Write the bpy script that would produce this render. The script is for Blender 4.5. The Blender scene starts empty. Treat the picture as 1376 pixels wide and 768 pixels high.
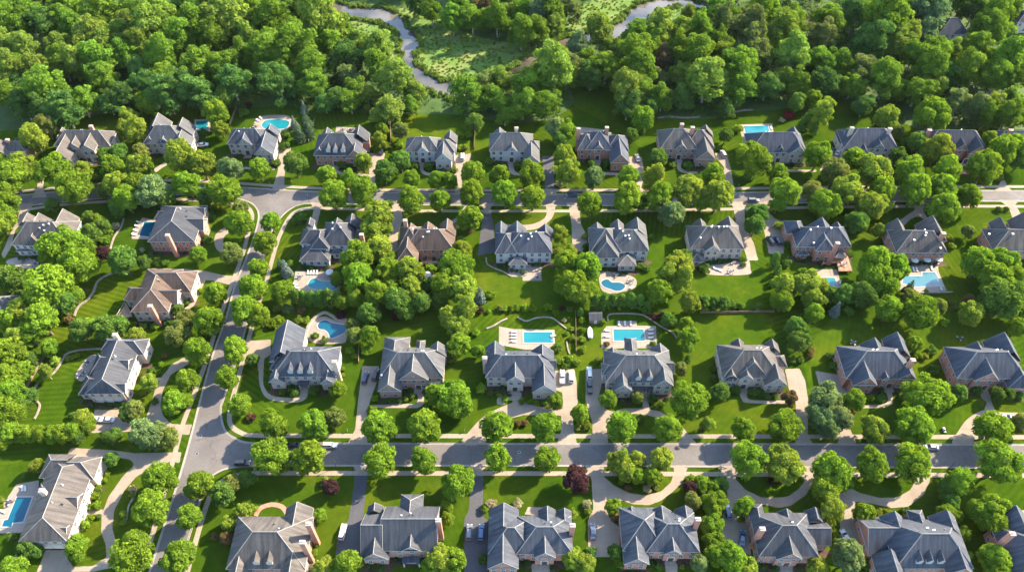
import bpy, math, random
import numpy as np
from mathutils import Vector
R = math.radians
random.seed(7)
scene = bpy.context.scene
COL = scene.collection

# ------------------------------------------------------------------ camera
W0, H0 = 1376.0, 768.0
FPX, CAMH, TH = 1071.0, 227.0, R(50.0)
CT, ST = math.cos(TH), math.sin(TH)
cam_d = bpy.data.cameras.new("camera")
cam_d.sensor_fit = 'HORIZONTAL'
cam_d.sensor_width = 36.0
cam_d.lens = 36.0 * FPX / W0
cam_d.clip_end = 3000
cam_d.clip_start = 1.0
cam = bpy.data.objects.new("camera", cam_d)
COL.objects.link(cam)
cam.location = (0, 0, CAMH)
cam.rotation_euler = (math.pi / 2 - TH, 0, 0)
scene.camera = cam

def ray(px, py):
    u = px - W0 / 2
    v = py - H0 / 2
    return (u / FPX, CT - v / FPX * ST, -ST - v / FPX * CT)

def P(px, py, z=0.0):
    """world point at height z that the photograph shows at a pixel"""
    d = ray(px, py)
    t = (z - CAMH) / d[2]
    return Vector((d[0] * t, d[1] * t, z))

def mpp(px, py, z=0.0):
    return P(px + 1, py, z).x - P(px, py, z).x

class FR:
    """a zoomed frame of the photograph: origin and scale"""
    def __init__(s, ox, oy, k):
        s.ox, s.oy, s.k = ox, oy, k
    def __call__(s, x, y):
        return (s.ox + x / s.k, s.oy + y / s.k)
    def P(s, x, y, z=0.0):
        return P(*s(x, y), z)

K = 3.84
T = {(a, b): FR(a, b, K) for a in (0, 340, 690, 1026) for b in (0, 120, 250, 420, 568)}

# ------------------------------------------------------------------ materials
def newmat(name):
    m = bpy.data.materials.new(name)
    m.use_nodes = True
    nt = m.node_tree
    b = nt.nodes["Principled BSDF"]
    return m, nt, b

def nd(nt, typ, **kw):
    n = nt.nodes.new(typ)
    for k, v in kw.items():
        setattr(n, k, v)
    return n

def ramp(nt, fac, stops):
    r = nd(nt, "ShaderNodeValToRGB")
    els = r.color_ramp.elements
    while len(els) < len(stops):
        els.new(0.5)
    for e, (p, c) in zip(els, stops):
        e.position = p
        e.color = (*c, 1)
    nt.links.new(fac, r.inputs[0])
    return r.outputs[0]

def noise(nt, vec, scale, detail=4, rough=0.55):
    n = nd(nt, "ShaderNodeTexNoise")
    n.inputs["Scale"].default_value = scale
    n.inputs["Detail"].default_value = detail
    n.inputs["Roughness"].default_value = rough
    if vec is not None:
        nt.links.new(vec, n.inputs["Vector"])
    return n.outputs["Fac"]

def mix(nt, fac, a, b, mode='MIX'):
    m = nd(nt, "ShaderNodeMix", data_type='RGBA', blend_type=mode)
    for i, v in ((0, fac), (6, a), (7, b)):
        if isinstance(v, (int, float)):
            m.inputs[i].default_value = v
        elif isinstance(v, tuple):
            m.inputs[i].default_value = (*v, 1)
        else:
            nt.links.new(v, m.inputs[i])
    return m.outputs[2]

def geopos(nt):
    return nd(nt, "ShaderNodeNewGeometry").outputs["Position"]

def simple(name, col, rough=0.7, spec=0.3, metal=0.0):
    m, nt, b = newmat(name)
    b.inputs["Base Color"].default_value = (*col, 1)
    b.inputs["Roughness"].default_value = rough
    b.inputs["Specular IOR Level"].default_value = spec
    b.inputs["Metallic"].default_value = metal
    return m

def noisy(name, stops, scale, scale2=None, rough=0.85, bump=0.0, coord='pos', fine=0.25):
    m, nt, b = newmat(name)
    vec = geopos(nt) if coord == 'pos' else nd(nt, "ShaderNodeTexCoord").outputs["Object"]
    c = ramp(nt, noise(nt, vec, scale), stops)
    f = noise(nt, vec, scale2 or scale * 7, 5, 0.7)
    c2 = mix(nt, fine, c, ramp(nt, f, [(0.25, (0.3, 0.3, 0.3)), (0.75, (1.55, 1.55, 1.55))]), 'MULTIPLY')
    nt.links.new(c2, b.inputs["Base Color"])
    b.inputs["Roughness"].default_value = rough
    b.inputs["Specular IOR Level"].default_value = 0.2
    if bump:
        bp = nd(nt, "ShaderNodeBump")
        bp.inputs["Strength"].default_value = bump
        nt.links.new(f, bp.inputs["Height"])
        nt.links.new(bp.outputs[0], b.inputs["Normal"])
    return m

def lawn_mat():
    m, nt, b = newmat("lawn_grass")
    pos = geopos(nt)
    big = noise(nt, pos, 0.035, 3)
    mid = noise(nt, pos, 0.35, 4)
    fine = noise(nt, pos, 2.6, 5, 0.75)
    c = ramp(nt, big, [(0.3, (0.0194, 0.0474, 0.0030)), (0.5, (0.0304, 0.0596, 0.0037)), (0.72, (0.0517, 0.0718, 0.0049))])
    c = mix(nt, 0.5, c, ramp(nt, mid, [(0.3, (0.62, 0.68, 0.6)), (0.7, (1.35, 1.25, 1.2))]), 'MULTIPLY')
    c = mix(nt, 0.55, c, ramp(nt, fine, [(0.3, (0.5, 0.5, 0.5)), (0.7, (1.45, 1.45, 1.4))]), 'MULTIPLY')
    # mower stripes, direction changing from lot to lot
    lot = nd(nt, "ShaderNodeTexVoronoi", feature='F1')
    lot.inputs["Scale"].default_value = 0.022
    nt.links.new(pos, lot.inputs["Vector"])
    sep = nd(nt, "ShaderNodeSeparateColor")
    nt.links.new(lot.outputs["Color"], sep.inputs[0])
    rot = nd(nt, "ShaderNodeVectorRotate", rotation_type='Z_AXIS')
    nt.links.new(pos, rot.inputs["Vector"])
    mul = nd(nt, "ShaderNodeMath", operation='MULTIPLY')
    mul.inputs[1].default_value = 3.1
    nt.links.new(sep.outputs[0], mul.inputs[0])
    nt.links.new(mul.outputs[0], rot.inputs["Angle"])
    wv = nd(nt, "ShaderNodeTexWave")
    wv.inputs["Scale"].default_value = 0.16
    wv.inputs["Distortion"].default_value = 0.6
    nt.links.new(rot.outputs[0], wv.inputs["Vector"])
    st = ramp(nt, wv.outputs["Fac"], [(0.35, (0.78, 0.82, 0.8)), (0.65, (1.2, 1.16, 1.1))])
    c = mix(nt, sep.outputs[1], c, mix(nt, 0.8, c, st, 'MULTIPLY'))
    dry = noise(nt, pos, 0.11, 6, 0.65)
    c = mix(nt, ramp(nt, dry, [(0.60, (0, 0, 0)), (0.78, (0.55, 0.55, 0.55))]), c, (0.095, 0.085, 0.014))
    c = mix(nt, 0.5, c, ramp(nt, sep.outputs[2], [(0.1, (0.7, 0.74, 0.7)), (0.9, (1.3, 1.2, 1.15))]), 'MULTIPLY')
    nt.links.new(c, b.inputs["Base Color"])
    b.inputs["Roughness"].default_value = 0.9
    b.inputs["Specular IOR Level"].default_value = 0.0
    bp = nd(nt, "ShaderNodeBump")
    bp.inputs["Strength"].default_value = 0.6
    bp.inputs["Distance"].default_value = 0.3
    nt.links.new(fine, bp.inputs["Height"])
    nt.links.new(bp.outputs[0], b.inputs["Normal"])
    return m

def roof_mat(name, base, dark, light):
    m, nt, b = newmat(name)
    g = nd(nt, "ShaderNodeNewGeometry")
    ps = nd(nt, "ShaderNodeSeparateXYZ")
    nt.links.new(g.outputs["Position"], ps.inputs[0])
    ns = nd(nt, "ShaderNodeSeparateXYZ")
    nt.links.new(g.outputs["True Normal"], ns.inputs[0])
    ab = nd(nt, "ShaderNodeMath", operation='ABSOLUTE')
    nt.links.new(ns.outputs[0], ab.inputs[0])
    gt = nd(nt, "ShaderNodeMath", operation='GREATER_THAN')
    nt.links.new(ab.outputs[0], gt.inputs[0])
    gt.inputs[1].default_value = 0.3
    u = nd(nt, "ShaderNodeMix", data_type='FLOAT')
    nt.links.new(gt.outputs[0], u.inputs[0])
    nt.links.new(ps.outputs[0], u.inputs[2])
    nt.links.new(ps.outputs[1], u.inputs[3])
    zz = nd(nt, "ShaderNodeMath", operation='MULTIPLY')
    nt.links.new(ps.outputs[2], zz.inputs[0])
    zz.inputs[1].default_value = 0.12
    cb = nd(nt, "ShaderNodeCombineXYZ")
    nt.links.new(u.outputs[0], cb.inputs[0])
    nt.links.new(zz.outputs[0], cb.inputs[1])
    streak = noise(nt, cb.outputs[0], 0.9, 5, 0.65)
    dark = tuple(v * .78 for v in dark); light = tuple(v * 1.2 for v in light)
    c = ramp(nt, streak, [(0.32, dark), (0.5, base), (0.68, light)])
    # shingle courses and single tabs
    cz = nd(nt, "ShaderNodeCombineXYZ")
    z2 = nd(nt, "ShaderNodeMath", operation='MULTIPLY')
    nt.links.new(ps.outputs[2], z2.inputs[0])
    z2.inputs[1].default_value = 1.6
    nt.links.new(u.outputs[0], cz.inputs[0])
    nt.links.new(z2.outputs[0], cz.inputs[1])
    br = nd(nt, "ShaderNodeTexBrick")
    br.inputs["Scale"].default_value = 1.6
    br.inputs["Color1"].default_value = (0.8, 0.8, 0.8, 1)
    br.inputs["Color2"].default_value = (1.18, 1.17, 1.15, 1)
    br.inputs["Mortar"].default_value = (0.6, 0.6, 0.6, 1)
    br.inputs["Mortar Size"].default_value = 0.02
    nt.links.new(cz.outputs[0], br.inputs["Vector"])
    c = mix(nt, 0.55, c, br.outputs["Color"], 'MULTIPLY')
    f = noise(nt, g.outputs["Position"], 3.5, 4, 0.7)
    c = mix(nt, 0.5, c, ramp(nt, f, [(0.3, (0.65, 0.65, 0.66)), (0.7, (1.35, 1.34, 1.3))]), 'MULTIPLY')
    nt.links.new(c, b.inputs["Base Color"])
    pat = noise(nt, g.outputs["Position"], 0.16, 3, 0.6)
    c2 = mix(nt, 0.55, c, ramp(nt, pat, [(0.35, (0.78, 0.79, 0.82)), (0.65, (1.2, 1.18, 1.14))]), 'MULTIPLY')
    nt.links.new(c2, b.inputs["Base Color"])
    b.inputs["Roughness"].default_value = 0.85
    b.inputs["Specular IOR Level"].default_value = 0.25
    return m

def brick_mat(name, c1, c2, mortar, scale=2.2):
    m, nt, b = newmat(name)
    g = nd(nt, "ShaderNodeNewGeometry")
    ps = nd(nt, "ShaderNodeSeparateXYZ")
    nt.links.new(g.outputs["Position"], ps.inputs[0])
    ns = nd(nt, "ShaderNodeMath", operation='ADD')
    nt.links.new(ps.outputs[0], ns.inputs[0])
    nt.links.new(ps.outputs[1], ns.inputs[1])
    cb = nd(nt, "ShaderNodeCombineXYZ")
    nt.links.new(ns.outputs[0], cb.inputs[0])
    nt.links.new(ps.outputs[2], cb.inputs[1])
    br = nd(nt, "ShaderNodeTexBrick")
    br.inputs["Scale"].default_value = scale
    br.inputs["Color1"].default_value = (*c1, 1)
    br.inputs["Color2"].default_value = (*c2, 1)
    br.inputs["Mortar"].default_value = (*mortar, 1)
    br.inputs["Mortar Size"].default_value = 0.012
    nt.links.new(cb.outputs[0], br.inputs["Vector"])
    f = noise(nt, g.outputs["Position"], 0.7, 5, 0.7)
    c = mix(nt, 0.6, br.outputs["Color"], ramp(nt, f, [(0.3, (0.66, 0.66, 0.68)), (0.7, (1.3, 1.28, 1.25))]), 'MULTIPLY')
    nt.links.new(c, b.inputs["Base Color"])
    b.inputs["Roughness"].default_value = 0.9
    return m

def leaf_mat(name, trans=0.3):
    m = bpy.data.materials.new(name)
    m.use_nodes = True
    nt = m.node_tree
    nt.nodes.clear()
    oi = nd(nt, "ShaderNodeObjectInfo")
    at = nd(nt, "ShaderNodeAttribute", attribute_name="tint")
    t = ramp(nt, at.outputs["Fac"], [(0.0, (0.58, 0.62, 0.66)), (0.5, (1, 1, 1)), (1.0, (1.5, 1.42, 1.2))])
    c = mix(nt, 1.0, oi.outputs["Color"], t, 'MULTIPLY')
    hs = nd(nt, "ShaderNodeHueSaturation")
    mr = nd(nt, "ShaderNodeMapRange")
    mr.inputs[3].default_value = 0.494
    mr.inputs[4].default_value = 0.508
    nt.links.new(oi.outputs["Random"], mr.inputs[0])
    nt.links.new(mr.outputs[0], hs.inputs["Hue"])
    mv = nd(nt, "ShaderNodeMapRange")
    mv.inputs[3].default_value = 0.88
    mv.inputs[4].default_value = 1.14
    nt.links.new(oi.outputs["Random"], mv.inputs[0])
    nt.links.new(mv.outputs[0], hs.inputs["Value"])
    nt.links.new(c, hs.inputs["Color"])
    d = nd(nt, "ShaderNodeBsdfDiffuse")
    tr = nd(nt, "ShaderNodeBsdfTranslucent")
    nt.links.new(hs.outputs[0], d.inputs[0])
    tc = mix(nt, 1.0, hs.outputs[0], (1.25, 1.2, 0.5), 'MULTIPLY')
    nt.links.new(tc, tr.inputs[0])
    ms = nd(nt, "ShaderNodeMixShader")
    ms.inputs[0].default_value = trans
    nt.links.new(d.outputs[0], ms.inputs[1])
    nt.links.new(tr.outputs[0], ms.inputs[2])
    out = nd(nt, "ShaderNodeOutputMaterial")
    nt.links.new(ms.outputs[0], out.inputs[0])
    return m

def water_mat(name, shallow, deep, rough=0.04, scale=0.12, bump=0.05, bscale=3.0):
    m, nt, b = newmat(name)
    pos = geopos(nt)
    c = ramp(nt, noise(nt, pos, scale, 3), [(0.35, deep), (0.65, shallow)])
    nt.links.new(c, b.inputs["Base Color"])
    b.inputs["Roughness"].default_value = rough
    b.inputs["Specular IOR Level"].default_value = 0.5
    bp = nd(nt, "ShaderNodeBump")
    bp.inputs["Strength"].default_value = bump
    bp.inputs["Distance"].default_value = 0.1
    nt.links.new(noise(nt, pos, bscale, 3), bp.inputs["Height"])
    nt.links.new(bp.outputs[0], b.inputs["Normal"])
    return m

def asphalt_mat(name, base):
    m, nt, b = newmat(name)
    pos = geopos(nt)
    a, h = tuple(x * 0.8 for x in base), tuple(x * 1.22 for x in base)
    c = ramp(nt, noise(nt, pos, 0.09, 5, 0.6), [(0.3, a), (0.5, base), (0.7, h)])
    c = mix(nt, 0.45, c, ramp(nt, noise(nt, pos, 1.5, 6, 0.75), [(0.3, (0.65, 0.65, 0.65)), (0.7, (1.35, 1.35, 1.35))]), 'MULTIPLY')
    # sealed cracks and oil marks
    vo = nd(nt, "ShaderNodeTexVoronoi", feature='DISTANCE_TO_EDGE')
    vo.inputs["Scale"].default_value = 0.11
    wob = nd(nt, "ShaderNodeVectorMath", operation='ADD')
    nz = nd(nt, "ShaderNodeTexNoise")
    nz.inputs["Scale"].default_value = 0.4
    nt.links.new(pos, nz.inputs["Vector"])
    sc = nd(nt, "ShaderNodeVectorMath", operation='SCALE')
    nt.links.new(nz.outputs["Color"], sc.inputs[0])
    sc.inputs[3].default_value = 3.0
    nt.links.new(pos, wob.inputs[0])
    nt.links.new(sc.outputs[0], wob.inputs[1])
    nt.links.new(wob.outputs[0], vo.inputs["Vector"])
    crack = ramp(nt, vo.outputs["Distance"], [(0.004, (0.72, 0.72, 0.72)), (0.014, (1, 1, 1))])
    c = mix(nt, 0.8, c, crack, 'MULTIPLY')
    nt.links.new(c, b.inputs["Base Color"])
    b.inputs["Roughness"].default_value = 0.85
    b.inputs["Specular IOR Level"].default_value = 0.25
    return m

def concrete_mat(name, base, joint=1.6):
    m, nt, b = newmat(name)
    pos = geopos(nt)
    a, h = tuple(x * 0.84 for x in base), tuple(x * 1.14 for x in base)
    c = ramp(nt, noise(nt, pos, 0.16, 5, 0.6), [(0.3, a), (0.5, base), (0.7, h)])
    c = mix(nt, 0.4, c, ramp(nt, noise(nt, pos, 2.2, 5, 0.7), [(0.3, (0.72, 0.72, 0.72)), (0.7, (1.24, 1.24, 1.22))]), 'MULTIPLY')
    br = nd(nt, "ShaderNodeTexBrick", offset=0.0)
    br.inputs["Scale"].default_value = 1.0
    br.inputs["Brick Width"].default_value = joint
    br.inputs["Row Height"].default_value = joint
    br.inputs["Mortar Size"].default_value = 0.05
    br.inputs["Color1"].default_value = (0.94, 0.94, 0.95, 1)
    br.inputs["Color2"].default_value = (1.05, 1.05, 1.04, 1)
    br.inputs["Mortar"].default_value = (0.66, 0.65, 0.63, 1)
    nt.links.new(pos, br.inputs["Vector"])
    c = mix(nt, 0.7, c, br.outputs["Color"], 'MULTIPLY')
    nt.links.new(c, b.inputs["Base Color"])
    b.inputs["Roughness"].default_value = 0.9
    b.inputs["Specular IOR Level"].default_value = 0.2
    return m

M = {}
M['lawn'] = lawn_mat()
M['woodfloor'] = noisy("woodland_floor", [(0.3, (0.0240, 0.0520, 0.0096)), (0.6, (0.0400, 0.0760, 0.0144)), (0.8, (0.0640, 0.0800, 0.0240))], 0.15, bump=0.5)
M['meadow'] = noisy("marsh_meadow", [(0.28, (0.0539, 0.1115, 0.0171)), (0.5, (0.0783, 0.1338, 0.0220)), (0.6, (0.1175, 0.1450, 0.0367)), (0.75, (0.1616, 0.1506, 0.0588))], 0.06, 0.9, bump=0.8, fine=0.7)
M['mud'] = noisy("river_mud", [(0.3, (0.0960, 0.0720, 0.0480)), (0.7, (0.1760, 0.1360, 0.0960))], 0.3)
M['asphalt'] = asphalt_mat("road_asphalt", (0.0976, 0.0904, 0.0856))
M['darkasphalt'] = asphalt_mat("drive_asphalt", (0.0496, 0.0512, 0.0576))
M['concrete'] = concrete_mat("sidewalk_concrete", (0.2160, 0.1800, 0.1400))
M['drive'] = concrete_mat("driveway_concrete", (0.2000, 0.1640, 0.1264), 4.2)
M['kerb'] = noisy("kerb_concrete", [(0.3, (0.1760, 0.1600, 0.1400)), (0.7, (0.2480, 0.2280, 0.2000))], 0.4)
M['patio'] = concrete_mat("patio_stone", (0.2160, 0.1800, 0.1480), 1.1)
M['mulch'] = noisy("mulch", [(0.3, (0.028, 0.018, 0.012)), (0.7, (0.075, 0.045, 0.03))], 0.9, bump=0.5)
M['stone'] = noisy("border_stone", [(0.3, (0.1360, 0.1160, 0.0920)), (0.7, (0.2480, 0.2160, 0.1760))], 0.9)
M['wood'] = noisy("weathered_wood", [(0.3, (0.10, 0.07, 0.05)), (0.7, (0.2, 0.14, 0.1))], 0.6)
M['deckwood'] = noisy("deck_boards", [(0.3, (0.20, 0.11, 0.07)), (0.7, (0.32, 0.2, 0.13))], 0.9)
M['bark'] = noisy("bark", [(0.3, (0.07, 0.05, 0.035)), (0.7, (0.17, 0.13, 0.1))], 1.5, coord='obj')
M['palebark'] = noisy("pale_bark", [(0.3, (0.25, 0.22, 0.18)), (0.7, (0.45, 0.42, 0.36))], 1.5, coord='obj')
M['leaf'] = leaf_mat("leaves", 0.45)
M['needle'] = leaf_mat("needles", 0.12)
M['slate'] = roof_mat("slate_blue_shingle", (0.0418, 0.0488, 0.0632), (0.0308, 0.0363, 0.0488), (0.0573, 0.0643, 0.0778))
M['grey'] = roof_mat("grey_shingle", (0.0617, 0.0643, 0.0686), (0.0468, 0.0494, 0.0541), (0.0798, 0.0821, 0.0857))
M['browngrey'] = roof_mat("brown_grey_shingle", (0.0666, 0.0602, 0.0563), (0.0474, 0.0435, 0.0416), (0.0883, 0.0806, 0.0742))
M['brown'] = roof_mat("brown_shingle", (0.0672, 0.0461, 0.0358), (0.0480, 0.0333, 0.0269), (0.0896, 0.0640, 0.0499))
M['dark'] = roof_mat("charcoal_shingle", (0.0385, 0.0422, 0.0508), (0.0286, 0.0315, 0.0396), (0.0523, 0.0565, 0.0640))
M['redbrick'] = brick_mat("red_brick", (0.2759, 0.1155, 0.0755), (0.3511, 0.1588, 0.1098), (0.3511, 0.2598, 0.2128))
M['tanbrick'] = brick_mat("tan_brick", (0.3696, 0.2728, 0.2024), (0.4400, 0.3432, 0.2640), (0.4400, 0.3960, 0.3432))
M['brownbrick'] = brick_mat("brown_brick", (0.2464, 0.1426, 0.1047), (0.3168, 0.1980, 0.1496), (0.3696, 0.3010, 0.2543))
M['greystone'] = brick_mat("grey_stone", (0.2904, 0.2552, 0.2200), (0.4224, 0.3784, 0.3256), (0.3960, 0.3696, 0.3344), 1.1)
M['fieldstone'] = brick_mat("field_stone", (0.2640, 0.1936, 0.1584), (0.4840, 0.4136, 0.3520), (0.4224, 0.3872, 0.3344), 1.3)
M['white'] = noisy("white_siding", [(0.3, (0.3536, 0.3536, 0.3468)), (0.7, (0.4216, 0.4216, 0.4080))], 0.5, rough=0.7)
M['trim'] = simple("white_trim", (0.4000, 0.3920, 0.3720), 0.5)
M['cap'] = noisy("ridge_cap", [(0.3, (0.1440, 0.1400, 0.1320)), (0.7, (0.2240, 0.2160, 0.2000))], 0.8)
M['glass'] = simple("window_glass", (0.03, 0.045, 0.06), 0.06, 0.7)
M['door'] = simple("door_paint", (0.055, 0.035, 0.03), 0.4)
M['garage'] = simple("garage_panel", (0.4960, 0.4800, 0.4480), 0.5)
M['flashing'] = simple("flashing_metal", (0.55, 0.55, 0.55), 0.4, metal=0.6)
M['pool'] = water_mat("pool_water", (0.0090, 0.1378, 0.1640), (0.0051, 0.1075, 0.1378), bump=0.12)
M['pooldeep'] = water_mat("pool_water_deep", (0.0019, 0.0706, 0.1115), (0.0013, 0.0504, 0.0886), bump=0.12)
M['poolpale'] = water_mat("pool_water_pale", (0.0416, 0.1344, 0.1640), (0.0256, 0.1075, 0.1378), bump=0.12)
M['river'] = water_mat("river_water", (0.105, 0.090, 0.066), (0.016, 0.016, 0.011), 0.03, 0.045, 0.03, 0.5)
M['river'].node_tree.nodes['Principled BSDF'].inputs['IOR'].default_value = 1.6
M['coping'] = simple("pool_coping", (0.2880, 0.2520, 0.2160), 0.7)
M['tyre'] = simple("tyre_rubber", (0.015, 0.015, 0.016), 0.8)
M['rim'] = simple("wheel_rim", (0.45, 0.45, 0.46), 0.3, metal=0.8)
M['carglass'] = simple("car_glass", (0.02, 0.03, 0.04), 0.05, 0.8)
M['lamp'] = simple("headlight_glass", (0.75, 0.75, 0.72), 0.1, 0.8)
M['tail'] = simple("tail_light_glass", (0.35, 0.02, 0.015), 0.2, 0.6)
M['canvas'] = simple("white_canvas", (0.4160, 0.4000, 0.3760), 0.85)
M['blueframe'] = simple("dark_furniture", (0.05, 0.055, 0.075), 0.6)
M['metalpost'] = simple("dark_metal", (0.04, 0.042, 0.045), 0.45, metal=0.5)
M['hydrant'] = simple("hydrant_paint", (0.42, 0.05, 0.03), 0.5)
def paint(name, col):
    m, nt, b = newmat(name)
    b.inputs["Base Color"].default_value = (*col, 1)
    b.inputs["Roughness"].default_value = 0.28
    b.inputs["Coat Weight"].default_value = 0.6
    b.inputs["Coat Roughness"].default_value = 0.06
    return m
PAINT = {'white': paint("white_paint", (0.5, 0.5, 0.49)), 'silver': paint("silver_paint", (0.30, 0.31, 0.325)),
         'black': paint("black_paint", (0.015, 0.017, 0.02)), 'navy': paint("navy_paint", (0.02, 0.035, 0.07)),
         'grey': paint("grey_paint", (0.11, 0.12, 0.135)), 'blue': paint("blue_paint", (0.035, 0.085, 0.18)),
         'red': paint("red_paint", (0.30, 0.04, 0.04))}

# ------------------------------------------------------------------ mesh helpers
class MB:
    def __init__(s):
        s.v, s.f, s.mi = [], [], []
    def face(s, pts, mi=0):
        i = len(s.v)
        s.v += [tuple(p) for p in pts]
        s.f.append(tuple(range(i, i + len(pts))))
        s.mi.append(mi)
    def box(s, x0, x1, y0, y1, z0, z1, mi=0):
        i = len(s.v)
        s.v += [(x0, y0, z0), (x1, y0, z0), (x1, y1, z0), (x0, y1, z0), (x0, y0, z1), (x1, y0, z1), (x1, y1, z1), (x0, y1, z1)]
        for q in ((0, 3, 2, 1), (4, 5, 6, 7), (0, 1, 5, 4), (1, 2, 6, 5), (2, 3, 7, 6), (3, 0, 4, 7)):
            s.f.append(tuple(i + k for k in q)); s.mi.append(mi)
    def hexa(s, b, t, mi=0):
        """eight corners: four below, four above, same order"""
        i = len(s.v)
        s.v += [tuple(p) for p in b] + [tuple(p) for p in t]
        for q in ((0, 3, 2, 1), (4, 5, 6, 7), (0, 1, 5, 4), (1, 2, 6, 5), (2, 3, 7, 6), (3, 0, 4, 7)):
            s.f.append(tuple(i + k for k in q)); s.mi.append(mi)
    def tube(s, pts, rad, n=6, mi=0, cap=True):
        rings = []
        for k, p in enumerate(pts):
            p = Vector(p)
            a = Vector(pts[max(k - 1, 0)]); c = Vector(pts[min(k + 1, len(pts) - 1)])
            d = (c - a).normalized()
            u = d.cross(Vector((0, 0, 1)) if abs(d.z) < 0.95 else Vector((1, 0, 0))).normalized()
            w = d.cross(u)
            r = rad[k] if isinstance(rad, (list, tuple)) else rad
            i = len(s.v)
            for j in range(n):
                t = 2 * math.pi * j / n
                s.v.append(tuple(p + u * math.cos(t) * r + w * math.sin(t) * r))
            rings.append(i)
        for a, b in zip(rings, rings[1:]):
            for j in range(n):
                s.f.append((a + j, a + (j + 1) % n, b + (j + 1) % n, b + j)); s.mi.append(mi)
        if cap:
            s.f.append(tuple(rings[0] + j for j in range(n))[::-1]); s.mi.append(mi)
            s.f.append(tuple(rings[-1] + j for j in range(n))); s.mi.append(mi)
    def mesh(s, name, mats):
        me = bpy.data.meshes.new(name)
        me.from_pydata(s.v, [], s.f)
        for m in (mats if isinstance(mats, (list, tuple)) else [mats]):
            me.materials.append(m)
        if any(s.mi):
            me.polygons.foreach_set("material_index", s.mi)
        me.update()
        return me
    def build(s, name, mats, parent=None, loc=None):
        if not s.f:
            return None
        return link(name, s.mesh(name, mats), parent, loc)

def link(name, me, parent=None, loc=None):
    o = bpy.data.objects.new(name, me)
    COL.objects.link(o)
    if parent is not None:
        o.parent = parent
    if loc is not None:
        o.location = loc
    return o

def tag(o, label=None, cat=None, group=None, kind=None):
    if label: o["label"] = label
    if cat: o["category"] = cat
    if group: o["group"] = group
    if kind: o["kind"] = kind
    return o

def empty(name, loc, label=None, cat=None, group=None, rz=0.0):
    o = bpy.data.objects.new(name, None)
    COL.objects.link(o)
    o.location = loc
    o.rotation_euler = (0, 0, rz)
    o.empty_display_size = 0.5
    return tag(o, label, cat, group)

from mathutils.geometry import tessellate_polygon
def area(p):
    return sum(a[0] * b[1] - b[0] * a[1] for a, b in zip(p, p[1:] + p[:1]))
def smooth(pts, closed=True, n=4):
    """Catmull-Rom through the points"""
    out = []
    m = len(pts)
    for i in range(m if closed else m - 1):
        p0 = pts[(i - 1) % m] if closed or i > 0 else pts[i]
        p1, p2 = pts[i], pts[(i + 1) % m]
        p3 = pts[(i + 2) % m] if closed or i + 2 < m else p2
        for k in range(n):
            t = k / n
            out.append(tuple(0.5 * (2 * b + (c - a) * t + (2 * a - 5 * b + 4 * c - d) * t * t + (3 * b - a - 3 * c + d) * t ** 3)
                             for a, b, c, d in zip(p0, p1, p2, p3)))
    if not closed:
        out.append(tuple(pts[-1]))
    return out
def sheet(mb, poly, z, skirt=0.0):
    poly = [(p[0], p[1]) for p in poly]
    if area(poly) < 0:
        poly = poly[::-1]
    i = len(mb.v)
    mb.v += [(x, y, z) for x, y in poly]
    for t in tessellate_polygon([[Vector((x, y, 0)) for x, y in poly]]):
        a, b, c = t
        ax, ay = poly[a]; bx, by = poly[b]; cx, cy = poly[c]
        if (bx - ax) * (cy - ay) - (by - ay) * (cx - ax) < 0:
            b, c = c, b
        mb.f.append((i + a, i + b, i + c)); mb.mi.append(0)
    if skirt:
        n = len(poly)
        j = len(mb.v)
        mb.v += [(x, y, z - skirt) for x, y in poly]
        for k in range(n):
            q = (k + 1) % n
            mb.f.append((j + k, j + q, i + q, i + k)); mb.mi.append(0)
def inside(x, y, poly):
    c = False
    n = len(poly)
    for i in range(n):
        x1, y1 = poly[i][0], poly[i][1]; x2, y2 = poly[i - 1][0], poly[i - 1][1]
        if (y1 > y) != (y2 > y) and x < (x2 - x1) * (y - y1) / (y2 - y1) + x1:
            c = not c
    return c
def offset_line(pts, d):
    out = []
    for i, p in enumerate(pts):
        a = pts[max(i - 1, 0)]; b = pts[min(i + 1, len(pts) - 1)]
        dx, dy = b[0] - a[0], b[1] - a[1]
        L = math.hypot(dx, dy) or 1
        out.append((p[0] - dy / L * d, p[1] + dx / L * d))
    return out
def resample(pts, step):
    out = [pts[0]]
    acc = 0.0
    for a, b in zip(pts, pts[1:]):
        L = math.hypot(b[0] - a[0], b[1] - a[1])
        n = max(1, int(round(L / step)))
        for k in range(1, n + 1):
            out.append((a[0] + (b[0] - a[0]) * k / n, a[1] + (b[1] - a[1]) * k / n))
    return out
def band(pts, w0, w1):
    """polygon between two offsets of a line"""
    return offset_line(pts, w0) + offset_line(pts, w1)[::-1]
def pline(pix, fr=None):
    q = [(fr.P(x, y) if fr else P(x, y)) for x, y in pix]
    return [(a.x, a.y) for a in q]
# ------------------------------------------------------------------ ground, roads, walks
def big_sheet(name, mat, x0, x1, y0, y1, z):
    mb = MB(); mb.face([(x0, y0, z), (x1, y0, z), (x1, y1, z), (x0, y1, z)])
    return tag(mb.build(name, mat), kind='structure')
big_sheet("ground", M['lawn'], -1400, 1400, -300, 2600, 0.0)

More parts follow.
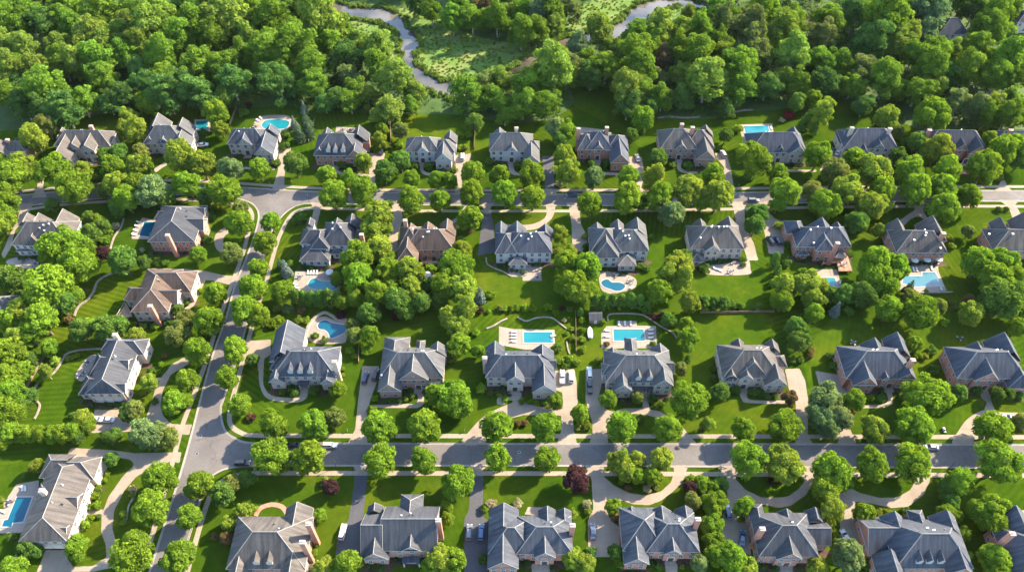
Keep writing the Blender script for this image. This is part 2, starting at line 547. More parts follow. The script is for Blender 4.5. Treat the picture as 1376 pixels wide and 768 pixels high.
BK_FAR = pline([(-150, 290), (-40, 271), (25, 262.5), (80, 257), (140, 252), (230, 248), (330, 252), (430, 257.5), (560, 259), (690, 260.5), (860, 260.5), (1000, 258.5), (1120, 256.5), (1250, 255.5), (1420, 256.5), (1600, 258)])
K_RIGHT = pline([(1600, 272), (1420, 271), (1250, 270.5), (1120, 272), (1000, 274.5), (860, 276.3), (690, 276.3), (560, 275.5), (428, 273.6), (405, 275), (389.5, 281.5), (376, 294.5), (362, 318), (354, 349), (325.5, 459), (302, 532), (297, 550), (302, 576), (318, 589), (341, 594.5), (420, 595), (700, 595.5), (1040, 596), (1420, 597), (1650, 598)])
K_NEAR = pline([(1650, 629), (1420, 628.5), (1040, 627), (700, 625.5), (420, 625.5), (346, 625.8), (312, 628), (293, 634), (281, 644), (273, 662), (256.5, 714), (251, 732), (231, 805), (205, 900)])
K_LEFT = pline([(150, 930), (187, 812), (200.5, 768), (247, 620), (281, 492), (304, 425), (316, 382), (331, 346), (343, 312), (347.4, 290), (343, 278), (333, 271), (315, 266.8), (265, 263), (230, 262.5), (140, 266.5), (80, 272), (25, 278), (-40, 286), (-150, 306)])
def soft(l): return resample(smooth(l, False, 6), 1.2)
BK_FAR, K_RIGHT, K_NEAR, K_LEFT = map(soft, (BK_FAR, K_RIGHT, K_NEAR, K_LEFT))
mb = MB()
sheet(mb, BK_FAR + K_RIGHT + K_NEAR + K_LEFT, 0.004)
tag(mb.build("road", M['asphalt']), kind='structure')

# driveways, walks: (tile, kind, smooth, points)
t01, t11, t21, t31 = (T[(a, 120)] for a in (0, 340, 690, 1026))
t02, t12, t22, t32 = (T[(a, 250)] for a in (0, 340, 690, 1026))
t03, t13, t23, t33 = (T[(a, 420)] for a in (0, 340, 690, 1026))
t04, t14, t24, t34 = (T[(a, 568)] for a in (0, 340, 690, 1026))
t00, t10, t20, t30 = (T[(a, 0)] for a in (0, 340, 690, 1026))
DRIVES = [
 # houses north of the front road
 ('driveway', t13, 0, [(-28, 145), (90, 138), (92, 215), (60, 235), (52, 300), (28, 300), (22, 260), (-8, 215), (-60, 225)]),
 ('driveway', t13, 0, [(565, 275), (650, 275), (645, 340), (612, 430), (592, 500), (583, 600), (590, 675), (490, 675), (517, 620), (527, 600), (545, 430), (558, 330)]),
 ('driveway', t13, 1, [(1075, 676), (1125, 600), (1200, 528), (1300, 478), (1380, 455), (1400, 520), (1330, 545), (1260, 590), (1205, 640), (1190, 676)]),
 ('driveway', t23, 0, [(215, 300), (312, 290), (325, 350), (330, 470), (300, 500), (312, 600), (326, 676), (226, 676), (245, 610), (245, 530), (0, 525), (-5, 452), (60, 460), (180, 495), (255, 470), (250, 410), (222, 400)]),
 ('driveway', t23, 0, [(372, 290), (460, 290), (462, 340), (440, 430), (470, 490), (510, 508), (570, 492), (660, 492), (740, 503), (810, 535), (870, 585), (910, 635), (948, 676), (840, 676), (876, 640), (868, 610), (830, 575), (760, 545), (690, 527), (620, 520), (560, 535), (500, 560), (480, 610), (488, 676), (392, 676), (408, 620), (405, 560), (372, 450)]),
 ('driveway', t33, 0, [(112, 290), (185, 288), (215, 350), (230, 450), (228, 630), (254, 676), (158, 676), (190, 630), (168, 520), (165, 460), (130, 390)]),
 ('driveway', t33, 0, [(268, 300), (400, 320), (440, 400), (430, 470), (440, 580), (478, 676), (382, 676), (396, 630), (380, 520), (300, 430)]),
 ('driveway', t33, 1, [(975, 676), (1005, 610), (1055, 545), (1140, 500), (1230, 512), (1400, 520), (1400, 560), (1230, 545), (1160, 560), (1105, 600), (1080, 640), (1085, 676)]),
 ('driveway', t03, 0, [(470, 618), (665, 612), (760, 600), (880, 622), (975, 628), (990, 575), (945, 577), (882, 570), (842, 530), (828, 480), (840, 400), (882, 320), (978, 258), (952, 230), (890, 262), (835, 330), (800, 400), (775, 480), (750, 545), (690, 570), (655, 565), (650, 500), (490, 500)]),
 ('path', t03, 0, [(735, 338), (832, 334), (832, 350), (735, 352)]),
 # south of the front road
 ('driveway', t04, 0, [(335, 180), (370, 128), (560, 138), (700, 155), (895, 150), (935, 150), (925, 205), (890, 198), (790, 222), (700, 280), (640, 350), (590, 450), (580, 540), (600, 620), (640, 680), (600, 740), (480, 765), (330, 768), (200, 800), (190, 768), (235, 655), (340, 655), (350, 700), (380, 740), (480, 735), (548, 690), (545, 630), (522, 560), (525, 470), (560, 380), (630, 280), (690, 215), (670, 188), (610, 178), (540, 180)]),
 ('dark_driveway', t14, 0, [(527, 268), (590, 268), (580, 380), (570, 470), (558, 530), (556, 700), (425, 700), (440, 560), (492, 500), (510, 400)]),
 ('apron', t14, 0, [(525, 268), (592, 268), (592, 240), (606, 220), (512, 220), (527, 240)]),
 ('dark_driveway', t14, 0, [(1122, 271), (1187, 271), (1187, 480), (1210, 500), (1210, 800), (1090, 800), (1090, 500), (1115, 440)]),
 ('apron', t14, 0, [(1121, 271), (1188, 271), (1190, 240), (1204, 220), (1108, 220), (1121, 240)]),
 ('driveway', t24, 0, [(368, 218), (466, 218), (462, 270), (520, 322), (600, 360), (680, 372), (760, 352), (812, 305), (830, 250), (824, 218), (900, 218), (886, 270), (868, 310), (820, 355), (760, 400), (700, 422), (620, 418), (560, 400), (490, 420), (480, 450), (505, 500), (548, 540), (548, 690), (385, 690), (385, 500), (412, 440), (402, 290), (385, 245)]),
 ('driveway', t24, 0, [(1045, 220), (1140, 220), (1148, 290), (1200, 345), (1280, 382), (1370, 384), (1420, 375), (1470, 340), (1500, 300), (1495, 222), (1560, 222), (1556, 290), (1510, 370), (1430, 425), (1370, 436), (1290, 420), (1230, 440), (1215, 560), (1225, 680), (1110, 640), (1075, 580), (1075, 500), (1104, 380), (1095, 270)]),
 ('driveway', t34, 0, [(370, 340), (430, 325), (500, 360), (600, 385), (690, 382), (755, 345), (790, 290), (792, 225), (866, 225), (857, 300), (825, 370), (745, 430), (660, 437), (560, 415), (475, 405), (465, 480), (490, 540), (545, 575), (560, 710), (500, 700), (440, 625), (396, 600), (395, 500), (418, 440), (392, 390)]),
 ('driveway', t34, 0, [(1330, 450), (1420, 440), (1420, 470), (1335, 475)]),
 # houses between the roads
 ('driveway', t02, 0, [(100, 128), (82, 90), (172, 88), (152, 128), (125, 170), (78, 230), (55, 320), (22, 372), (8, 352), (55, 240), (92, 165)]),
 ('driveway', t02, 1, [(1180, 205), (1120, 240), (1105, 285), (1118, 325), (1150, 345), (1215, 352), (1215, 338), (1170, 325), (1152, 290), (1162, 255), (1215, 225), (1250, 218), (1250, 204)]),
 ('driveway', t02, 0, [(760, 425), (950, 426), (1060, 438), (1150, 458), (1180, 462), (1235, 462), (1222, 512), (1170, 505), (1100, 488), (1040, 482), (940, 470), (760, 470)]),
 ('path', t02, 0, [(1038, 480), (1062, 482), (1005, 610), (965, 650), (935, 648), (985, 600)]),
 ('driveway', t11, 0, [(298, 582), (362, 588), (348, 625), (330, 700), (330, 768), (272, 768), (300, 690), (312, 620)]),
 ('driveway', t12, 0, [(715, 92), (775, 92), (768, 130), (772, 170), (748, 250), (745, 340), (685, 340), (688, 290), (715, 200), (724, 130)]),
 ('path', t12, 1, [(1075, 128), (1095, 100), (1110, 110), (1090, 145), (1050, 185), (1010, 200), (1000, 188), (1045, 165)]),
 ('dark_driveway', t12, 0, [(1190, 140), (1228, 140), (1240, 200), (1250, 340), (1160, 358), (1175, 230)]),
 ('apron', t12, 0, [(1188, 141), (1230, 141), (1225, 118), (1240, 90), (1172, 90), (1190, 118)]),
 ('path', t22, 1, [(-70, 195), (20, 200), (100, 195), (160, 165), (172, 130), (168, 95), (212, 95), (210, 140), (185, 180), (120, 220), (20, 228), (-70, 220)]),
 ('driveway', t22, 0, [(284, 100), (270, 86), (352, 86), (338, 110), (350, 200), (382, 262), (382, 300), (350, 338), (304, 330), (300, 200)]),
 ('driveway', t22, 0, [(1112, 80), (1215, 80), (1192, 110), (1194, 200), (1242, 300), (1262, 382), (1208, 382), (1182, 300), (1150, 200), (1135, 110)]),
 ('driveway', t32, 0, [(-50, 86), (20, 78), (12, 110), (30, 140), (60, 168), (112, 188), (112, 270), (102, 348), (28, 348), (5, 240), (-20, 160)]),
 ('path', t32, 1, [(775, 78), (835, 78), (825, 120), (845, 160), (900, 200), (880, 215), (810, 160), (760, 170), (720, 205), (690, 190), (740, 150), (780, 120)]),
 ('driveway', t32, 0, [(1215, 72), (1325, 72), (1300, 96), (1325, 140), (1345, 180), (1290, 180), (1265, 110)]),
 # back row
 ('driveway', t01, 0, [(205, 430), (235, 430), (222, 505), (240, 555), (165, 560), (190, 505)]),
 ('path', t01, 0, [(795, 412), (850, 375), (862, 388), (805, 428)]),
 ('driveway', t11, 0, [(135, 310), (195, 300), (190, 345), (165, 410), (160, 510), (178, 522), (80, 522), (102, 508), (128, 420)]),
 ('driveway', t11, 0, [(600, 330), (680, 330), (674, 372), (632, 402), (628, 500), (640, 540), (575, 540), (598, 500), (600, 400)]),
 ('driveway', t11, 0, [(1040, 342), (1125, 332), (1120, 385), (1082, 440), (1082, 505), (1096, 545), (1035, 545), (1058, 500), (1050, 440)]),
 ('dark_driveway', t21, 0, [(148, 345), (206, 345), (212, 515), (164, 515)]),
 ('apron', t21, 0, [(164, 514), (213, 514), (226, 548), (150, 548)]),
 ('driveway', t21, 0, [(598, 348), (660, 350), (677, 430), (660, 505), (672, 548), (610, 548), (640, 500), (590, 400)]),
 ('driveway', t21, 0, [(1040, 330), (1098, 330), (1122, 410), (1138, 510), (1155, 545), (1085, 545), (1092, 505), (1085, 400), (1052, 360)]),
 ('driveway', t31, 0, [(330, 295), (402, 330), (402, 372), (345, 378), (322, 420), (290, 420), (320, 360)]),
 ('driveway', t31, 0, [(1225, 470), (1245, 470), (1262, 505), (1285, 525), (1185, 525), (1210, 505)]),
 # front walks
 ('path', t13, 1, [(30, 298), (54, 298), (54, 370), (95, 425), (200, 438), (240, 425), (248, 395), (283, 395), (275, 440), (235, 460), (180, 460), (80, 445), (38, 385)]),
 ('path', t13, 0, [(610, 475), (840, 468), (852, 440), (845, 405), (882, 400), (880, 470), (850, 490), (610, 490)]),
 ('path', t23, 0, [(665, 405), (692, 405), (700, 500), (668, 500)]),
 ('path', t23, 0, [(-80, 432), (-50, 432), (-45, 470), (-85, 470)]),
 ('path', t23, 1, [(1165, 410), (1200, 410), (1215, 445), (1290, 452), (1400, 452), (1400, 468), (1290, 468), (1195, 462), (1178, 445)]),
 ('path', t33, 1, [(632, 400), (658, 400), (668, 455), (640, 484), (560, 490), (510, 490), (515, 476), (560, 474), (625, 468), (642, 445)]),
 ('path', t33, 0, [(1122, 415), (1172, 415), (1172, 440), (1190, 505), (1140, 505), (1150, 460), (1125, 440)]),
 ('path', t04, 0, [(445, 450), (530, 445), (530, 470), (450, 472)]),
 ('path', t11, 1, [(415, 375), (432, 375), (435, 410), (460, 428), (530, 432), (598, 440), (598, 448), (520, 445), (450, 440), (420, 420)]),
 ('path', t11, 1, [(865, 385), (882, 385), (880, 415), (910, 432), (990, 438), (1055, 432), (1055, 442), (980, 448), (900, 445), (866, 425)]),
 ('path', t11, 1, [(1320, 385), (1345, 385), (1350, 420), (1375, 435), (1375, 446), (1340, 440), (1322, 420)]),
 ('path', t21, 0, [(425, 378), (445, 378), (450, 425), (540, 432), (540, 444), (430, 440)]),
 ('path', t21, 1, [(845, 375), (868, 375), (865, 405), (900, 420), (945, 425), (945, 436), (890, 434), (848, 415)]),
 ('path', t31, 0, [(125, 415), (270, 415), (270, 426), (125, 426)]),
 ('path', t11, 0, [(-85, 372), (-70, 372), (-66, 400), (110, 404), (110, 416), (-82, 410)]),
 ('path', t34, 0, [(70, 720), (150, 720), (150, 790), (65, 790)]),
 ('path', t24, 0, [(95, 725), (180, 725), (180, 800), (95, 800)]),
 ('path', t24, 0, [(785, 725), (845, 725), (845, 800), (785, 800)]),
]
DZ = {'driveway': (0.012, 'drive'), 'dark_driveway': (0.012, 'darkasphalt'), 'apron': (0.016, 'drive'), 'path': (0.020, 'concrete')}
DPOLY = []
for i, (nm, fr, sm, pts) in enumerate(DRIVES):
    poly = pline(pts, fr)
    if sm: poly = smooth(poly, True, 4)
    else:
        # round long curved outlines gently, keep corners
        poly = smooth(resample(poly + [poly[0]], 2.2)[:-1], True, 2)
    mb = MB(); z, mt = DZ[nm]
    sheet(mb, poly, z + 0.00012 * i)
    tag(mb.build({'apron': 'driveway_apron', 'dark_driveway': 'asphalt_driveway'}.get(nm, nm), M[mt]), kind='structure')
    DPOLY.append((nm, poly))
def on_drive(x, y, kinds=('driveway', 'dark_driveway', 'apron', 'path')):
    return any(k in kinds and inside(x, y, p) for k, p in DPOLY)

# sidewalks
def walk(pix):
    l = soft(pline(pix))
    mb = MB(); b = band(l, 0.78, -0.78)
    n = len(l)
    for i in range(n - 1):
        mb.face([(*b[i], 0.031), (*b[2 * n - 1 - i], 0.031), (*b[2 * n - 2 - i], 0.031), (*b[i + 1], 0.031)][::-1])
    for f in range(len(mb.f)):
        pass
    o = mb.build("sidewalk", M['concrete'])
    tag(o, kind='structure')
    return l
WALKS = [walk(p) for p in (
 [(-150, 283), (10, 260), (60, 254), (130, 247.6), (219, 242.4), (276, 243.5), (318, 246), (366, 249.5), (430, 253), (507, 255), (652, 255.8), (860, 255.2), (1026, 252.8), (1200, 250.8), (1376, 250.8), (1600, 252.6)],
 [(1600, 278.5), (1376, 277.3), (1250, 277), (1100, 278.5), (1000, 280.5), (860, 283), (690, 283.5), (564, 283.2), (454, 280.4), (420, 279.5), (399, 283.5), (388, 293), (378, 312), (371, 330), (356, 385), (348, 406), (337, 445), (314.5, 528), (308.6, 556), (310.5, 571), (323, 580.5), (341, 584.3), (420, 585), (700, 585.4), (1040, 586), (1420, 587), (1650, 588)],
 [(1650, 639.4), (1420, 638.5), (1040, 636.8), (700, 635.5), (420, 635.2), (349, 635), (325.5, 637), (303, 643.5), (288, 656.5), (277, 680), (260, 737), (255, 755.5), (240, 812)],
 [(150, 880), (173, 812), (187.5, 768), (206, 714), (219, 667), (232, 620), (245, 572), (260, 532), (276, 488), (291, 440), (310, 386), (325, 345), (334, 312), (338, 298), (338.5, 287), (331, 277.5), (312, 272.5), (265, 269), (230, 268), (140, 271), (80, 275.5), (25, 283), (-60, 295), (-150, 312)])]

# kerbs: real 0.13 m steps with a flat gutter; they drop where a driveway crosses
def kerb(line, side):
    """side +1: the verge lies to the left of the running direction"""
    g = MB(); k = MB()
    a = offset_line(line, -0.42 * side); c = offset_line(line, 0.02 * side); d = offset_line(line, 0.24 * side)
    probe = offset_line(line, 0.6 * side)
    for i in range(len(line) - 1):
        q = [(*a[i], 0.0085), (*a[i + 1], 0.0085), (*c[i + 1], 0.0085), (*c[i], 0.0085)]
        g.face(q if side > 0 else q[::-1])
        h = 0.034 if on_drive(*probe[i], ('driveway', 'apron', 'dark_driveway')) else 0.13
        lo = [(*c[i], -0.05), (*c[i + 1], -0.05), (*d[i + 1], -0.05), (*d[i], -0.05)]
        hi = [(p[0], p[1], h) for p in lo]
        if side < 0: lo, hi = lo[::-1], hi[::-1]
        k.hexa(lo, hi)
    tag(g.build("gutter", M['kerb']), kind='structure')
    tag(k.build("kerb", M['kerb']), kind='structure')
kerb(BK_FAR, 1); kerb(K_RIGHT, 1); kerb(K_NEAR, 1); kerb(K_LEFT, 1)
ROADPOLY = BK_FAR + K_RIGHT + K_NEAR + K_LEFT

# ------------------------------------------------------------------ woodland floor, meadow, river
WOOD = pline([(-160, 195), (0, 176), (60, 172), (92, 163), (115, 156), (160, 150), (205, 146), (270, 146), (330, 145), (385, 142), (430, 150), (500, 152), (540, 154), (600, 153), (640, 158), (690, 166), (730, 163), (760, 150), (772, 136), (766, 118), (800, 114), (835, 124), (846, 140), (848, 158), (890, 160), (960, 160), (985, 150), (1010, 150), (1060, 146), (1095, 133), (1150, 134), (1175, 142), (1182, 160), (1215, 166), (1240, 176), (1300, 172), (1376, 174), (1560, 178), (1700, 40), (1560, -70), (688, -85), (-160, -70)])
MEADOW = pline([(452, 26), (500, 22), (560, 10), (620, 42), (690, 58), (722, 40), (760, 36), (775, 10), (840, -12), (930, -10), (945, 16), (900, 26), (862, 24), (838, 40), (815, 55), (770, 66), (735, 82), (690, 112), (640, 124), (600, 128), (560, 122), (536, 104), (528, 84), (500, 66), (462, 52)])
wf = MB(); sheet(wf, WOOD, 0.004); tag(wf.build("woodland_floor", M['woodfloor']), kind='structure')
CLEAR = pline([(-40, 45), (30, 44), (72, 50), (70, 64), (20, 68), (-40, 66)])
md = MB(); sheet(md, smooth(MEADOW, True, 3), 0.010); sheet(md, smooth(CLEAR, True, 3), 0.010)
tag(md.build("marsh_meadow", M['meadow']), kind='structure')
rv = [t10(x, y) for x, y in ((330, 20), (400, 42), (470, 58), (560, 68), (650, 76), (715, 102), (768, 150), (800, 200), (808, 245), (800, 300), (812, 350), (850, 395), (910, 432), (985, 455), (1060, 468), (1140, 458), (1220, 430), (1290, 402), (1350, 388))] + \
     [t20(x, y) for x, y in ((65, 335), (140, 285), (225, 243), (310, 212), (390, 192), (470, 176), (540, 160), (600, 128), (640, 88), (690, 48), (760, 22), (850, 14), (930, 26), (1020, 56), (1110, 78), (1200, 84), (1300, 96), (1400, 110), (1600, 130))]
rl = resample(smooth(pline(rv), False, 6), 3.0)
def river_w(i):
    return 4.5 + 1.1 * math.sin(i * 0.09) + 0.7 * math.sin(i * 0.31) + 0.5 * math.sin(i * 0.83)
def ribbon(l, extra, z, name, mat):
    mb = MB()
    A = [offset_line(l, 0)[i] for i in range(len(l))]
    L_, R_ = [], []
    for i in range(len(l)):
        a = l[max(i - 1, 0)]; b = l[min(i + 1, len(l) - 1)]
        dx, dy = b[0] - a[0], b[1] - a[1]; q = math.hypot(dx, dy) or 1
        w = river_w(i) + extra
        L_.append((l[i][0] - dy / q * w, l[i][1] + dx / q * w)); R_.append((l[i][0] + dy / q * w, l[i][1] - dx / q * w))
    for i in range(len(l) - 1):
        mb.face([(*R_[i], z), (*R_[i + 1], z), (*L_[i + 1], z), (*L_[i], z)])
    return tag(mb.build(name, mat), kind='structure')
ribbon(rl, 0.7, 0.03, "river_bank", M['mud'])
ribbon(rl, 0.0, 0.05, "river_water", M['river'])
pond = MB(); sheet(pond, smooth(pline([(1075, 480), (1130, 474), (1245, 484), (1330, 500), (1330, 530), (1240, 545), (1130, 530), (1085, 505)], t30), True, 4), 0.04)
tag(pond.build("pond_water", M['river']), kind='structure')
def near_river(x, y, d):
    return any((x - a) ** 2 + (y - b) ** 2 < (river_w(i) + d) ** 2 for i, (a, b) in enumerate(rl))
# mown lawn light patches are the lawn itself; bare earth under the wood edge
# ------------------------------------------------------------------ houses
OV = 0.45
TP = 0.95      # main roofs
TW = 1.10      # steeper gabled wings
def solve_half(fr, x, ye, yr, ze, tp):
    """near eave and ridge pixel rows -> near eave Y and half depth of the roof"""
    n = fr.P(x, ye, ze)
    d = ray(*fr(x, yr))
    # t*dy - h = Yn ; t*dz - h*tp = ze - CAMH
    a, b_, c, e = d[1], -1.0, d[2], -tp
    det = a * e - b_ * c
    t = (n.y * e - b_ * (ze - CAMH)) / det
    h = (a * (ze - CAMH) - c * n.y) / det
    return n.y, max(h, 1.0)

def blk(x0, x1, y0, y1, ze, axis, rise, i0, i1):
    xc, yc = (x0 + x1) / 2, (y0 + y1) / 2
    if axis == 'x':
        i0 = min(i0, (x1 - x0) / 2 - .05); i1 = min(i1, (x1 - x0) / 2 - .05)
        a, b = (x0 + i0, yc), (x1 - i1, yc)
    else:
        i0 = min(i0, (y1 - y0) / 2 - .05); i1 = min(i1, (y1 - y0) / 2 - .05)
        a, b = (xc, y0 + i0), (xc, y1 - i1)
    return dict(x0=x0, x1=x1, y0=y0, y1=y1, ze=ze, axis=axis, rise=rise, a=a, b=b, i0=i0, i1=i1)

def make_blocks(fr, main, wings):
    out = []
    k = main[0]
    if k in ('hx', 'gx'):
        _, xl, xr, ye, yr = main[:5]
        ze = main[5] if len(main) > 5 else 6.0
        yn, h = solve_half(fr, (xl + xr) / 2, ye, yr, ze, TP)
        x0, x1 = fr.P(xl, ye, ze).x, fr.P(xr, ye, ze).x
        ins = h if k == 'hx' else 0
        m = blk(x0, x1, yn, yn + 2 * h, ze, 'x', h * TP, ins, ins)
    else:
        _, xl, xr, ye, yr, yf = main[:6]
        ze = 6.0
        tp = main[6] if len(main) > 6 else 0.72
        x0, x1 = fr.P(xl, ye, ze).x, fr.P(xr, ye, ze).x
        y0, y1 = fr.P((xl + xr) / 2, ye, ze).y, fr.P((xl + xr) / 2, yf, ze).y
        rise = (x1 - x0) / 2 * tp
        ins = fr.P((xl + xr) / 2, yr, ze + rise).y - y0
        m = blk(x0, x1, y0, y1, ze, 'y', rise, ins, ins)
    m['main'] = True
    out.append(m)
    mh = (m['y1'] - m['y0']) / 2
    myc = (m['y0'] + m['y1']) / 2
    mxc = (m['x0'] + m['x1']) / 2
    for w in wings:
        t = w[0]
        if t == 'F':
            _, xl, xr, ye, ze, end = w[:6]
            x0, x1 = fr.P(xl, ye, ze).x, fr.P(xr, ye, ze).x
            y0 = fr.P((xl + xr) / 2, ye, ze).y
            hw = (x1 - x0) / 2; rise = hw * (TW if end == 'g' else TP)
            tt = (ze + rise - m['ze']) / TP
            ye2 = m['y0'] + max(1.5, min(mh, tt)) + 0.4
            ye2 = max(ye2, y0 + 2.5)
            b = blk(x0, x1, y0, ye2, ze, 'y', rise, 0 if end == 'g' else hw, 0)
            b['noN'] = True
        elif t == 'R':
            _, xl, xr, ya, ze, end = w[:6]
            x0, x1 = fr.P(xl, ya, ze + 2).x, fr.P(xr, ya, ze + 2).x
            hw = (x1 - x0) / 2; rise = hw * (TW if end == 'g' else TP)
            y1 = fr.P((xl + xr) / 2, ya, ze + rise).y
            tt = (ze + rise - m['ze']) / TP
            ys = m['y1'] - max(1.0, min(mh, tt)) - 0.4
            y1 = max(y1, ys + 2.5)
            if end == 'h': y1 += hw
            b = blk(x0, x1, ys, y1, ze, 'y', rise, 0, 0 if end == 'g' else hw)
            b['noS'] = True
        elif t in 'EW':
            _, ye, yr, xe, ze, end = w[:6]
            yn, h = solve_half(fr, xe, ye, yr, ze, TP)
            X = fr.P(xe, ye, ze).x
            ins = 0 if end == 'g' else h
            if t == 'E': b = blk(mxc, X, yn, yn + 2 * h, ze, 'x', h * TP, 0, ins); b['noW'] = True
            else: b = blk(X, mxc, yn, yn + 2 * h, ze, 'x', h * TP, ins, 0); b['noE'] = True
        elif t == 'B':
            _, xl, xr, ye, yr, ze, end = w[:7]
            tp = w[7] if len(w) > 7 else TP
            yn, h = solve_half(fr, (xl + xr) / 2, ye, yr, ze, tp)
            x0, x1 = fr.P(xl, ye, ze).x, fr.P(xr, ye, ze).x
            ins = h if end == 'h' else 0
            b = blk(x0, x1, yn, yn + 2 * h, ze, 'x', h * tp, ins, ins)
        out.append(b)
    for i, b in enumerate(out):
        b['ze'] += 0.013 * i
        e = 0.011 * i
        b['x0'] += e; b['x1'] -= e * .7
        b['rise'] += 0.009 * i
    return out

_win = {}
def window_meshes(w, h):
    key = (round(w, 2), round(h, 2))
    if key not in _win:
        a = MB()
        a.box(-w / 2, w / 2, -0.05, 0.10, -h / 2, -h / 2 + .14)
        a.box(-w / 2, w / 2, -0.05, 0.08, h / 2 - .14, h / 2)
        a.box(-w / 2, -w / 2 + .13, -0.05, 0.08, -h / 2 + .14, h / 2 - .14)
        a.box(w / 2 - .13, w / 2, -0.05, 0.08, -h / 2 + .14, h / 2 - .14)
        a.box(-.03, .03, -0.03, 0.06, -h / 2 + .14, h / 2 - .14)
        a.box(-w / 2 + .13, w / 2 - .13, -0.03, 0.055, -.03, .03)
        p = MB(); p.face([(-w / 2 + .1, .02, -h / 2 + .1), (-w / 2 + .1, .02, h / 2 - .1), (w / 2 - .1, .02, h / 2 - .1), (w / 2 - .1, .02, -h / 2 + .1)])
        _win[key] = (a.mesh("window", M['trim']), p.mesh("pane", M['glass']))
    return _win[key]
ROT = {'S': math.pi, 'E': -math.pi / 2, 'W': math.pi / 2, 'N': 0.0}

def add_window(root, base, x, y, z, side, w=1.25, h=1.75, parent=None):
    a, p = window_meshes(w, h)
    o = link("window", a, parent or root)
    o.location = (x - base.x, y - base.y, z - base.z) if parent is None else (x, y, z)
    o.rotation_euler = (0, 0, ROT[side])
    q = link("pane", p, o)
    return o

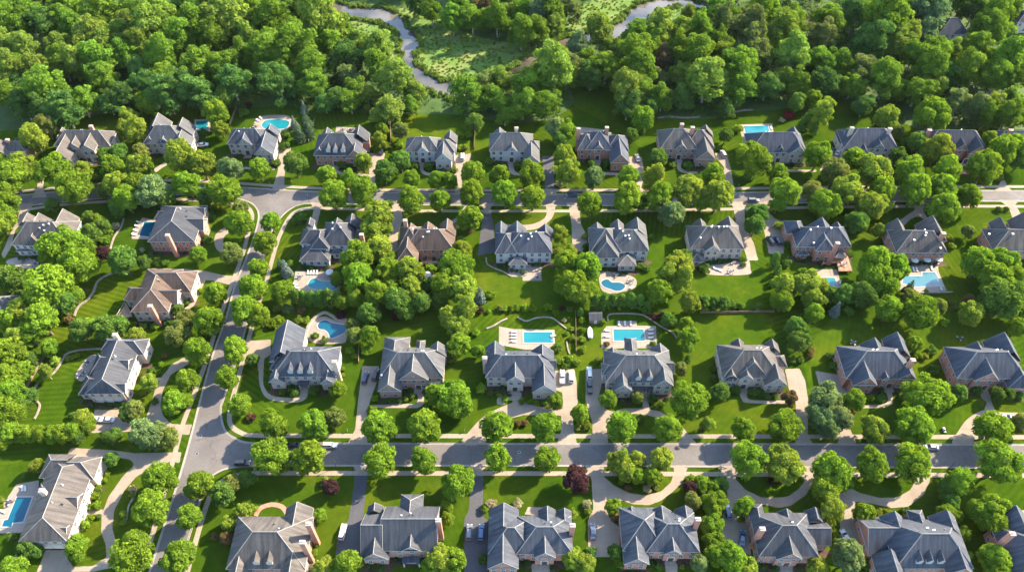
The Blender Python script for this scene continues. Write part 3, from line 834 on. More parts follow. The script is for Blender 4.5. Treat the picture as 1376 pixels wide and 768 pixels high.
HOUSES = []
def house(fr, label, lm, wall, roof, main, wings, ch=(), dorm=(), vents=(), po=(), door=None, gar=(), wins=True, chmat=None, bed=True):
    B = make_blocks(fr, main, wings)
    m = B[0]
    base = Vector(((m['x0'] + m['x1']) / 2, (m['y0'] + m['y1']) / 2, 0))
    root = empty("house", base, label, "house", "houses of the subdivision")
    wl, rf, tr, cp = MB(), MB(), MB(), MB()
    def v(x, y, z): return (x - base.x, y - base.y, z)
    for bi, b in enumerate(B):
        x0, x1, y0, y1, ze, rise = (b[k] for k in ('x0', 'x1', 'y0', 'y1', 'ze', 'rise'))
        a, c = b['a'], b['b']; zr = ze + rise
        SW, SE, NE, NW = v(x0, y0, ze), v(x1, y0, ze), v(x1, y1, ze), v(x0, y1, ze)
        A, C = v(*a, zr), v(*c, zr)
        e = OV + 0.004 * bi
        wl.box(x0 + e - base.x, x1 - e - base.x, y0 + e - base.y, y1 - e - base.y, -0.02, ze - 0.05)
        ends = []
        caps = [(A, C)]
        if b['axis'] == 'x':
            rf.face([SW, SE, C, A]); rf.face([NE, NW, A, C])
            if b['i0'] > .1: rf.face([NW, SW, A]); caps += [(A, NW), (A, SW)]
            else: ends.append('W')
            if b['i1'] > .1: rf.face([SE, NE, C]); caps += [(C, SE), (C, NE)]
            else: ends.append('E')
        else:
            rf.face([NW, SW, A, C]); rf.face([SE, NE, C, A])
            if b['i0'] > .1: rf.face([SW, SE, A]); caps += [(A, SW), (A, SE)]
            else: ends.append('S')
            if b['i1'] > .1: rf.face([NE, NW, C]); caps += [(C, NE), (C, NW)]
            else: ends.append('N')
        # fascia and soffit
        f = 0.24
        for p, q in ((SW, SE), (SE, NE), (NE, NW), (NW, SW)):
            tr.face([(p[0], p[1], p[2] - f), (q[0], q[1], q[2] - f), q, p])
        tr.face([(p[0], p[1], p[2] - f) for p in (SW, NW, NE, SE)])
        for s in ends:
            if b.get('no' + s): continue
            p, q, r = {'W': (NW, SW, A), 'E': (SE, NE, C), 'S': (SW, SE, A), 'N': (NE, NW, C)}[s]
            ox, oy = {'W': (e, 0), 'E': (-e, 0), 'S': (0, e), 'N': (0, -e)}[s]
            half = (abs(q[0] - p[0]) + abs(q[1] - p[1])) / 2
            k = e / half
            pp = tuple(p[i] + (q[i] - p[i]) * k / 2 for i in range(3)); qq = tuple(q[i] + (p[i] - q[i]) * k / 2 for i in range(3))
            top = (r[0] + ox, r[1] + oy, r[2] - e * rise / half * 0.9)
            wl.face([(pp[0] + ox, pp[1] + oy, pp[2] - .06), (qq[0] + ox, qq[1] + oy, qq[2] - .06), top])
            # raking boards just outside the roof edge
            nx, ny = {'W': (-.03, 0), 'E': (.03, 0), 'S': (0, -.03), 'N': (0, .03)}[s]
            for g in (p, q):
                lo = [(g[0], g[1], g[2] - .22), (r[0], r[1], r[2] - .26), (r[0], r[1], r[2] + .03), (g[0], g[1], g[2] + .03)]
                hi = [(t[0] + nx, t[1] + ny, t[2]) for t in lo]
                tr.hexa(lo, hi)
        for p, q in caps:
            d = Vector(q) - Vector(p)
            if d.length > 0.5:
                cp.tube([(p[0], p[1], p[2] - .02), (q[0], q[1], q[2] - .02)], 0.13, 4)
    wl.build("wall", M[wall], root)
    rf.build("roof", M[roof], root)
    tr.build("eave_trim", M['trim'], root)
    cp.build("ridge_cap", M['cap'], root)
    # windows on the walls the photograph looks at
    def free(x, y, z, me):
        for b in B:
            if b is me: continue
            if b['x0'] + .1 < x < b['x1'] - .1 and b['y0'] + .1 < y < b['y1'] - .1 and z < b['ze'] + 0.4 * b['rise']:
                return False
        return True
    dX = fr.P(*door[:2], 1.0) if door else None
    nwin = 0
    for b in B if wins else []:
        x0, x1, y0, y1, ze = b['x0'] + OV, b['x1'] - OV, b['y0'] + OV, b['y1'] - OV, b['ze']
        levels = [1.7, ze - 1.45] if ze > 4.9 else [1.75]
        for side in 'SEW':
            if b.get('no' + side): continue
            L = (x1 - x0) if side == 'S' else (y1 - y0)
            n = max(1, int(L / 2.55))
            if side != 'S': n = max(1, int(L / 3.6))
            for i in range(n):
                u = (i + .5) / n
                if side == 'S': X, Y, ox, oy = x0 + (x1 - x0) * u, y0, 0, -.7
                elif side == 'E': X, Y, ox, oy = x1, y0 + (y1 - y0) * u, .7, 0
                else: X, Y, ox, oy = x0, y0 + (y1 - y0) * u, -.7, 0
                for z in levels:
                    if not free(X + ox, Y + oy, z, b): continue
                    if dX is not None and side == 'S' and abs(X - dX.x) < 1.6 and z < 3: continue
                    if nwin > 60: continue
                    add_window(root, base, X, Y, z, side, 1.35 if L / n > 2.4 else 1.05, 1.8); nwin += 1
        if b['rise'] > 2.3 and b['axis'] == 'y' and b['i0'] < .1 and not b.get('noS'):
            add_window(root, base, (x0 + x1) / 2, y0, ze + b['rise'] * .28, 'S', 0.95, 1.05)
    if door:
        q = MB()
        dm = None
        for b in sorted(B, key=lambda b: b['y0']):
            if b['x0'] < dX.x < b['x1'] and b['y0'] < m['y1']:
                dm = b; break
        dm = dm or m
        yy = dm['y0'] + OV
        q.box(-1.15, 1.15, -.10, .05, 0, 2.75, 0)
        o = q.build("door_frame", M['trim'], root, (dX.x - base.x, yy - base.y, 0))
        q = MB(); q.box(-.8, .8, -.14, -.101, 0.05, 2.45)
        d = q.build("door", M['door'], o)
        q = MB(); q.box(.55, .62, -.2, -.141, 1.05, 1.2)
        q.build("handle", M['rim'], d)
        q = MB(); q.box(-1.6, 1.6, -1.6, -.1, 0, .16); q.box(-1.6, 1.6, -2.0, -1.6, 0, .08)
        q.build("door_step", M['patio'], root, (dX.x - base.x, yy - base.y, 0))
    for (gx, gy, n) in gar:
        p = fr.P(gx, gy, 1.4)
        for i in range(n):
            q = MB()
            for j in range(4): q.box(-1.3, 1.3, -.06 - .012 * (j % 2), .05, .02 + j * .6, .6 + j * .6)
            o = q.build("garage_door", M['garage'], root, (p.x + i * 3.1 - base.x, m['y0'] + OV - base.y, 0))
            q = MB(); q.box(-1.42, 1.42, -.05, .04, 2.42, 2.62); q.box(-1.45, -1.31, -.05, .04, 0, 2.42); q.box(1.31, 1.45, -.05, .04, 0, 2.42)
            q.build("frame", M['trim'], o)
    for c in ch:
        zt = c[2] if len(c) > 2 else m['ze'] + m['rise'] + 1.0
        p = fr.P(c[0], c[1], zt)
        q = MB(); q.box(-.75, .75, -.55, .55, 0, zt - .35); q.box(-.85, .85, -.65, .65, zt - .35, zt - .12)
        o = q.build("chimney", M[chmat or ('redbrick' if 'brick' in wall else 'tanbrick')], root, (p.x - base.x, p.y - base.y, 0))
        q = MB(); q.box(-.8, .8, -.6, .6, zt - .12, zt); q.tube([(-.3, 0, zt), (-.3, 0, zt + .4)], .17, 8); q.tube([(.3, 0, zt), (.3, 0, zt + .35)], .15, 8)
        q.build("chimney_cap", M['coping'], o)
    tp = TP
    def on_slope(x, y):
        d = ray(*fr(x, y))
        t = (m['ze'] - m['y0'] * tp - CAMH) / (d[2] - d[1] * tp)
        return Vector((d[0] * t, d[1] * t, CAMH + d[2] * t))
    for (x, y) in dorm:
        p = on_slope(x, y); w, hh, g = .85, 1.55, 1.35
        q = MB()
        yb = hh / tp; yr_ = (hh + g) / tp
        q.face([(-w, 0, -.1), (w, 0, -.1), (w, 0, hh), (0, 0, hh + g), (-w, 0, hh)], 0)
        q.face([(w, 0, -.1), (w, yb, hh), (w, 0, hh)], 0); q.face([(-w, 0, -.1), (-w, 0, hh), (-w, yb, hh)], 0)
        o_ = .18
        q.face([(-w - o_, -o_, hh - .2), (0, -o_, hh + g + .06), (0, yr_, hh + g + .06), (-w - o_, yb, hh - .2)][::-1], 1)
        q.face([(w + o_, -o_, hh - .2), (0, -o_, hh + g + .06), (0, yr_, hh + g + .06), (w + o_, yb, hh - .2)], 1)
        o = q.build("dormer", [M['trim'], M[roof]], root, (p.x - base.x, p.y - base.y, p.z))
        a_, g_ = window_meshes(.95, 1.3)
        wnd = link("window", a_, o); wnd.location = (0, -.02, .8); wnd.rotation_euler = (0, 0, math.pi)
    va = random.Random(int(base.x * 10))
    for k in range(va.randint(2, 4)):       # plumbing vents on the far slope, flues near the ridge
        u = va.uniform(.3, .7); f = va.uniform(.55, .9)
        if m['axis'] == 'x':
            X = m['x0'] + (m['x1'] - m['x0']) * u; Y = m['y1'] - f * (m['y1'] - m['y0']) / 2
        else:
            X = m['x1'] - f * (m['x1'] - m['x0']) / 2; Y = m['y0'] + (m['y1'] - m['y0']) * u
        Zr = m['ze'] + m['rise'] * f
        q = MB(); q.tube([(0, 0, -.15), (0, 0, .5)], .11, 8); q.tube([(0, 0, .5), (0, 0, .58)], .2, 8); q.box(-.28, .28, -.28, .28, -.2, .05)
        q.build("vent_pipe", M['flashing' if k % 2 else 'metalpost'], root, (X - base.x, Y - base.y, Zr))
    for (x, y) in vents:
        p = on_slope(x, y)
        q = MB(); q.box(-.26, .26, -.26, .26, -.1, .42); q.box(-.32, .32, -.32, .32, .42, .48)
        q.build("roof_vent", M['flashing'], root, (p.x - base.x, p.y - base.y, p.z))
    for (xl, xr, yf, depth, mt) in po:
        z = 3.0
        a, c = fr.P(xl, yf, z), fr.P(xr, yf, z)
        w = c.x - a.x
        q = MB(); q.box(0, w, 0, depth, z - .3, z)
        o = q.build("porch_roof", M[mt], root, (a.x - base.x, a.y - base.y, 0))
        for cx in ([.3, w - .3] if w < 6 else [.3, w * .33, w * .67, w - .3]):
            q = MB(); q.box(cx - .16, cx + .16, .2, .52, 0, z - .3); q.box(cx - .22, cx + .22, .14, .58, 0, .25)
            q.build("porch_column", M['trim'], o)
    HOUSES.append(dict(base=base, lm=lm, B=B, root=root, bed=bed, door=dX))
    return root

Z = FR
a1 = Z(50, 140, 5.73); a3 = Z(290, 150, 9.6); a4 = Z(410, 155, 5.98); a6 = Z(640, 155, 5.98); a8 = Z(860, 155, 5.5); a10 = Z(1110, 155, 5.17)
# back row, north of the back street
house(T[(0, 120)], "tan brown-roofed brick house cut off by the edge beside the wood", "brown-roofed house at the photo edge", 'redbrick', 'browngrey',
      ('hx', -150, 132, 322, 268), [('F', -60, 45, 345, 5.5, 'g'), ('R', 60, 130, 255, 5.6, 'g')], ch=[(35, 258)])
house(a1, "tan stone house with tower gable and brown-grey hip roof near the wood", "tan house with the tower gable", 'tanbrick', 'browngrey',
      ('hx', 125, 560, 322, 200), [('F', 100, 262, 435, 4.6, 'g'), ('F', 330, 442, 362, 6.4, 'g'), ('F', 238, 335, 345, 6.0, 'g'), ('R', 160, 285, 178, 5.6, 'g')], ch=[(410, 165)], door=(405, 430))
house(a1, "half hidden stone house with two steep front gables and small pool behind", "twin gabled stone house", 'fieldstone', 'grey',
      ('hx', 812, 1130, 305, 163), [('F', 838, 908, 290, 6.0, 'g'), ('F', 940, 1016, 297, 6.0, 'g'), ('R', 890, 1050, 66, 5.8, 'g'), ('F', 1040, 1190, 318, 5.4, 'g'), ('R', 1075, 1235, 102, 5.6, 'g')], door=(990, 400))
house(a3, "stone-fronted slate house beside the oval pool at the wood edge", "slate house with the oval pool", 'fieldstone', 'slate',
      ('hx', 138, 650, 418, 218), [('F', 280, 462, 425, 6.1, 'g'), ('F', 490, 745, 558, 5.0, 'g'), ('R', 628, 835, 155, 5.6, 'g')], vents=[(300, 260)], door=(395, 600))
house(a4, "dark blue-roofed brick cottage-style house with three little dormers", "cottage with three little dormers", 'redbrick', 'dark',
      ('hx', 65, 445, 322, 143), [('F', 65, 182, 318, 5.0, 'g'), ('F', 325, 485, 348, 5.0, 'g'), ('R', 372, 525, 78, 5.8, 'g'), ('R', 128, 250, 96, 5.8, 'g')], dorm=[(187, 298), (243, 300), (305, 298)], door=(248, 385))
house(a4, "cream house with tan brick entrance gable and gabled garage wing", "cream house with tan entrance gable", 'white', 'grey',
      ('hx', 803, 1080, 292, 173), [('F', 893, 992, 297, 6.1, 'g'), ('F', 1038, 1182, 368, 4.8, 'g'), ('R', 1115, 1225, 118, 5.6, 'g'), ('B', 1040, 1205, 300, 195, 5.6, 'h')], door=(945, 395))
house(a6, "white grey-roofed house with slender rear chimney and asphalt drive alongside", "white house by the asphalt drive", 'white', 'grey',
      ('hx', 103, 460, 288, 138), [('F', 243, 332, 292, 6.1, 'g'), ('F', 374, 512, 380, 4.6, 'g'), ('R', 128, 250, 94, 5.8, 'g'), ('E', 275, 205, 512, 5.0, 'h')], ch=[(322, 98)], door=(283, 385))
house(a6, "red brick house with tall pyramid roof and two rear chimneys", "brick house with the pyramid roof", 'redbrick', 'slate',
      ('hx', 878, 1100, 275, 128), [('B', 813, 960, 278, 150, 5.7, 'h'), ('F', 945, 1026, 274, 6.2, 'g'), ('F', 1078, 1234, 382, 4.8, 'g'), ('B', 1040, 1228, 285, 158, 5.5, 'h')], ch=[(822, 104), (1050, 94)], door=(975, 380))
house(a8, "brick house with brown-grey roof, twin chimneys and gabled garage", "twin chimney brick house", 'brownbrick', 'browngrey',
      ('hx', 148, 428, 248, 98), [('B', 330, 552, 242, 106, 5.8, 'h'), ('F', 263, 347, 248, 6.1, 'g'), ('F', 413, 558, 325, 4.8, 'g'), ('R', 412, 535, 68, 5.8, 'g')], ch=[(312, 62), (390, 86)], door=(290, 340))
house(a8, "grey stone blue-roofed house before a pool near the red maple", "stone house by the red maple", 'greystone', 'slate',
      ('hx', 808, 1235, 275, 124), [('F', 1003, 1072, 262, 6.2, 'g'), ('F', 948, 990, 255, 6.1, 'g'), ('F', 1095, 1232, 288, 5.6, 'g'), ('R', 1050, 1180, 80, 5.8, 'g')], door=(1020, 350))
house(a10, "pale stone slate-roofed house with chimneys at both ends", "slate house with end chimneys", 'greystone', 'slate',
      ('hx', 125, 500, 228, 90), [('F', 328, 408, 230, 6.1, 'g'), ('F', 235, 300, 262, 5.0, 'g'), ('B', 92, 170, 195, 108, 4.6, 'h')], ch=[(183, 84), (447, 90)], door=(305, 280))
house(a10, "red brick house with dark slate roof half buried in trees", "brick house half buried in trees", 'redbrick', 'dark',
      ('hx', 680, 1122, 235, 102), [('F', 990, 1120, 268, 5.6, 'g'), ('F', 893, 990, 242, 6.1, 'g'), ('R', 610, 760, 82, 5.4, 'g')], ch=[(722, 100)], door=(950, 290))
house(a10, "brick house corner with a broad red chimney past the last trees", "brick house with the broad chimney", 'redbrick', 'slate',
      ('hx', 1185, 1560, 186, 105), [('F', 1380, 1480, 200, 5.8, 'g')], ch=[(1285, 100)])
# houses backing onto the middle, between the two streets
b0 = Z(0, 270, 7.68); b1 = Z(150, 265, 4.27); b3 = Z(380, 270, 5.9); b4 = Z(500, 270, 6.98); b5 = Z(640, 280, 6.98); b6 = Z(770, 280, 6.4)
b7 = Z(900, 280, 7.68); b8 = Z(1030, 275, 6.4); b9 = Z(1165, 275, 6.14)
house(b0, "white sided house with sunroom behind the huge spreading tree", "white house behind the huge tree", 'white', 'browngrey',
      ('hx', 112, 720, 455, 215), [('F', 248, 432, 460, 5.9, 'h'), ('R', 590, 835, 78, 5.8, 'g'), ('R', 345, 565, 120, 5.8, 'g'), ('R', 235, 345, 120, 5.6, 'g'), ('B', 160, 335, 520, 440, 3.0, 'h', .5)],
      vents=[(450, 252), (508, 240), (415, 283), (460, 308)])
house(b1, "pink brick navy-roofed house with tall end chimney and pool beside it", "navy-roofed brick house", 'redbrick', 'dark',
      ('hy', 205, 477, 255, 135, 48, .56), [('E', 190, 125, 528, 5.8, 'g'), ('E', 108, 62, 535, 5.6, 'g'), ('W', 128, 80, 240, 5.0, 'h')], ch=[(318, 214)])
house(b1, "tan brown-roofed house with rear deck and slim end chimney", "brown-roofed house with rear deck", 'tanbrick', 'brown',
      ('hy', 108, 325, 657, 528, 412, .66), [('E', 545, 432, 455, 5.8, 'h'), ('E', 610, 535, 378, 5.8, 'g'), ('W', 590, 522, 66, 4.4, 'h')], ch=[(218, 620)])
house(b3, "white house with dark blue roof, glazed sunroom and curvy pool behind", "white house with the glazed sunroom", 'white', 'dark',
      ('hx', 300, 562, 352, 175), [('B', 133, 372, 342, 228, 5.8, 'h'), ('F', 216, 368, 380, 5.9, 'h'), ('B', 128, 372, 478, 378, 3.2, 'h', .55), ('R', 490, 630, 98, 5.6, 'g'), ('R', 388, 485, 132, 5.6, 'g'), ('R', 185, 250, 130, 4.5, 'g'), ('B', 380, 470, 420, 375, 3.1, 'h', .4)], vents=[(395, 225), (460, 212)], ch=[(622, 262)], chmat='redbrick')
house(b4, "red brick house with brown hip roof above the tree grove", "red house with the brown roof", 'redbrick', 'brown',
      ('hx', 300, 765, 458, 265), [('B', 240, 460, 460, 250, 5.8, 'h'), ('F', 222, 428, 575, 5.4, 'h'), ('R', 632, 790, 162, 5.8, 'g'), ('R', 445, 620, 192, 5.8, 'g'), ('R', 300, 440, 205, 5.6, 'g')], ch=[(308, 178)], vents=[(385, 270), (520, 295), (480, 340), (535, 290)])
house(b5, "white sided grey-roofed house with long rear terrace and porch", "white house with the long terrace", 'white', 'slate',
      ('hx', 265, 714, 418, 224), [('B', 173, 385, 424, 236, 5.8, 'h'), ('R', 172, 292, 118, 5.7, 'g'), ('R', 292, 470, 116, 5.8, 'g'), ('R', 572, 722, 140, 5.7, 'g'), ('B', 300, 480, 530, 462, 3.1, 'h', .45)], vents=[(420, 262), (510, 240), (520, 268), (490, 292)])
house(b6, "white house with rear sunroom above the kidney shaped pool", "white house by the kidney pool", 'white', 'grey',
      ('hx', 290, 655, 368, 182), [('F', 180, 398, 425, 5.8, 'h'), ('B', 145, 420, 380, 175, 5.7, 'h'), ('R', 145, 262, 116, 5.6, 'g'), ('R', 320, 440, 90, 5.8, 'g'), ('R', 452, 625, 74, 5.8, 'g'), ('B', 383, 548, 495, 405, 3.3, 'h', .45)], vents=[(450, 240), (480, 235), (487, 265), (430, 200)])
house(b7, "tan brick house with brown-grey hip roof and wide flagstone terrace", "tan house with the flagstone terrace", 'tanbrick', 'browngrey',
      ('hx', 212, 770, 418, 184), [('F', 358, 524, 442, 6.0, 'g'), ('R', 243, 378, 102, 5.7, 'g'), ('R', 465, 695, 80, 5.8, 'g'), ('B', 212, 358, 552, 470, 3.1, 'h', .45)], vents=[(318, 308), (430, 195), (505, 195), (560, 192), (590, 190)])
house(b8, "red brick house with pink turret-like bay and raised timber deck", "brick house with the timber deck", 'redbrick', 'slate',
      ('hx', 258, 735, 362, 194), [('F', 423, 592, 398, 6.2, 'h'), ('R', 163, 325, 142, 5.8, 'h'), ('R', 335, 545, 106, 5.8, 'g'), ('R', 535, 660, 146, 5.7, 'g'), ('B', 588, 692, 455, 405, 3.1, 'h', .5), ('B', 262, 372, 432, 398, 3.0, 'h', .5)], ch=[(614, 326)], vents=[(378, 220), (405, 332), (555, 205)])
house(b9, "red brick house with plain hip roof facing an L-shaped pool", "brick house by the L-shaped pool", 'redbrick', 'browngrey',
      ('hx', 243, 668, 394, 214), [('R', 148, 302, 110, 5.8, 'g'), ('R', 385, 592, 86, 5.8, 'g')], ch=[(634, 232)], vents=[(485, 235), (478, 255), (388, 295), (605, 362)])
house(b9, "slate-roofed red brick house cut by the edge behind big trees", "slate brick house by the edge", 'redbrick', 'browngrey',
      ('hx', 1042, 1520, 380, 204), [('R', 1005, 1140, 96, 5.8, 'g'), ('R', 1140, 1355, 48, 5.8, 'g')], vents=[(1200, 245), (1005, 245)])
# facing the front street from the north
c0 = Z(90, 440, 6.27); c1 = Z(340, 425, 6.68); c2 = Z(490, 440, 7.53); c3 = Z(630, 440, 7.53); c4 = Z(780, 440, 7.53); c5 = Z(940, 440, 7.53); c6 = Z(1100, 440, 7.53); c7 = Z(1216, 440, 7.53)
house(c0, "long brick house turned to the cross street with skylit sunroom and white cars", "long brick house with skylights", 'tanbrick', 'dark',
      ('hy', 150, 470, 556, 432, 105, .66), [('E', 228, 112, 648, 5.8, 'h'), ('E', 372, 275, 520, 6.0, 'g'), ('E', 548, 472, 492, 5.8, 'g'), ('W', 565, 430, 92, 3.4, 'h'), ('W', 420, 250, 175, 3.6, 'h'), ('W', 190, 105, 285, 5.2, 'h')], ch=[(400, 55)], gar=[(285, 598, 3)], chmat='tanbrick')
house(c1, "large slate colonial with three white dormers and freeform pool", "colonial with three dormers", 'fieldstone', 'slate',
      ('hx', 175, 745, 538, 312), [('F', 138, 282, 590, 4.6, 'g'), ('F', 598, 745, 605, 4.6, 'g'), ('R', 210, 480, 30, 5.8, 'g'), ('W', 475, 365, 145, 4.2, 'h')], dorm=[(338, 512), (424, 512), (515, 512)], ch=[(728, 400)], po=[(400, 498, 612, 2.2, 'slate')], door=(450, 655))
house(c2, "brown brick house with broad central gable and grey roof", "brown brick house with broad gable", 'brownbrick', 'grey',
      ('hx', 148, 800, 508, 250), [('F', 342, 645, 530, 6.1, 'g'), ('F', 130, 370, 645, 4.7, 'g'), ('R', 188, 450, 128, 5.2, 'h'), ('R', 515, 608, 140, 5.4, 'h'), ('R', 655, 832, 138, 5.8, 'g')], po=[(640, 765, 560, 2.6, 'trim')], door=(545, 625), vents=[(175, 485)])
house(c3, "slate house with stone entrance gable, brick steps and striped pool deck", "slate house with brick steps", 'greystone', 'slate',
      ('hx', 165, 865, 504, 278), [('F', 372, 565, 550, 6.1, 'g'), ('F', 637, 885, 655, 4.8, 'g'), ('R', 170, 362, 132, 5.8, 'g'), ('R', 618, 862, 162, 5.8, 'g'), ('E', 420, 335, 885, 5.6, 'g')], ch=[(160, 300, 9.0)], door=(468, 660))
house(c4, "grey house with two dormers, cupola and side turret by the pool", "grey house with the two dormers", 'greystone', 'grey',
      ('hx', 258, 945, 553, 278), [('F', 326, 530, 642, 4.7, 'g'), ('F', 738, 945, 592, 5.8, 'g'), ('R', 244, 400, 195, 5.6, 'g'), ('R', 450, 578, 118, 5.6, 'h'), ('R', 700, 888, 156, 5.8, 'g'), ('E', 470, 360, 948, 5.4, 'g'), ('W', 480, 380, 215, 5.6, 'h')], dorm=[(583, 532), (695, 532)], po=[(512, 750, 620, 2.4, 'grey')], door=(670, 650))
house(c5, "tan brick house with three front gables and brown-grey roof", "tan house with three front gables", 'tanbrick', 'browngrey',
      ('hx', 235, 830, 512, 226), [('F', 262, 388, 512, 6.0, 'g'), ('F', 400, 548, 525, 6.05, 'g'), ('F', 382, 690, 494, 6.1, 'h'), ('F', 655, 890, 585, 5.0, 'g'), ('R', 318, 458, 106, 5.8, 'g'), ('R', 640, 805, 116, 5.8, 'g'), ('E', 400, 295, 892, 3.8, 'h')], door=(445, 630))
house(c6, "red brick house with white-framed windows and side parking court", "brick house with the parking court", 'redbrick', 'slate',
      ('hx', 280, 960, 515, 238), [('F', 345, 598, 585, 5.6, 'g'), ('F', 640, 725, 528, 6.2, 'g'), ('F', 800, 992, 522, 6.05, 'g'), ('R', 418, 645, 98, 5.8, 'g'), ('R', 640, 868, 42, 5.8, 'g')], ch=[(958, 322)], door=(710, 590))
house(c7, "red brick house with curved walk and big blue-grey hip roof", "brick house with the curved walk", 'redbrick', 'slate',
      ('hx', 525, 1230, 514, 244), [('F', 698, 955, 535, 6.1, 'g'), ('R', 585, 800, 136, 5.8, 'g'), ('R', 775, 1075, 42, 5.8, 'g'), ('F', 1040, 1300, 615, 4.4, 'h')], door=(812, 640))
# south of the front street
d0 = Z(0, 600, 4.8); d1 = Z(290, 665, 7.53); d2 = Z(465, 665, 7.53); d3 = Z(635, 665, 7.53); d4 = Z(810, 665, 7.53); d5 = Z(985, 665, 7.53); d6 = Z(1150, 665, 7.53); d7 = Z(1300, 665, 7.53)
house(d0, "long grey-roofed stone house between the curved drive and a rectangular pool", "long stone house", 'tanbrick', 'browngrey',
      ('hy', 118, 432, 610, 455, 75, .66), [('E', 212, 100, 605, 5.8, 'h'), ('E', 405, 325, 500, 6.0, 'g'), ('E', 580, 520, 430, 5.8, 'g'), ('W', 200, 85, 250, 5.6, 'h'), ('W', 330, 260, 225, 5.0, 'h')], ch=[(265, 278)], gar=[(300, 655, 2)], chmat='tanbrick')
house(d1, "orange brick house with two dormers and arched front path", "orange brick house with two dormers", 'redbrick', 'browngrey',
      ('hx', 100, 905, 745, 368), [('R', 705, 985, 62, 5.8, 'g'), ('F', 95, 340, 905, 4.8, 'g'), ('F', 640, 890, 850, 5.6, 'g')], dorm=[(415, 700), (548, 700)], ch=[(872, 470), (934, 285)])
house(d2, "grey gable-ended house with rear balcony and dark asphalt drive", "gable-ended house with a balcony", 'brownbrick', 'dark',
      ('gx', 355, 922, 562, 238), [('B', 150, 370, 625, 300, 5.0, 'g'), ('F', 155, 432, 650, 4.6, 'g'), ('F', 555, 762, 566, 6.05, 'g'), ('R', 540, 775, 50, 5.8, 'h'), ('R', 205, 375, 118, 4.9, 'g')], ch=[(932, 248)], po=[(568, 745, 690, 2.2, 'slate')])
house(d3, "large slate brick house with deep garage wing and arched window", "slate house with the arched window", 'redbrick', 'slate',
      ('hx', 440, 1018, 595, 318), [('B', 155, 620, 590, 325, 5.8, 'h'), ('F', 148, 468, 742, 5.0, 'g'), ('F', 618, 845, 632, 6.1, 'g'), ('R', 162, 470, 72, 5.7, 'g'), ('R', 662, 845, 106, 5.8, 'g'), ('R', 850, 1005, 126, 5.7, 'g')], ch=[(1012, 300)], door=(728, 730))
house(d4, "blue-grey roofed brick house on the half-moon drive", "brick house on the half-moon drive", 'redbrick', 'slate',
      ('hx', 440, 985, 575, 288), [('B', 200, 640, 565, 248, 5.8, 'h'), ('F', 212, 474, 698, 4.9, 'g'), ('F', 616, 800, 596, 6.1, 'g'), ('R', 462, 702, 102, 5.8, 'g'), ('R', 728, 922, 102, 5.8, 'g'), ('R', 232, 348, 110, 5.7, 'g')], ch=[(966, 238)], door=(690, 690))
house(d5, "dark-roofed brick house with one big white-framed gable window", "dark-roofed house with big gable window", 'redbrick', 'dark',
      ('hx', 260, 872, 620, 303), [('F', 436, 705, 648, 6.0, 'g'), ('R', 168, 325, 128, 5.8, 'h'), ('R', 455, 615, 132, 5.8, 'g'), ('R', 735, 905, 118, 5.8, 'g'), ('E', 508, 332, 992, 4.8, 'g')], ch=[(300, 335)], door=(545, 735))
house(d6, "large blue-roofed brick house with three pale dormers and side wing", "blue-roofed house with three dormers", 'redbrick', 'slate',
      ('hx', 400, 1195, 740, 388), [('R', 250, 482, 158, 5.8, 'g'), ('F', 235, 530, 880, 5.2, 'g'), ('R', 560, 722, 190, 5.8, 'h'), ('R', 740, 1015, 148, 5.8, 'g'), ('F', 910, 1195, 800, 5.8, 'g'), ('W', 610, 330, 120, 3.6, 'g')], dorm=[(635, 690), (737, 690), (852, 690)])
house(d7, "red brick blue-roofed house with leaning chimney at the corner", "brick house at the near corner", 'redbrick', 'slate',
      ('hx', 470, 1300, 900, 480), [('R', 272, 580, 98, 5.9, 'g')], ch=[(460, 385)])
# the few roofs among the far trees
house(T[(0, 250)], "grey stone gable at the photo edge among trees", "grey stone gable in the trees", 'greystone', 'grey',
      ('hx', -140, 42, 680, 575), [])
house(T[(1026, 0)], "lone slate-roofed house deep among the far trees", "lone house in the far trees", 'greystone', 'slate',
      ('hx', 905, 1062, 178, 92), [('F', 912, 965, 198, 3.6, 'g')], bed=False)
house(T[(1026, 0)], "dark roof showing between the farthest trees at the top corner", "far dark roof", 'greystone', 'slate',
      ('hx', 1312, 1420, 118, 50), [], bed=False)
house(T[(0, 0)], "brown roof under the tall trees at the top corner of the photo", "brown roof under tall trees", 'brownbrick', 'browngrey',
      ('hx', 85, 215, 32, -20), [], bed=False)
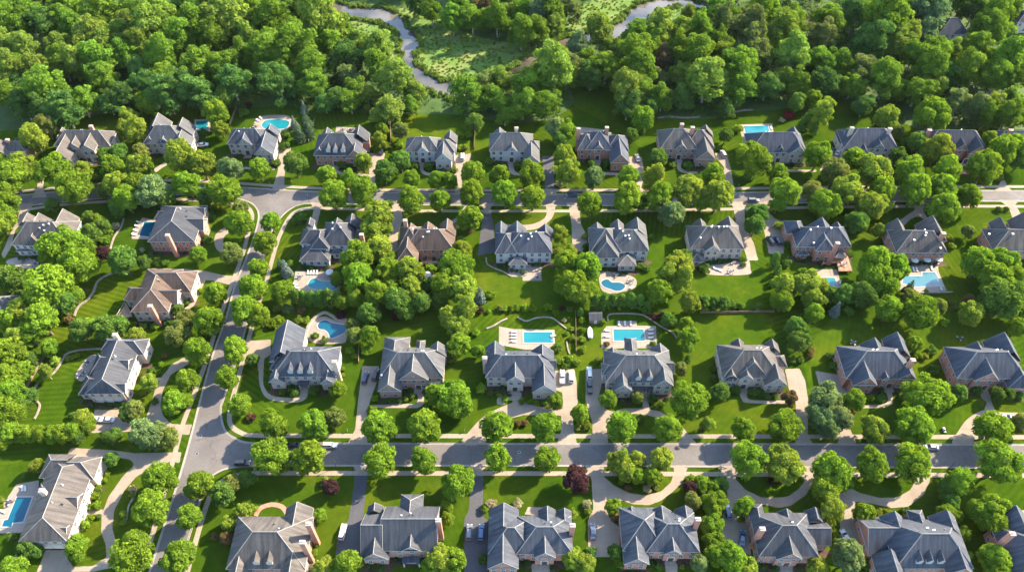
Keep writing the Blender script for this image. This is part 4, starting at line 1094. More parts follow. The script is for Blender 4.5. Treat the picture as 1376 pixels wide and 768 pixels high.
# ------------------------------------------------------------------ foliage
def leaf_cloud(rng, centres, radii, weights, n, leaf, squash=1.0, outward=0.6, tints=None, fill=0.12):
    """many small bent leaf-clump faces lying on lobes; returns verts, faces, tint per face"""
    p = np.asarray(weights, float); p /= p.sum()
    idx = rng.choice(len(centres), n, p=p)
    C = np.asarray(centres)[idx]; Rr = np.asarray(radii)[idx]
    d = rng.normal(size=(n, 3)); d /= np.linalg.norm(d, axis=1)[:, None]
    d[:, 2] = np.where(d[:, 2] < -0.35, -d[:, 2], d[:, 2])
    rad = Rr * (1 - np.abs(rng.normal(0, fill, n)))
    pos = C + d * rad[:, None] * np.array([1, 1, squash])
    nr = d * outward + rng.normal(size=(n, 3)) * 0.5
    nr /= np.linalg.norm(nr, axis=1)[:, None]
    r = rng.normal(size=(n, 3))
    u = np.cross(nr, r); u /= np.linalg.norm(u, axis=1)[:, None]
    w = np.cross(nr, u)
    s = leaf * rng.uniform(0.6, 1.35, n)[:, None]
    a = s * u; b = s * w * rng.uniform(0.55, 0.9, n)[:, None]
    V = np.empty((n, 4, 3))
    V[:, 0] = pos - a; V[:, 1] = pos - b * 0.9 - nr * s * 0.12; V[:, 2] = pos + a; V[:, 3] = pos + b - nr * s * 0.12
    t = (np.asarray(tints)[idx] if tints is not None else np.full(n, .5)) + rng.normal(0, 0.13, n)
    return V.reshape(-1, 3), np.clip(t, 0, 1)

def cloud_mesh(name, V, t, mat):
    n = len(t)
    me = bpy.data.meshes.new(name)
    me.vertices.add(n * 4); me.loops.add(n * 4); me.polygons.add(n)
    me.vertices.foreach_set("co", V.astype(np.float32).ravel())
    me.loops.foreach_set("vertex_index", np.arange(n * 4, dtype=np.int32))
    me.polygons.foreach_set("loop_start", np.arange(0, n * 4, 4, dtype=np.int32))
    me.polygons.foreach_set("loop_total", np.full(n, 4, dtype=np.int32))
    at = me.attributes.new("tint", 'FLOAT', 'FACE')
    at.data.foreach_set("value", t.astype(np.float32))
    me.materials.append(mat)
    me.update(); me.validate()
    return me

def crown(seed, kind):
    """crown in units of its own radius; base of the trunk at z = 0"""
    rng = np.random.default_rng(seed)
    cs, rs, ws, ts = [], [], [], []
    mat = M['leaf']
    if kind in ('round', 'broad', 'tall', 'bush'):
        zc, az, n, nl, leaf = {'round': (1.42, 1.10, 64, 6800, .080), 'broad': (1.25, .88, 74, 8200, .069),
                               'tall': (1.85, 1.50, 78, 8000, .077), 'bush': (.62, .66, 24, 1200, .13)}[kind]
        cs.append((0, 0, zc)); rs.append(.70 if kind != 'tall' else .64); ws.append(.7); ts.append(.4)
        k = 0
        lean = rng.normal(0, .16, 2); asym = rng.uniform(.82, 1.12, 2)
        if kind == 'bush': asym = np.ones(2)
        while k < n:
            d = rng.normal(size=3); d /= np.linalg.norm(d)
            if d[2] < -.72: continue
            q = rng.uniform(.66, .88)
            if kind == 'broad' and rng.random() < .25: q = rng.uniform(.85, 1.0)
            if kind == 'tall': q = rng.uniform(.58, .92)
            taper = 1.0
            if kind == 'tall':
                taper = 1.0 - .34 * max(d[2], 0)
                if rng.random() < .16: q = rng.uniform(.95, 1.18)
            if kind == 'round': taper = 1.0 - .10 * max(d[2], 0) - .12 * max(-d[2], 0)
            lx, ly = (lean[0] * d[2], lean[1] * d[2]) if kind == 'tall' else (0, 0)
            cs.append((d[0] * q * taper * asym[0] + lx, d[1] * q * taper * asym[1] + ly, zc + d[2] * q * az))
            r = rng.uniform(.13, .36) * (1.08 if kind == 'tall' else 1)
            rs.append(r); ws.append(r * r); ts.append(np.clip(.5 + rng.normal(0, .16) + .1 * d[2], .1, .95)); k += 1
        ws[0] = sum(ws[1:]) * .22
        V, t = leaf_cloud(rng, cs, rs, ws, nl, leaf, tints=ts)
    elif kind == 'cone':
        mat = M['needle']
        for i in range(26):
            f = i / 25; z = .25 + f * 3.0; rr = (1 - f) ** .85
            m = max(3, int(9 * rr))
            for j in range(m):
                a = 2 * math.pi * (j + rng.random()) / m
                q = rr * rng.uniform(.55, .85)
                r = .10 + .20 * rr
                cs.append((math.cos(a) * q, math.sin(a) * q, z - .1 * q)); rs.append(r); ws.append(r * r); ts.append(.5 + rng.normal(0, .15))
        V, t = leaf_cloud(rng, cs, rs, ws, 2600, .085, squash=.6, tints=ts)
    elif kind == 'column':
        mat = M['needle']
        for i in range(70):
            f = rng.random(); z = .2 + f * 2.7; rr = .62 * (1 - f ** 3) + .1
            a = rng.uniform(0, 6.28)
            cs.append((math.cos(a) * rr * .8, math.sin(a) * rr * .8, z)); r = rng.uniform(.22, .36); rs.append(r); ws.append(r * r); ts.append(.5 + rng.normal(0, .16))
        V, t = leaf_cloud(rng, cs, rs, ws, 2200, .10, tints=ts)
    return cloud_mesh("crown", V, t, mat)

def trunk_mesh(kind, seed):
    rng = random.Random(seed)
    mb = MB()
    h, r = {'round': (1.35, .075), 'broad': (1.1, .085), 'tall': (2.0, .055), 'cone': (2.9, .07), 'column': (2.4, .06)}[kind]
    n = 6
    pts = [(0.03 * math.sin(i * 1.3 + seed), 0.03 * math.cos(i * 1.7 + seed), h * i / n) for i in range(n + 1)]
    pts[0] = (0, 0, -.04)
    mb.tube(pts, [r * 1.35] + [r * (1 - .72 * i / n) for i in range(1, n + 1)], 7)
    if kind in ('round', 'broad', 'tall'):
        for k in range(6 if kind != 'tall' else 8):
            z = h * rng.uniform(.42, .9); a = rng.uniform(0, 6.28); l = rng.uniform(.4, .7)
            p0 = (0, 0, z); p1 = (math.cos(a) * l * .5, math.sin(a) * l * .5, z + l * .35); p2 = (math.cos(a) * l, math.sin(a) * l, z + l * .85)
            mb.tube([p0, p1, p2], [r * .5, r * .33, r * .12], 5)
    return mb.mesh("trunk", M['palebark'] if kind == 'tall' else M['bark'])

VARS = {'round': 7, 'broad': 5, 'tall': 11, 'cone': 2, 'column': 2, 'bush': 4}
CROWN = {k: [crown(100 * i + 17 + len(k), k) for i in range(n)] for k, n in VARS.items()}
TRUNK = {k: [trunk_mesh(k, i) for i in range(2)] for k in VARS if k != 'bush'}
CZ = {'round': 1.44, 'broad': 1.22, 'tall': 1.95, 'cone': 1.5, 'column': 1.5, 'bush': .62}
TINT = {'s': (0.125, 0.205, 0.020), 'y': (0.165, 0.225, 0.030), 'd': (0.082, 0.152, 0.028), 'b': (0.125, 0.185, 0.070),
        'o': (0.135, 0.170, 0.042), 'p': (0.058, 0.028, 0.031), 'c': (0.068, 0.118, 0.058), 'bc': (0.135, 0.180, 0.155),
        'a': (0.074, 0.140, 0.022), 'r': (0.18, 0.024, 0.03), 'w': (0.30, 0.28, 0.18), 'n': (0.15, 0.11, 0.05)}
ADJ = {'s': 'bright-green', 'y': 'yellow-green', 'd': 'dark-green', 'b': 'blue-green', 'o': 'olive', 'p': 'purple',
       'c': 'deep-green', 'bc': 'silvery-blue', 'a': 'dense', 'r': 'red', 'w': 'cream-flowering', 'n': 'bronze'}

def line_near(x, y, line):
    return min((x - a) ** 2 + (y - b) ** 2 for a, b in line) ** .5
VERGES = [('far side of the back street', BK_FAR), ('near side of the back street', [p for p in K_RIGHT if p[1] > P(688, 300).y and p[0] > P(395, 280).x]),
          ('far side of the front street', [p for p in K_RIGHT if p[1] < P(340, 585).y and p[0] > P(318, 590).x]),
          ('near side of the front street', [p for p in K_NEAR if p[0] > P(300, 630).x]),
          ('right side of the cross street', [p for p in K_RIGHT if P(340, 585).y < p[1] < P(688, 300).y]),
          ('left side of the cross street', [p for p in K_LEFT if p[1] < P(330, 270).y]),
          ('right side of the lower cross street', [p for p in K_NEAR if p[0] <= P(300, 630).x])]
VERGES = [v for v in VERGES if v[1]]
PLANTS = []   # dicts: base, R, kind, species, name, labelparts

def plant(base, Rr, kind, sp, name, desc, group, zs=1.0, region=None):
    PLANTS.append(dict(base=base, R=Rr, kind=kind, sp=sp, name=name, desc=desc, group=group, zs=zs, region=region))

def blocked(x, y, pad=0.0):
    for h in HOUSES:
        for b in h['B']:
            if b['x0'] - pad < x < b['x1'] + pad and b['y0'] - pad < y < b['y1'] + pad: return b
    return None

def free_spot(x, y, r):
    """keep trunks off the carriageway and out of houses"""
    for _ in range(12):
        if inside(x, y, ROADPOLY):
            best = min((BK_FAR, K_RIGHT, K_NEAR, K_LEFT), key=lambda l: line_near(x, y, l))
            q = min(best, key=lambda p: (p[0] - x) ** 2 + (p[1] - y) ** 2)
            dx, dy = q[0] - x, q[1] - y; L = math.hypot(dx, dy) or 1
            x, y = q[0] + dx / L * 1.6, q[1] + dy / L * 1.6
        b = blocked(x, y, 0.3)
        if b:
            opts = [(abs(y - b['y0']), (x, b['y0'] - .6)), (abs(y - b['y1']), (x, b['y1'] + .6)), (abs(x - b['x0']), (b['x0'] - .6, y)), (abs(x - b['x1']), (b['x1'] + .6, y))]
            x, y = min(opts)[1]
        elif not inside(x, y, ROADPOLY):
            break
    return x, y

def tree_px(fr, x, y, w, sp):
    px, py = fr(x, y)
    wp = w / fr.k
    if sp in ('c', 'bc'): kind = 'cone' if w >= 45 else 'bush'
    elif sp == 'a': kind = 'column'
    elif wp < 17: kind = 'bush'
    elif wp > 42: kind = 'broad'
    elif sp in 'y' and wp < 30 and random.random() < .35: kind = 'tall'
    else: kind = 'round'
    s = mpp(px, py, 4.0)
    r = wp / 2 * s * (1.06 if kind == 'round' else 1.0)
    if kind == 'column': r *= 1.0
    b = P(px, py, CZ[kind] * r)
    bx, by = free_spot(b.x, b.y, r)
    reg = None
    if kind == 'bush':
        nm = 'shrub'; desc = ADJ[sp] + ' shrub'
        grp = 'garden shrubs'
    elif kind == 'cone': nm, desc, grp = 'spruce_tree', ADJ[sp] + ' spruce', 'spruces'
    elif kind == 'column': nm, desc, grp = 'arborvitae', 'screen arborvitae', 'arborvitae screens'
    else:
        for vn, vl in VERGES:
            if line_near(bx, by, vl) < 5.2:
                reg = vn; break
        if reg and sp not in 'p':
            nm, desc, grp = 'street_tree', ADJ[sp] + ' street tree', 'street trees along the verges'
        else:
            reg = None
            size = 'large' if wp > 44 else ('small' if wp < 25 else 'round')
            nm, desc, grp = 'garden_tree', size + ' ' + ADJ[sp] + ' tree', 'garden trees'
    plant(Vector((bx, by, 0)), r, kind, sp, nm, desc, grp, region=reg)

TREES = {
 t01: [(175, 250, 128, 'y'), (235, 190, 110, 'o'), (55, 450, 185, 's'), (100, 380, 110, 'y'), (15, 350, 70, 's'), (20, 560, 140, 's'), (10, 645, 100, 's'), (55, 610, 80, 'd'), (285, 430, 165, 's'), (385, 505, 172, 's'), (430, 425, 90, 'y'),
       (585, 405, 118, 's'), (755, 403, 82, 's'), (620, 335, 95, 'd'), (545, 352, 85, 'd'), (660, 140, 95, 'y'), (695, 205, 105, 'y'), (650, 200, 80, 'y'), (755, 65, 118, 's'), (940, 350, 160, 'y'), (1040, 385, 140, 'y'), (965, 488, 135, 's'), (1155, 520, 150, 's'),
       (1115, 130, 120, 's'), (1140, 200, 80, 'y'), (1150, 40, 105, 'd'), (1255, 120, 58, 'd'), (1285, 80, 38, 'p'), (600, 490, 125, 'y'), (650, 565, 130, 's'), (785, 525, 150, 'b'), (715, 480, 120, 's'), (560, 520, 70, 'o'), (860, 560, 90, 'd'), (1060, 560, 90, 'd'), (1185, 410, 120, 'b'),
       (500, 465, 48, 'd'), (725, 328, 85, 'o'), (640, 430, 60, 'd'), (700, 440, 110, 'y'), (1050, 225, 50, 'd'), (270, 600, 70, 'd'), (640, 270, 40, 's')],
 t11: [(30, 408, 108, 's'), (215, 380, 122, 'd'), (275, 165, 72, 'c'), (235, 225, 72, 'c'), (290, 215, 60, 'c'), (210, 170, 46, 'bc'), (168, 232, 60, 'd'), (162, 290, 58, 'd'), (262, 95, 46, 'bc'), (380, 448, 88, 's'), (412, 540, 140, 's'), (495, 455, 88, 's'), (570, 380, 88, 'y'), (570, 530, 132, 's'),
       (690, 580, 62, 'd'), (680, 425, 120, 'd'), (760, 370, 105, 'd'), (665, 205, 66, 's'), (650, 262, 66, 'y'), (692, 292, 50, 'y'), (640, 310, 50, 'd'), (760, 215, 78, 'o'), (755, 285, 60, 's'), (822, 460, 84, 's'), (950, 468, 85, 's'), (1010, 470, 80, 's'), (815, 565, 138, 's'), (965, 580, 102, 's'),
       (1130, 435, 118, 's'), (1130, 545, 126, 's'), (1122, 665, 115, 's'), (1222, 370, 50, 'd'), (1275, 450, 106, 's'), (1300, 545, 120, 's'), (1140, 170, 90, 'd'), (1070, 235, 46, 's'), (1110, 235, 46, 's'), (1065, 300, 44, 'y'), (1095, 300, 40, 'y'), (120, 380, 50, 'd'), (455, 385, 52, 'd'), (495, 390, 44, 'd'), (905, 395, 55, 'd'), (1040, 415, 40, 'y'), (830, 395, 46, 'd')],
 t21: [(220, 195, 110, 'b'), (275, 215, 100, 's'), (240, 260, 80, 'd'), (265, 350, 115, 'y'), (280, 420, 110, 'y'), (95, 440, 126, 's'), (100, 552, 128, 's'), (415, 455, 108, 'b'), (590, 455, 116, 's'), (395, 588, 132, 's'), (590, 562, 150, 's'), (755, 552, 138, 's'), (815, 640, 126, 'b'), (725, 455, 114, 'y'), (660, 575, 80, 'd'),
       (900, 525, 142, 'y'), (1055, 555, 142, 'y'), (975, 585, 80, 's'), (1025, 450, 118, 's'), (1232, 355, 180, 's'), (1215, 450, 60, 'd'), (665, 150, 120, 's'), (655, 215, 60, 'd'), (605, 240, 74, 'd'), (1095, 240, 70, 'd'), (1155, 205, 56, 'y'), (750, 350, 92, 'd'), (405, 385, 50, 'd'), (480, 385, 56, 'd'), (22, 390, 50, 'd'), (820, 390, 44, 'd'), (900, 395, 56, 'd'), (1040, 305, 40, 'd'), (1080, 300, 36, 's'), (235, 490, 44, 'w')],
 t31: [(110, 530, 140, 's'), (75, 590, 88, 's'), (75, 432, 98, 's'), (230, 450, 50, 's'), (265, 520, 112, 'o'), (312, 600, 135, 's'), (280, 345, 126, 's'), (370, 430, 136, 'o'), (435, 520, 152, 'y'), (545, 605, 130, 'y'), (600, 590, 100, 'y'), (615, 520, 126, 's'), (465, 360, 118, 's'), (570, 418, 152, 'y'), (700, 340, 78, 'd'),
       (760, 408, 150, 's'), (785, 522, 150, 's'), (925, 515, 130, 's'), (900, 310, 140, 'y'), (840, 340, 90, 's'), (945, 420, 140, 's'), (930, 610, 152, 's'), (1060, 552, 112, 's'), (1140, 410, 150, 's'), (1210, 450, 60, 'o'), (795, 280, 95, 'd'), (735, 270, 60, 'd'), (1160, 265, 84, 'y'), (1235, 315, 140, 's'), (1305, 300, 130, 's'), (1320, 370, 100, 'd'), (480, 690, 106, 'd'),
       (235, 150, 75, 'a'), (200, 180, 60, 'a'), (262, 205, 55, 'a'), (295, 120, 108, 'y'), (250, 48, 86, 's'), (172, 70, 86, 'd'), (130, 135, 56, 'r'), (95, 160, 34, 'w'), (640, 150, 125, 'y'), (870, 140, 180, 's'), (580, 200, 60, 'd'), (680, 215, 70, 'o'), (1185, 70, 90, 'y'), (1140, 210, 50, 'y')],
 t02: [(30, 175, 95, 's'), (10, 205, 90, 'y'), (460, 165, 66, 'd'), (500, 178, 84, 's'), (440, 205, 60, 's'), (470, 245, 105, 'd'), (535, 210, 75, 'd'), (540, 275, 60, 's'), (600, 120, 72, 'a'), (575, 100, 50, 'a'), (596, 207, 46, 'w'), (560, 245, 52, 's'), (440, 318, 95, 's'), (535, 348, 74, 'p'), (330, 320, 190, 's'), (400, 410, 190, 's'), (270, 370, 130, 's'),
       (250, 530, 225, 's'), (62, 485, 150, 'd'), (632, 385, 138, 'd'), (745, 395, 70, 'd'), (808, 388, 50, 'd'), (856, 396, 44, 'd'), (120, 650, 150, 'y'), (215, 690, 160, 's'), (310, 600, 130, 'd'), (60, 700, 130, 's'), (1235, 200, 128, 's'), (1240, 118, 85, 'o'), (1195, 345, 112, 'o'), (1080, 165, 48, 'd'), (1090, 132, 38, 'd'), (1072, 275, 58, 'd'), (1025, 350, 80, 's'), (1070, 210, 38, 's'), (735, 330, 30, 'w'),
       (1300, 525, 136, 's'), (1265, 650, 140, 's'), (1115, 560, 118, 's'), (1080, 700, 136, 's'), (960, 690, 110, 'o'), (880, 705, 62, 'd'), (920, 640, 70, 'd'), (1000, 465, 46, 's'), (965, 570, 34, 'd'), (985, 540, 34, 's'), (945, 595, 34, 's'), (685, 715, 44, 's'), (735, 722, 44, 'y'), (800, 722, 44, 's'), (380, 560, 100, 's'), (455, 385, 80, 's'), (360, 690, 50, 'n'), (610, 700, 70, 'd'), (440, 545, 36, 'n')],
 t12: [(95, 190, 92, 's'), (60, 292, 112, 's'), (28, 428, 100, 's'), (15, 525, 120, 's'), (30, 670, 125, 's'), (168, 425, 66, 'bc'), (140, 400, 50, 'c'), (190, 400, 46, 'd'), (150, 540, 105, 's'), (225, 575, 80, 'a'), (265, 575, 75, 'a'), (305, 580, 75, 'a'), (350, 580, 80, 'a'), (395, 578, 85, 'a'), (440, 575, 70, 'a'), (125, 632, 52, 'o'), (180, 632, 60, 'b'), (250, 640, 46, 'n'), (130, 692, 58, 's'), (250, 165, 60, 'd'), (225, 180, 50, 'd'),
       (640, 150, 150, 'y'), (620, 220, 120, 'y'), (680, 215, 90, 'y'), (650, 315, 140, 'y'), (545, 360, 150, 's'), (540, 470, 145, 's'), (690, 440, 135, 's'), (815, 440, 130, 'y'), (815, 530, 110, 'y'), (640, 555, 130, 's'), (530, 575, 95, 's'), (600, 655, 105, 'd'), (740, 590, 130, 'd'), (870, 600, 105, 'd'), (785, 650, 85, 'd'), (735, 672, 58, 'p'), (460, 600, 75, 's'), (920, 425, 62, 's'), (1050, 425, 170, 's'), (985, 520, 130, 's'), (1080, 535, 135, 'y'), (1170, 560, 66, 'bc'),
       (1222, 558, 62, 's'), (1020, 670, 110, 'y'), (1050, 725, 110, 'y'), (1100, 630, 110, 'y'), (1168, 640, 48, 'p'), (1215, 645, 30, 's'), (1275, 630, 44, 'o'), (1075, 330, 88, 'y'), (1068, 272, 42, 'y'), (1300, 630, 44, 's'), (1335, 630, 44, 's'), (455, 662, 60, 'p'), (240, 690, 50, 'y'), (275, 692, 46, 's'), (495, 380, 90, 's'), (430, 480, 70, 's'), (720, 520, 90, 's'), (900, 510, 80, 'd'), (960, 590, 90, 'd'), (700, 370, 80, 's'), (1118, 228, 46, 'n')],
 t22: [(240, 255, 72, 'y'), (228, 335, 60, 'y'), (292, 345, 76, 'y'), (270, 400, 120, 's'), (375, 430, 150, 's'), (320, 520, 150, 's'), (380, 540, 110, 's'), (255, 510, 90, 's'), (708, 262, 34, 's'), (850, 410, 140, 'y'), (800, 450, 110, 'y'), (870, 480, 110, 'y'), (750, 545, 115, 's'), (700, 610, 58, 's'), (425, 600, 70, 'a'), (470, 595, 70, 'a'), (515, 592, 70, 'a'), (560, 592, 70, 'a'), (605, 592, 70, 'a'), (650, 595, 66, 'a'), (690, 625, 56, 'a'),
       (910, 600, 110, 'y'), (985, 600, 72, 'd'), (1035, 602, 72, 'd'), (1085, 604, 72, 'd'), (1125, 615, 56, 'd'), (885, 360, 66, 'd'), (985, 428, 62, 'd'), (1180, 372, 40, 'd'), (1185, 405, 34, 'd'), (175, 625, 46, 's'), (215, 655, 36, 's'), (290, 635, 36, 'd'), (262, 690, 28, 'w'), (250, 630, 34, 'p'), (20, 625, 46, 's'), (60, 628, 46, 's'), (100, 630, 44, 's'), (345, 650, 42, 'a'), (720, 672, 44, 'p'), (760, 668, 46, 'p'), (800, 690, 70, 'd'), (1245, 205, 100, 'd'), (1262, 140, 96, 'd'), (1335, 500, 50, 'd'), (660, 415, 50, 'd'), (690, 430, 36, 'd'), (380, 260, 42, 'd'), (380, 310, 46, 'd'), (1170, 620, 50, 'd'), (1260, 625, 50, 'd')],
 t32: [(80, 205, 56, 'y'), (118, 300, 40, 'd'), (595, 225, 66, 'y'), (965, 272, 46, 'y'), (972, 310, 44, 'y'), (1215, 120, 38, 'd'), (1250, 118, 34, 'd'), (1060, 235, 66, 'o'), (570, 410, 160, 's'), (680, 425, 135, 's'), (600, 500, 175, 's'), (530, 480, 90, 's'), (755, 520, 58, 'c'), (245, 500, 130, 'y'), (290, 520, 90, 'y'), (180, 510, 100, 'y'), (100, 510, 110, 'y'), (60, 380, 62, 'a'), (75, 430, 50, 'a'), (98, 590, 112, 's'), (262, 595, 112, 'y'), (255, 660, 100, 's'), (375, 635, 62, 'bc'), (440, 645, 58, 'd'), (345, 560, 84, 'd'),
       (415, 560, 106, 'd'), (510, 560, 126, 'd'), (645, 630, 135, 's'), (800, 655, 172, 's'), (900, 622, 76, 'o'), (980, 612, 60, 'o'), (1065, 660, 116, 'y'), (930, 702, 54, 's'), (1110, 395, 145, 's'), (1235, 395, 140, 's'), (1170, 450, 100, 's'), (1190, 490, 170, 's'), (1290, 470, 110, 's'), (1240, 590, 200, 'd'), (1160, 610, 110, 'd'), (1320, 640, 110, 'd'), (1310, 730, 92, 's'), (1060, 592, 70, 'n'), (750, 580, 100, 'o'), (200, 445, 58, 'd'), (120, 395, 50, 'd'), (840, 540, 26, 's'), (450, 350, 36, 'd')],
 t03: [(55, 215, 150, 's'), (30, 330, 150, 's'), (60, 425, 140, 's'), (40, 525, 165, 's'), (255, 180, 90, 's'), (150, 105, 130, 's'), (200, 60, 120, 's'), (90, 130, 110, 'y'), (120, 300, 100, 's'), (150, 240, 80, 'd'), (100, 480, 90, 'd'), (160, 430, 80, 'd'), (55, 620, 105, 's'), (110, 625, 90, 's'), (165, 625, 90, 's'), (220, 625, 90, 's'), (275, 625, 90, 's'), (330, 622, 95, 's'), (385, 610, 95, 's'), (445, 575, 90, 's'), (430, 540, 90, 'y'), (400, 640, 70, 'd'), (0, 665, 90, 's'),
       (235, 300, 75, 'y'), (285, 250, 64, 'y'), (205, 345, 46, 's'), (420, 90, 115, 'd'), (540, 80, 125, 'd'), (610, 72, 96, 'd'), (705, 120, 86, 'y'), (470, 55, 80, 's'), (350, 238, 32, 'y'), (375, 228, 32, 'y'), (400, 222, 30, 's'), (920, 105, 120, 'o'), (1022, 195, 140, 's'), (965, 345, 122, 's'), (900, 465, 115, 's'), (955, 450, 80, 's'), (1212, 188, 130, 's'), (1170, 330, 118, 's'), (1235, 472, 118, 's'), (1292, 535, 46, 'n'), (1300, 240, 66, 'd'), (735, 610, 130, 'b'), (790, 650, 120, 'b'), (870, 650, 100, 'o'), (825, 600, 80, 'b'), (590, 635, 78, 'd'), (545, 635, 64, 'd'),
       (695, 500, 86, 'o'), (655, 520, 76, 'd'), (770, 362, 86, 'y'), (735, 412, 48, 'y'), (742, 325, 46, 'n'), (780, 300, 44, 'd'), (815, 310, 34, 's'), (830, 265, 34, 's'), (852, 222, 38, 'n'), (375, 530, 50, 'd'), (800, 455, 40, 'd')],
 t13: [(510, 60, 70, 'o'), (520, 115, 72, 'o'), (500, 195, 48, 's'), (525, 225, 36, 's'), (605, 118, 95, 's'), (585, 195, 56, 's'), (1065, 165, 112, 's'), (1160, 200, 66, 's'), (1025, 235, 58, 'o'), (1150, 100, 44, 's'), (318, 120, 44, 'd'), (368, 140, 44, 'd'), (440, 395, 84, 's'), (315, 400, 56, 'd'), (210, 412, 60, 'd'), (150, 410, 40, 'd'), (465, 290, 26, 's'), (463, 322, 26, 'y'), (458, 355, 26, 's'), (110, 52, 64, 's'),
       (105, 572, 142, 's'), (310, 582, 142, 's'), (425, 535, 104, 'o'), (655, 590, 150, 's'), (890, 583, 156, 's'), (1258, 595, 146, 's'), (1035, 440, 195, 's'), (945, 420, 105, 's'), (1080, 490, 100, 's'), (615, 502, 60, 's'), (630, 440, 40, 's'), (788, 445, 34, 'y'), (1175, 390, 64, 's'), (1225, 420, 34, 'd'), (1300, 442, 40, 's'), (1268, 425, 28, 's'), (680, 455, 36, 'd'), (715, 455, 36, 'd'), (750, 452, 36, 'd'), (820, 430, 40, 'd'), (900, 480, 40, 'd'), (-5, 540, 44, 'p')],
 t23: [(225, 180, 58, 'd'), (300, 85, 34, 'y'), (305, 130, 40, 'y'), (275, 105, 26, 's'), (352, 40, 42, 's'), (352, 90, 40, 's'), (355, 140, 40, 'y'), (360, 190, 40, 'y'), (460, 45, 40, 's'), (240, 245, 48, 'y'), (285, 240, 56, 's'), (325, 252, 48, 'y'), (270, 275, 40, 'd'), (435, 245, 40, 'd'), (490, 445, 94, 's'), (640, 440, 66, 'o'), (720, 445, 56, 'd'), (765, 470, 38, 's'), (735, 485, 30, 'y'), (905, 450, 198, 's'),
       (890, 60, 80, 's'), (905, 120, 90, 's'), (895, 170, 70, 's'), (897, 240, 46, 'a'), (862, 292, 66, 'o'), (1030, 290, 40, 'd'), (1035, 340, 46, 'd'), (1062, 410, 100, 'd'), (1148, 400, 56, 'd'), (1235, 410, 50, 'd'), (1275, 412, 50, 'd'), (1000, 575, 66, 'y'), (982, 595, 36, 'p'), (345, 520, 98, 's'), (382, 580, 54, 'y'), (330, 590, 40, 'o'), (165, 588, 150, 's'), (555, 588, 162, 's'), (795, 593, 150, 's'), (1185, 598, 124, 's'), (655, 548, 52, 'd'), (45, 455, 40, 's'), (85, 460, 36, 's'), (120, 465, 36, 's'), (158, 465, 34, 's'), (215, 462, 76, 's'), (848, 365, 40, 'y'), (-20, 570, 44, 'n'), (20, 570, 40, 'n'), (60, 568, 40, 'n'), (720, 160, 36, 'd'), (480, 160, 34, 'n')],
 t33: [(150, 242, 48, 'd'), (190, 240, 48, 'd'), (172, 75, 100, 'd'), (185, 150, 104, 'd'), (240, 215, 46, 'n'), (770, 165, 86, 's'), (790, 215, 60, 's'), (870, 190, 58, 'd'), (830, 225, 44, 'y'), (350, 220, 50, 'd'), (362, 275, 50, 'd'), (320, 445, 150, 'b'), (290, 540, 120, 'b'), (385, 545, 125, 'b'), (330, 590, 110, 'b'), (465, 450, 116, 's'), (548, 440, 48, 's'), (605, 440, 56, 'd'), (718, 430, 50, 'd'), (855, 425, 200, 's'), (1010, 415, 86, 'd'), (1100, 400, 56, 'd'), (1205, 420, 70, 'd'), (1260, 420, 66, 'd'), (1320, 425, 60, 'd'), (575, 600, 128, 'y'), (770, 588, 180, 's'), (1175, 592, 172, 's'), (1325, 570, 100, 'o'), (132, 435, 72, 'n'), (140, 475, 40, 'n'), (110, 590, 162, 's'), (880, 290, 60, 'd'), (455, 510, 40, 'n'), (20, 430, 40, 'd'), (60, 430, 40, 'd'), (245, 190, 40, 'n')],
 t04: [(577, 187, 74, 'd'), (828, 280, 148, 's'), (775, 445, 160, 's'), (688, 672, 212, 's'), (1027, 320, 142, 's'), (975, 480, 128, 's'), (922, 695, 168, 's'), (1148, 372, 120, 'd'), (1195, 310, 96, 'o'), (1275, 285, 80, 'd'), (510, 325, 48, 's'), (492, 375, 52, 's'), (545, 265, 38, 's'), (530, 295, 34, 's'), (500, 425, 52, 's'), (470, 430, 40, 's'), (430, 525, 62, 's'), (468, 490, 44, 's'), (510, 482, 32, 'd'), (392, 625, 105, 's'), (400, 670, 80, 's'), (638, 470, 46, 'y'), (635, 510, 40, 'y'), (685, 340, 46, 'w'), (680, 370, 36, 'y'), (190, 220, 70, 'y'), (130, 270, 40, 'd'), (140, 650, 90, 'd'), (190, 660, 70, 'd'), (60, 590, 50, 'd'), (60, 750, 140, 's'), (0, 400, 60, 'y'), (1185, 510, 86, 'y'), (1262, 455, 86, 'y'), (1170, 595, 66, 'n'), (1105, 585, 46, 'n'), (0, 430, 40, 's')],
 t14: [(100, 178, 180, 's'), (295, 182, 156, 's'), (655, 195, 170, 's'), (880, 192, 136, 's'), (1265, 182, 130, 's'), (1055, 300, 160, 's'), (402, 328, 84, 'p'), (375, 300, 60, 'o'), (345, 480, 72, 's'), (1000, 430, 70, 's'), (1005, 490, 70, 's'), (365, 745, 100, 'y'), (420, 735, 80, 's'), (490, 728, 140, 's'), (960, 700, 130, 'y'), (1040, 710, 120, 's'), (900, 740, 80, 's'), (322, 622, 40, 's'), (318, 668, 38, 's'), (305, 745, 48, 'w'), (1230, 415, 60, 'w'), (1195, 440, 50, 's'), (1190, 700, 60, 'd')],
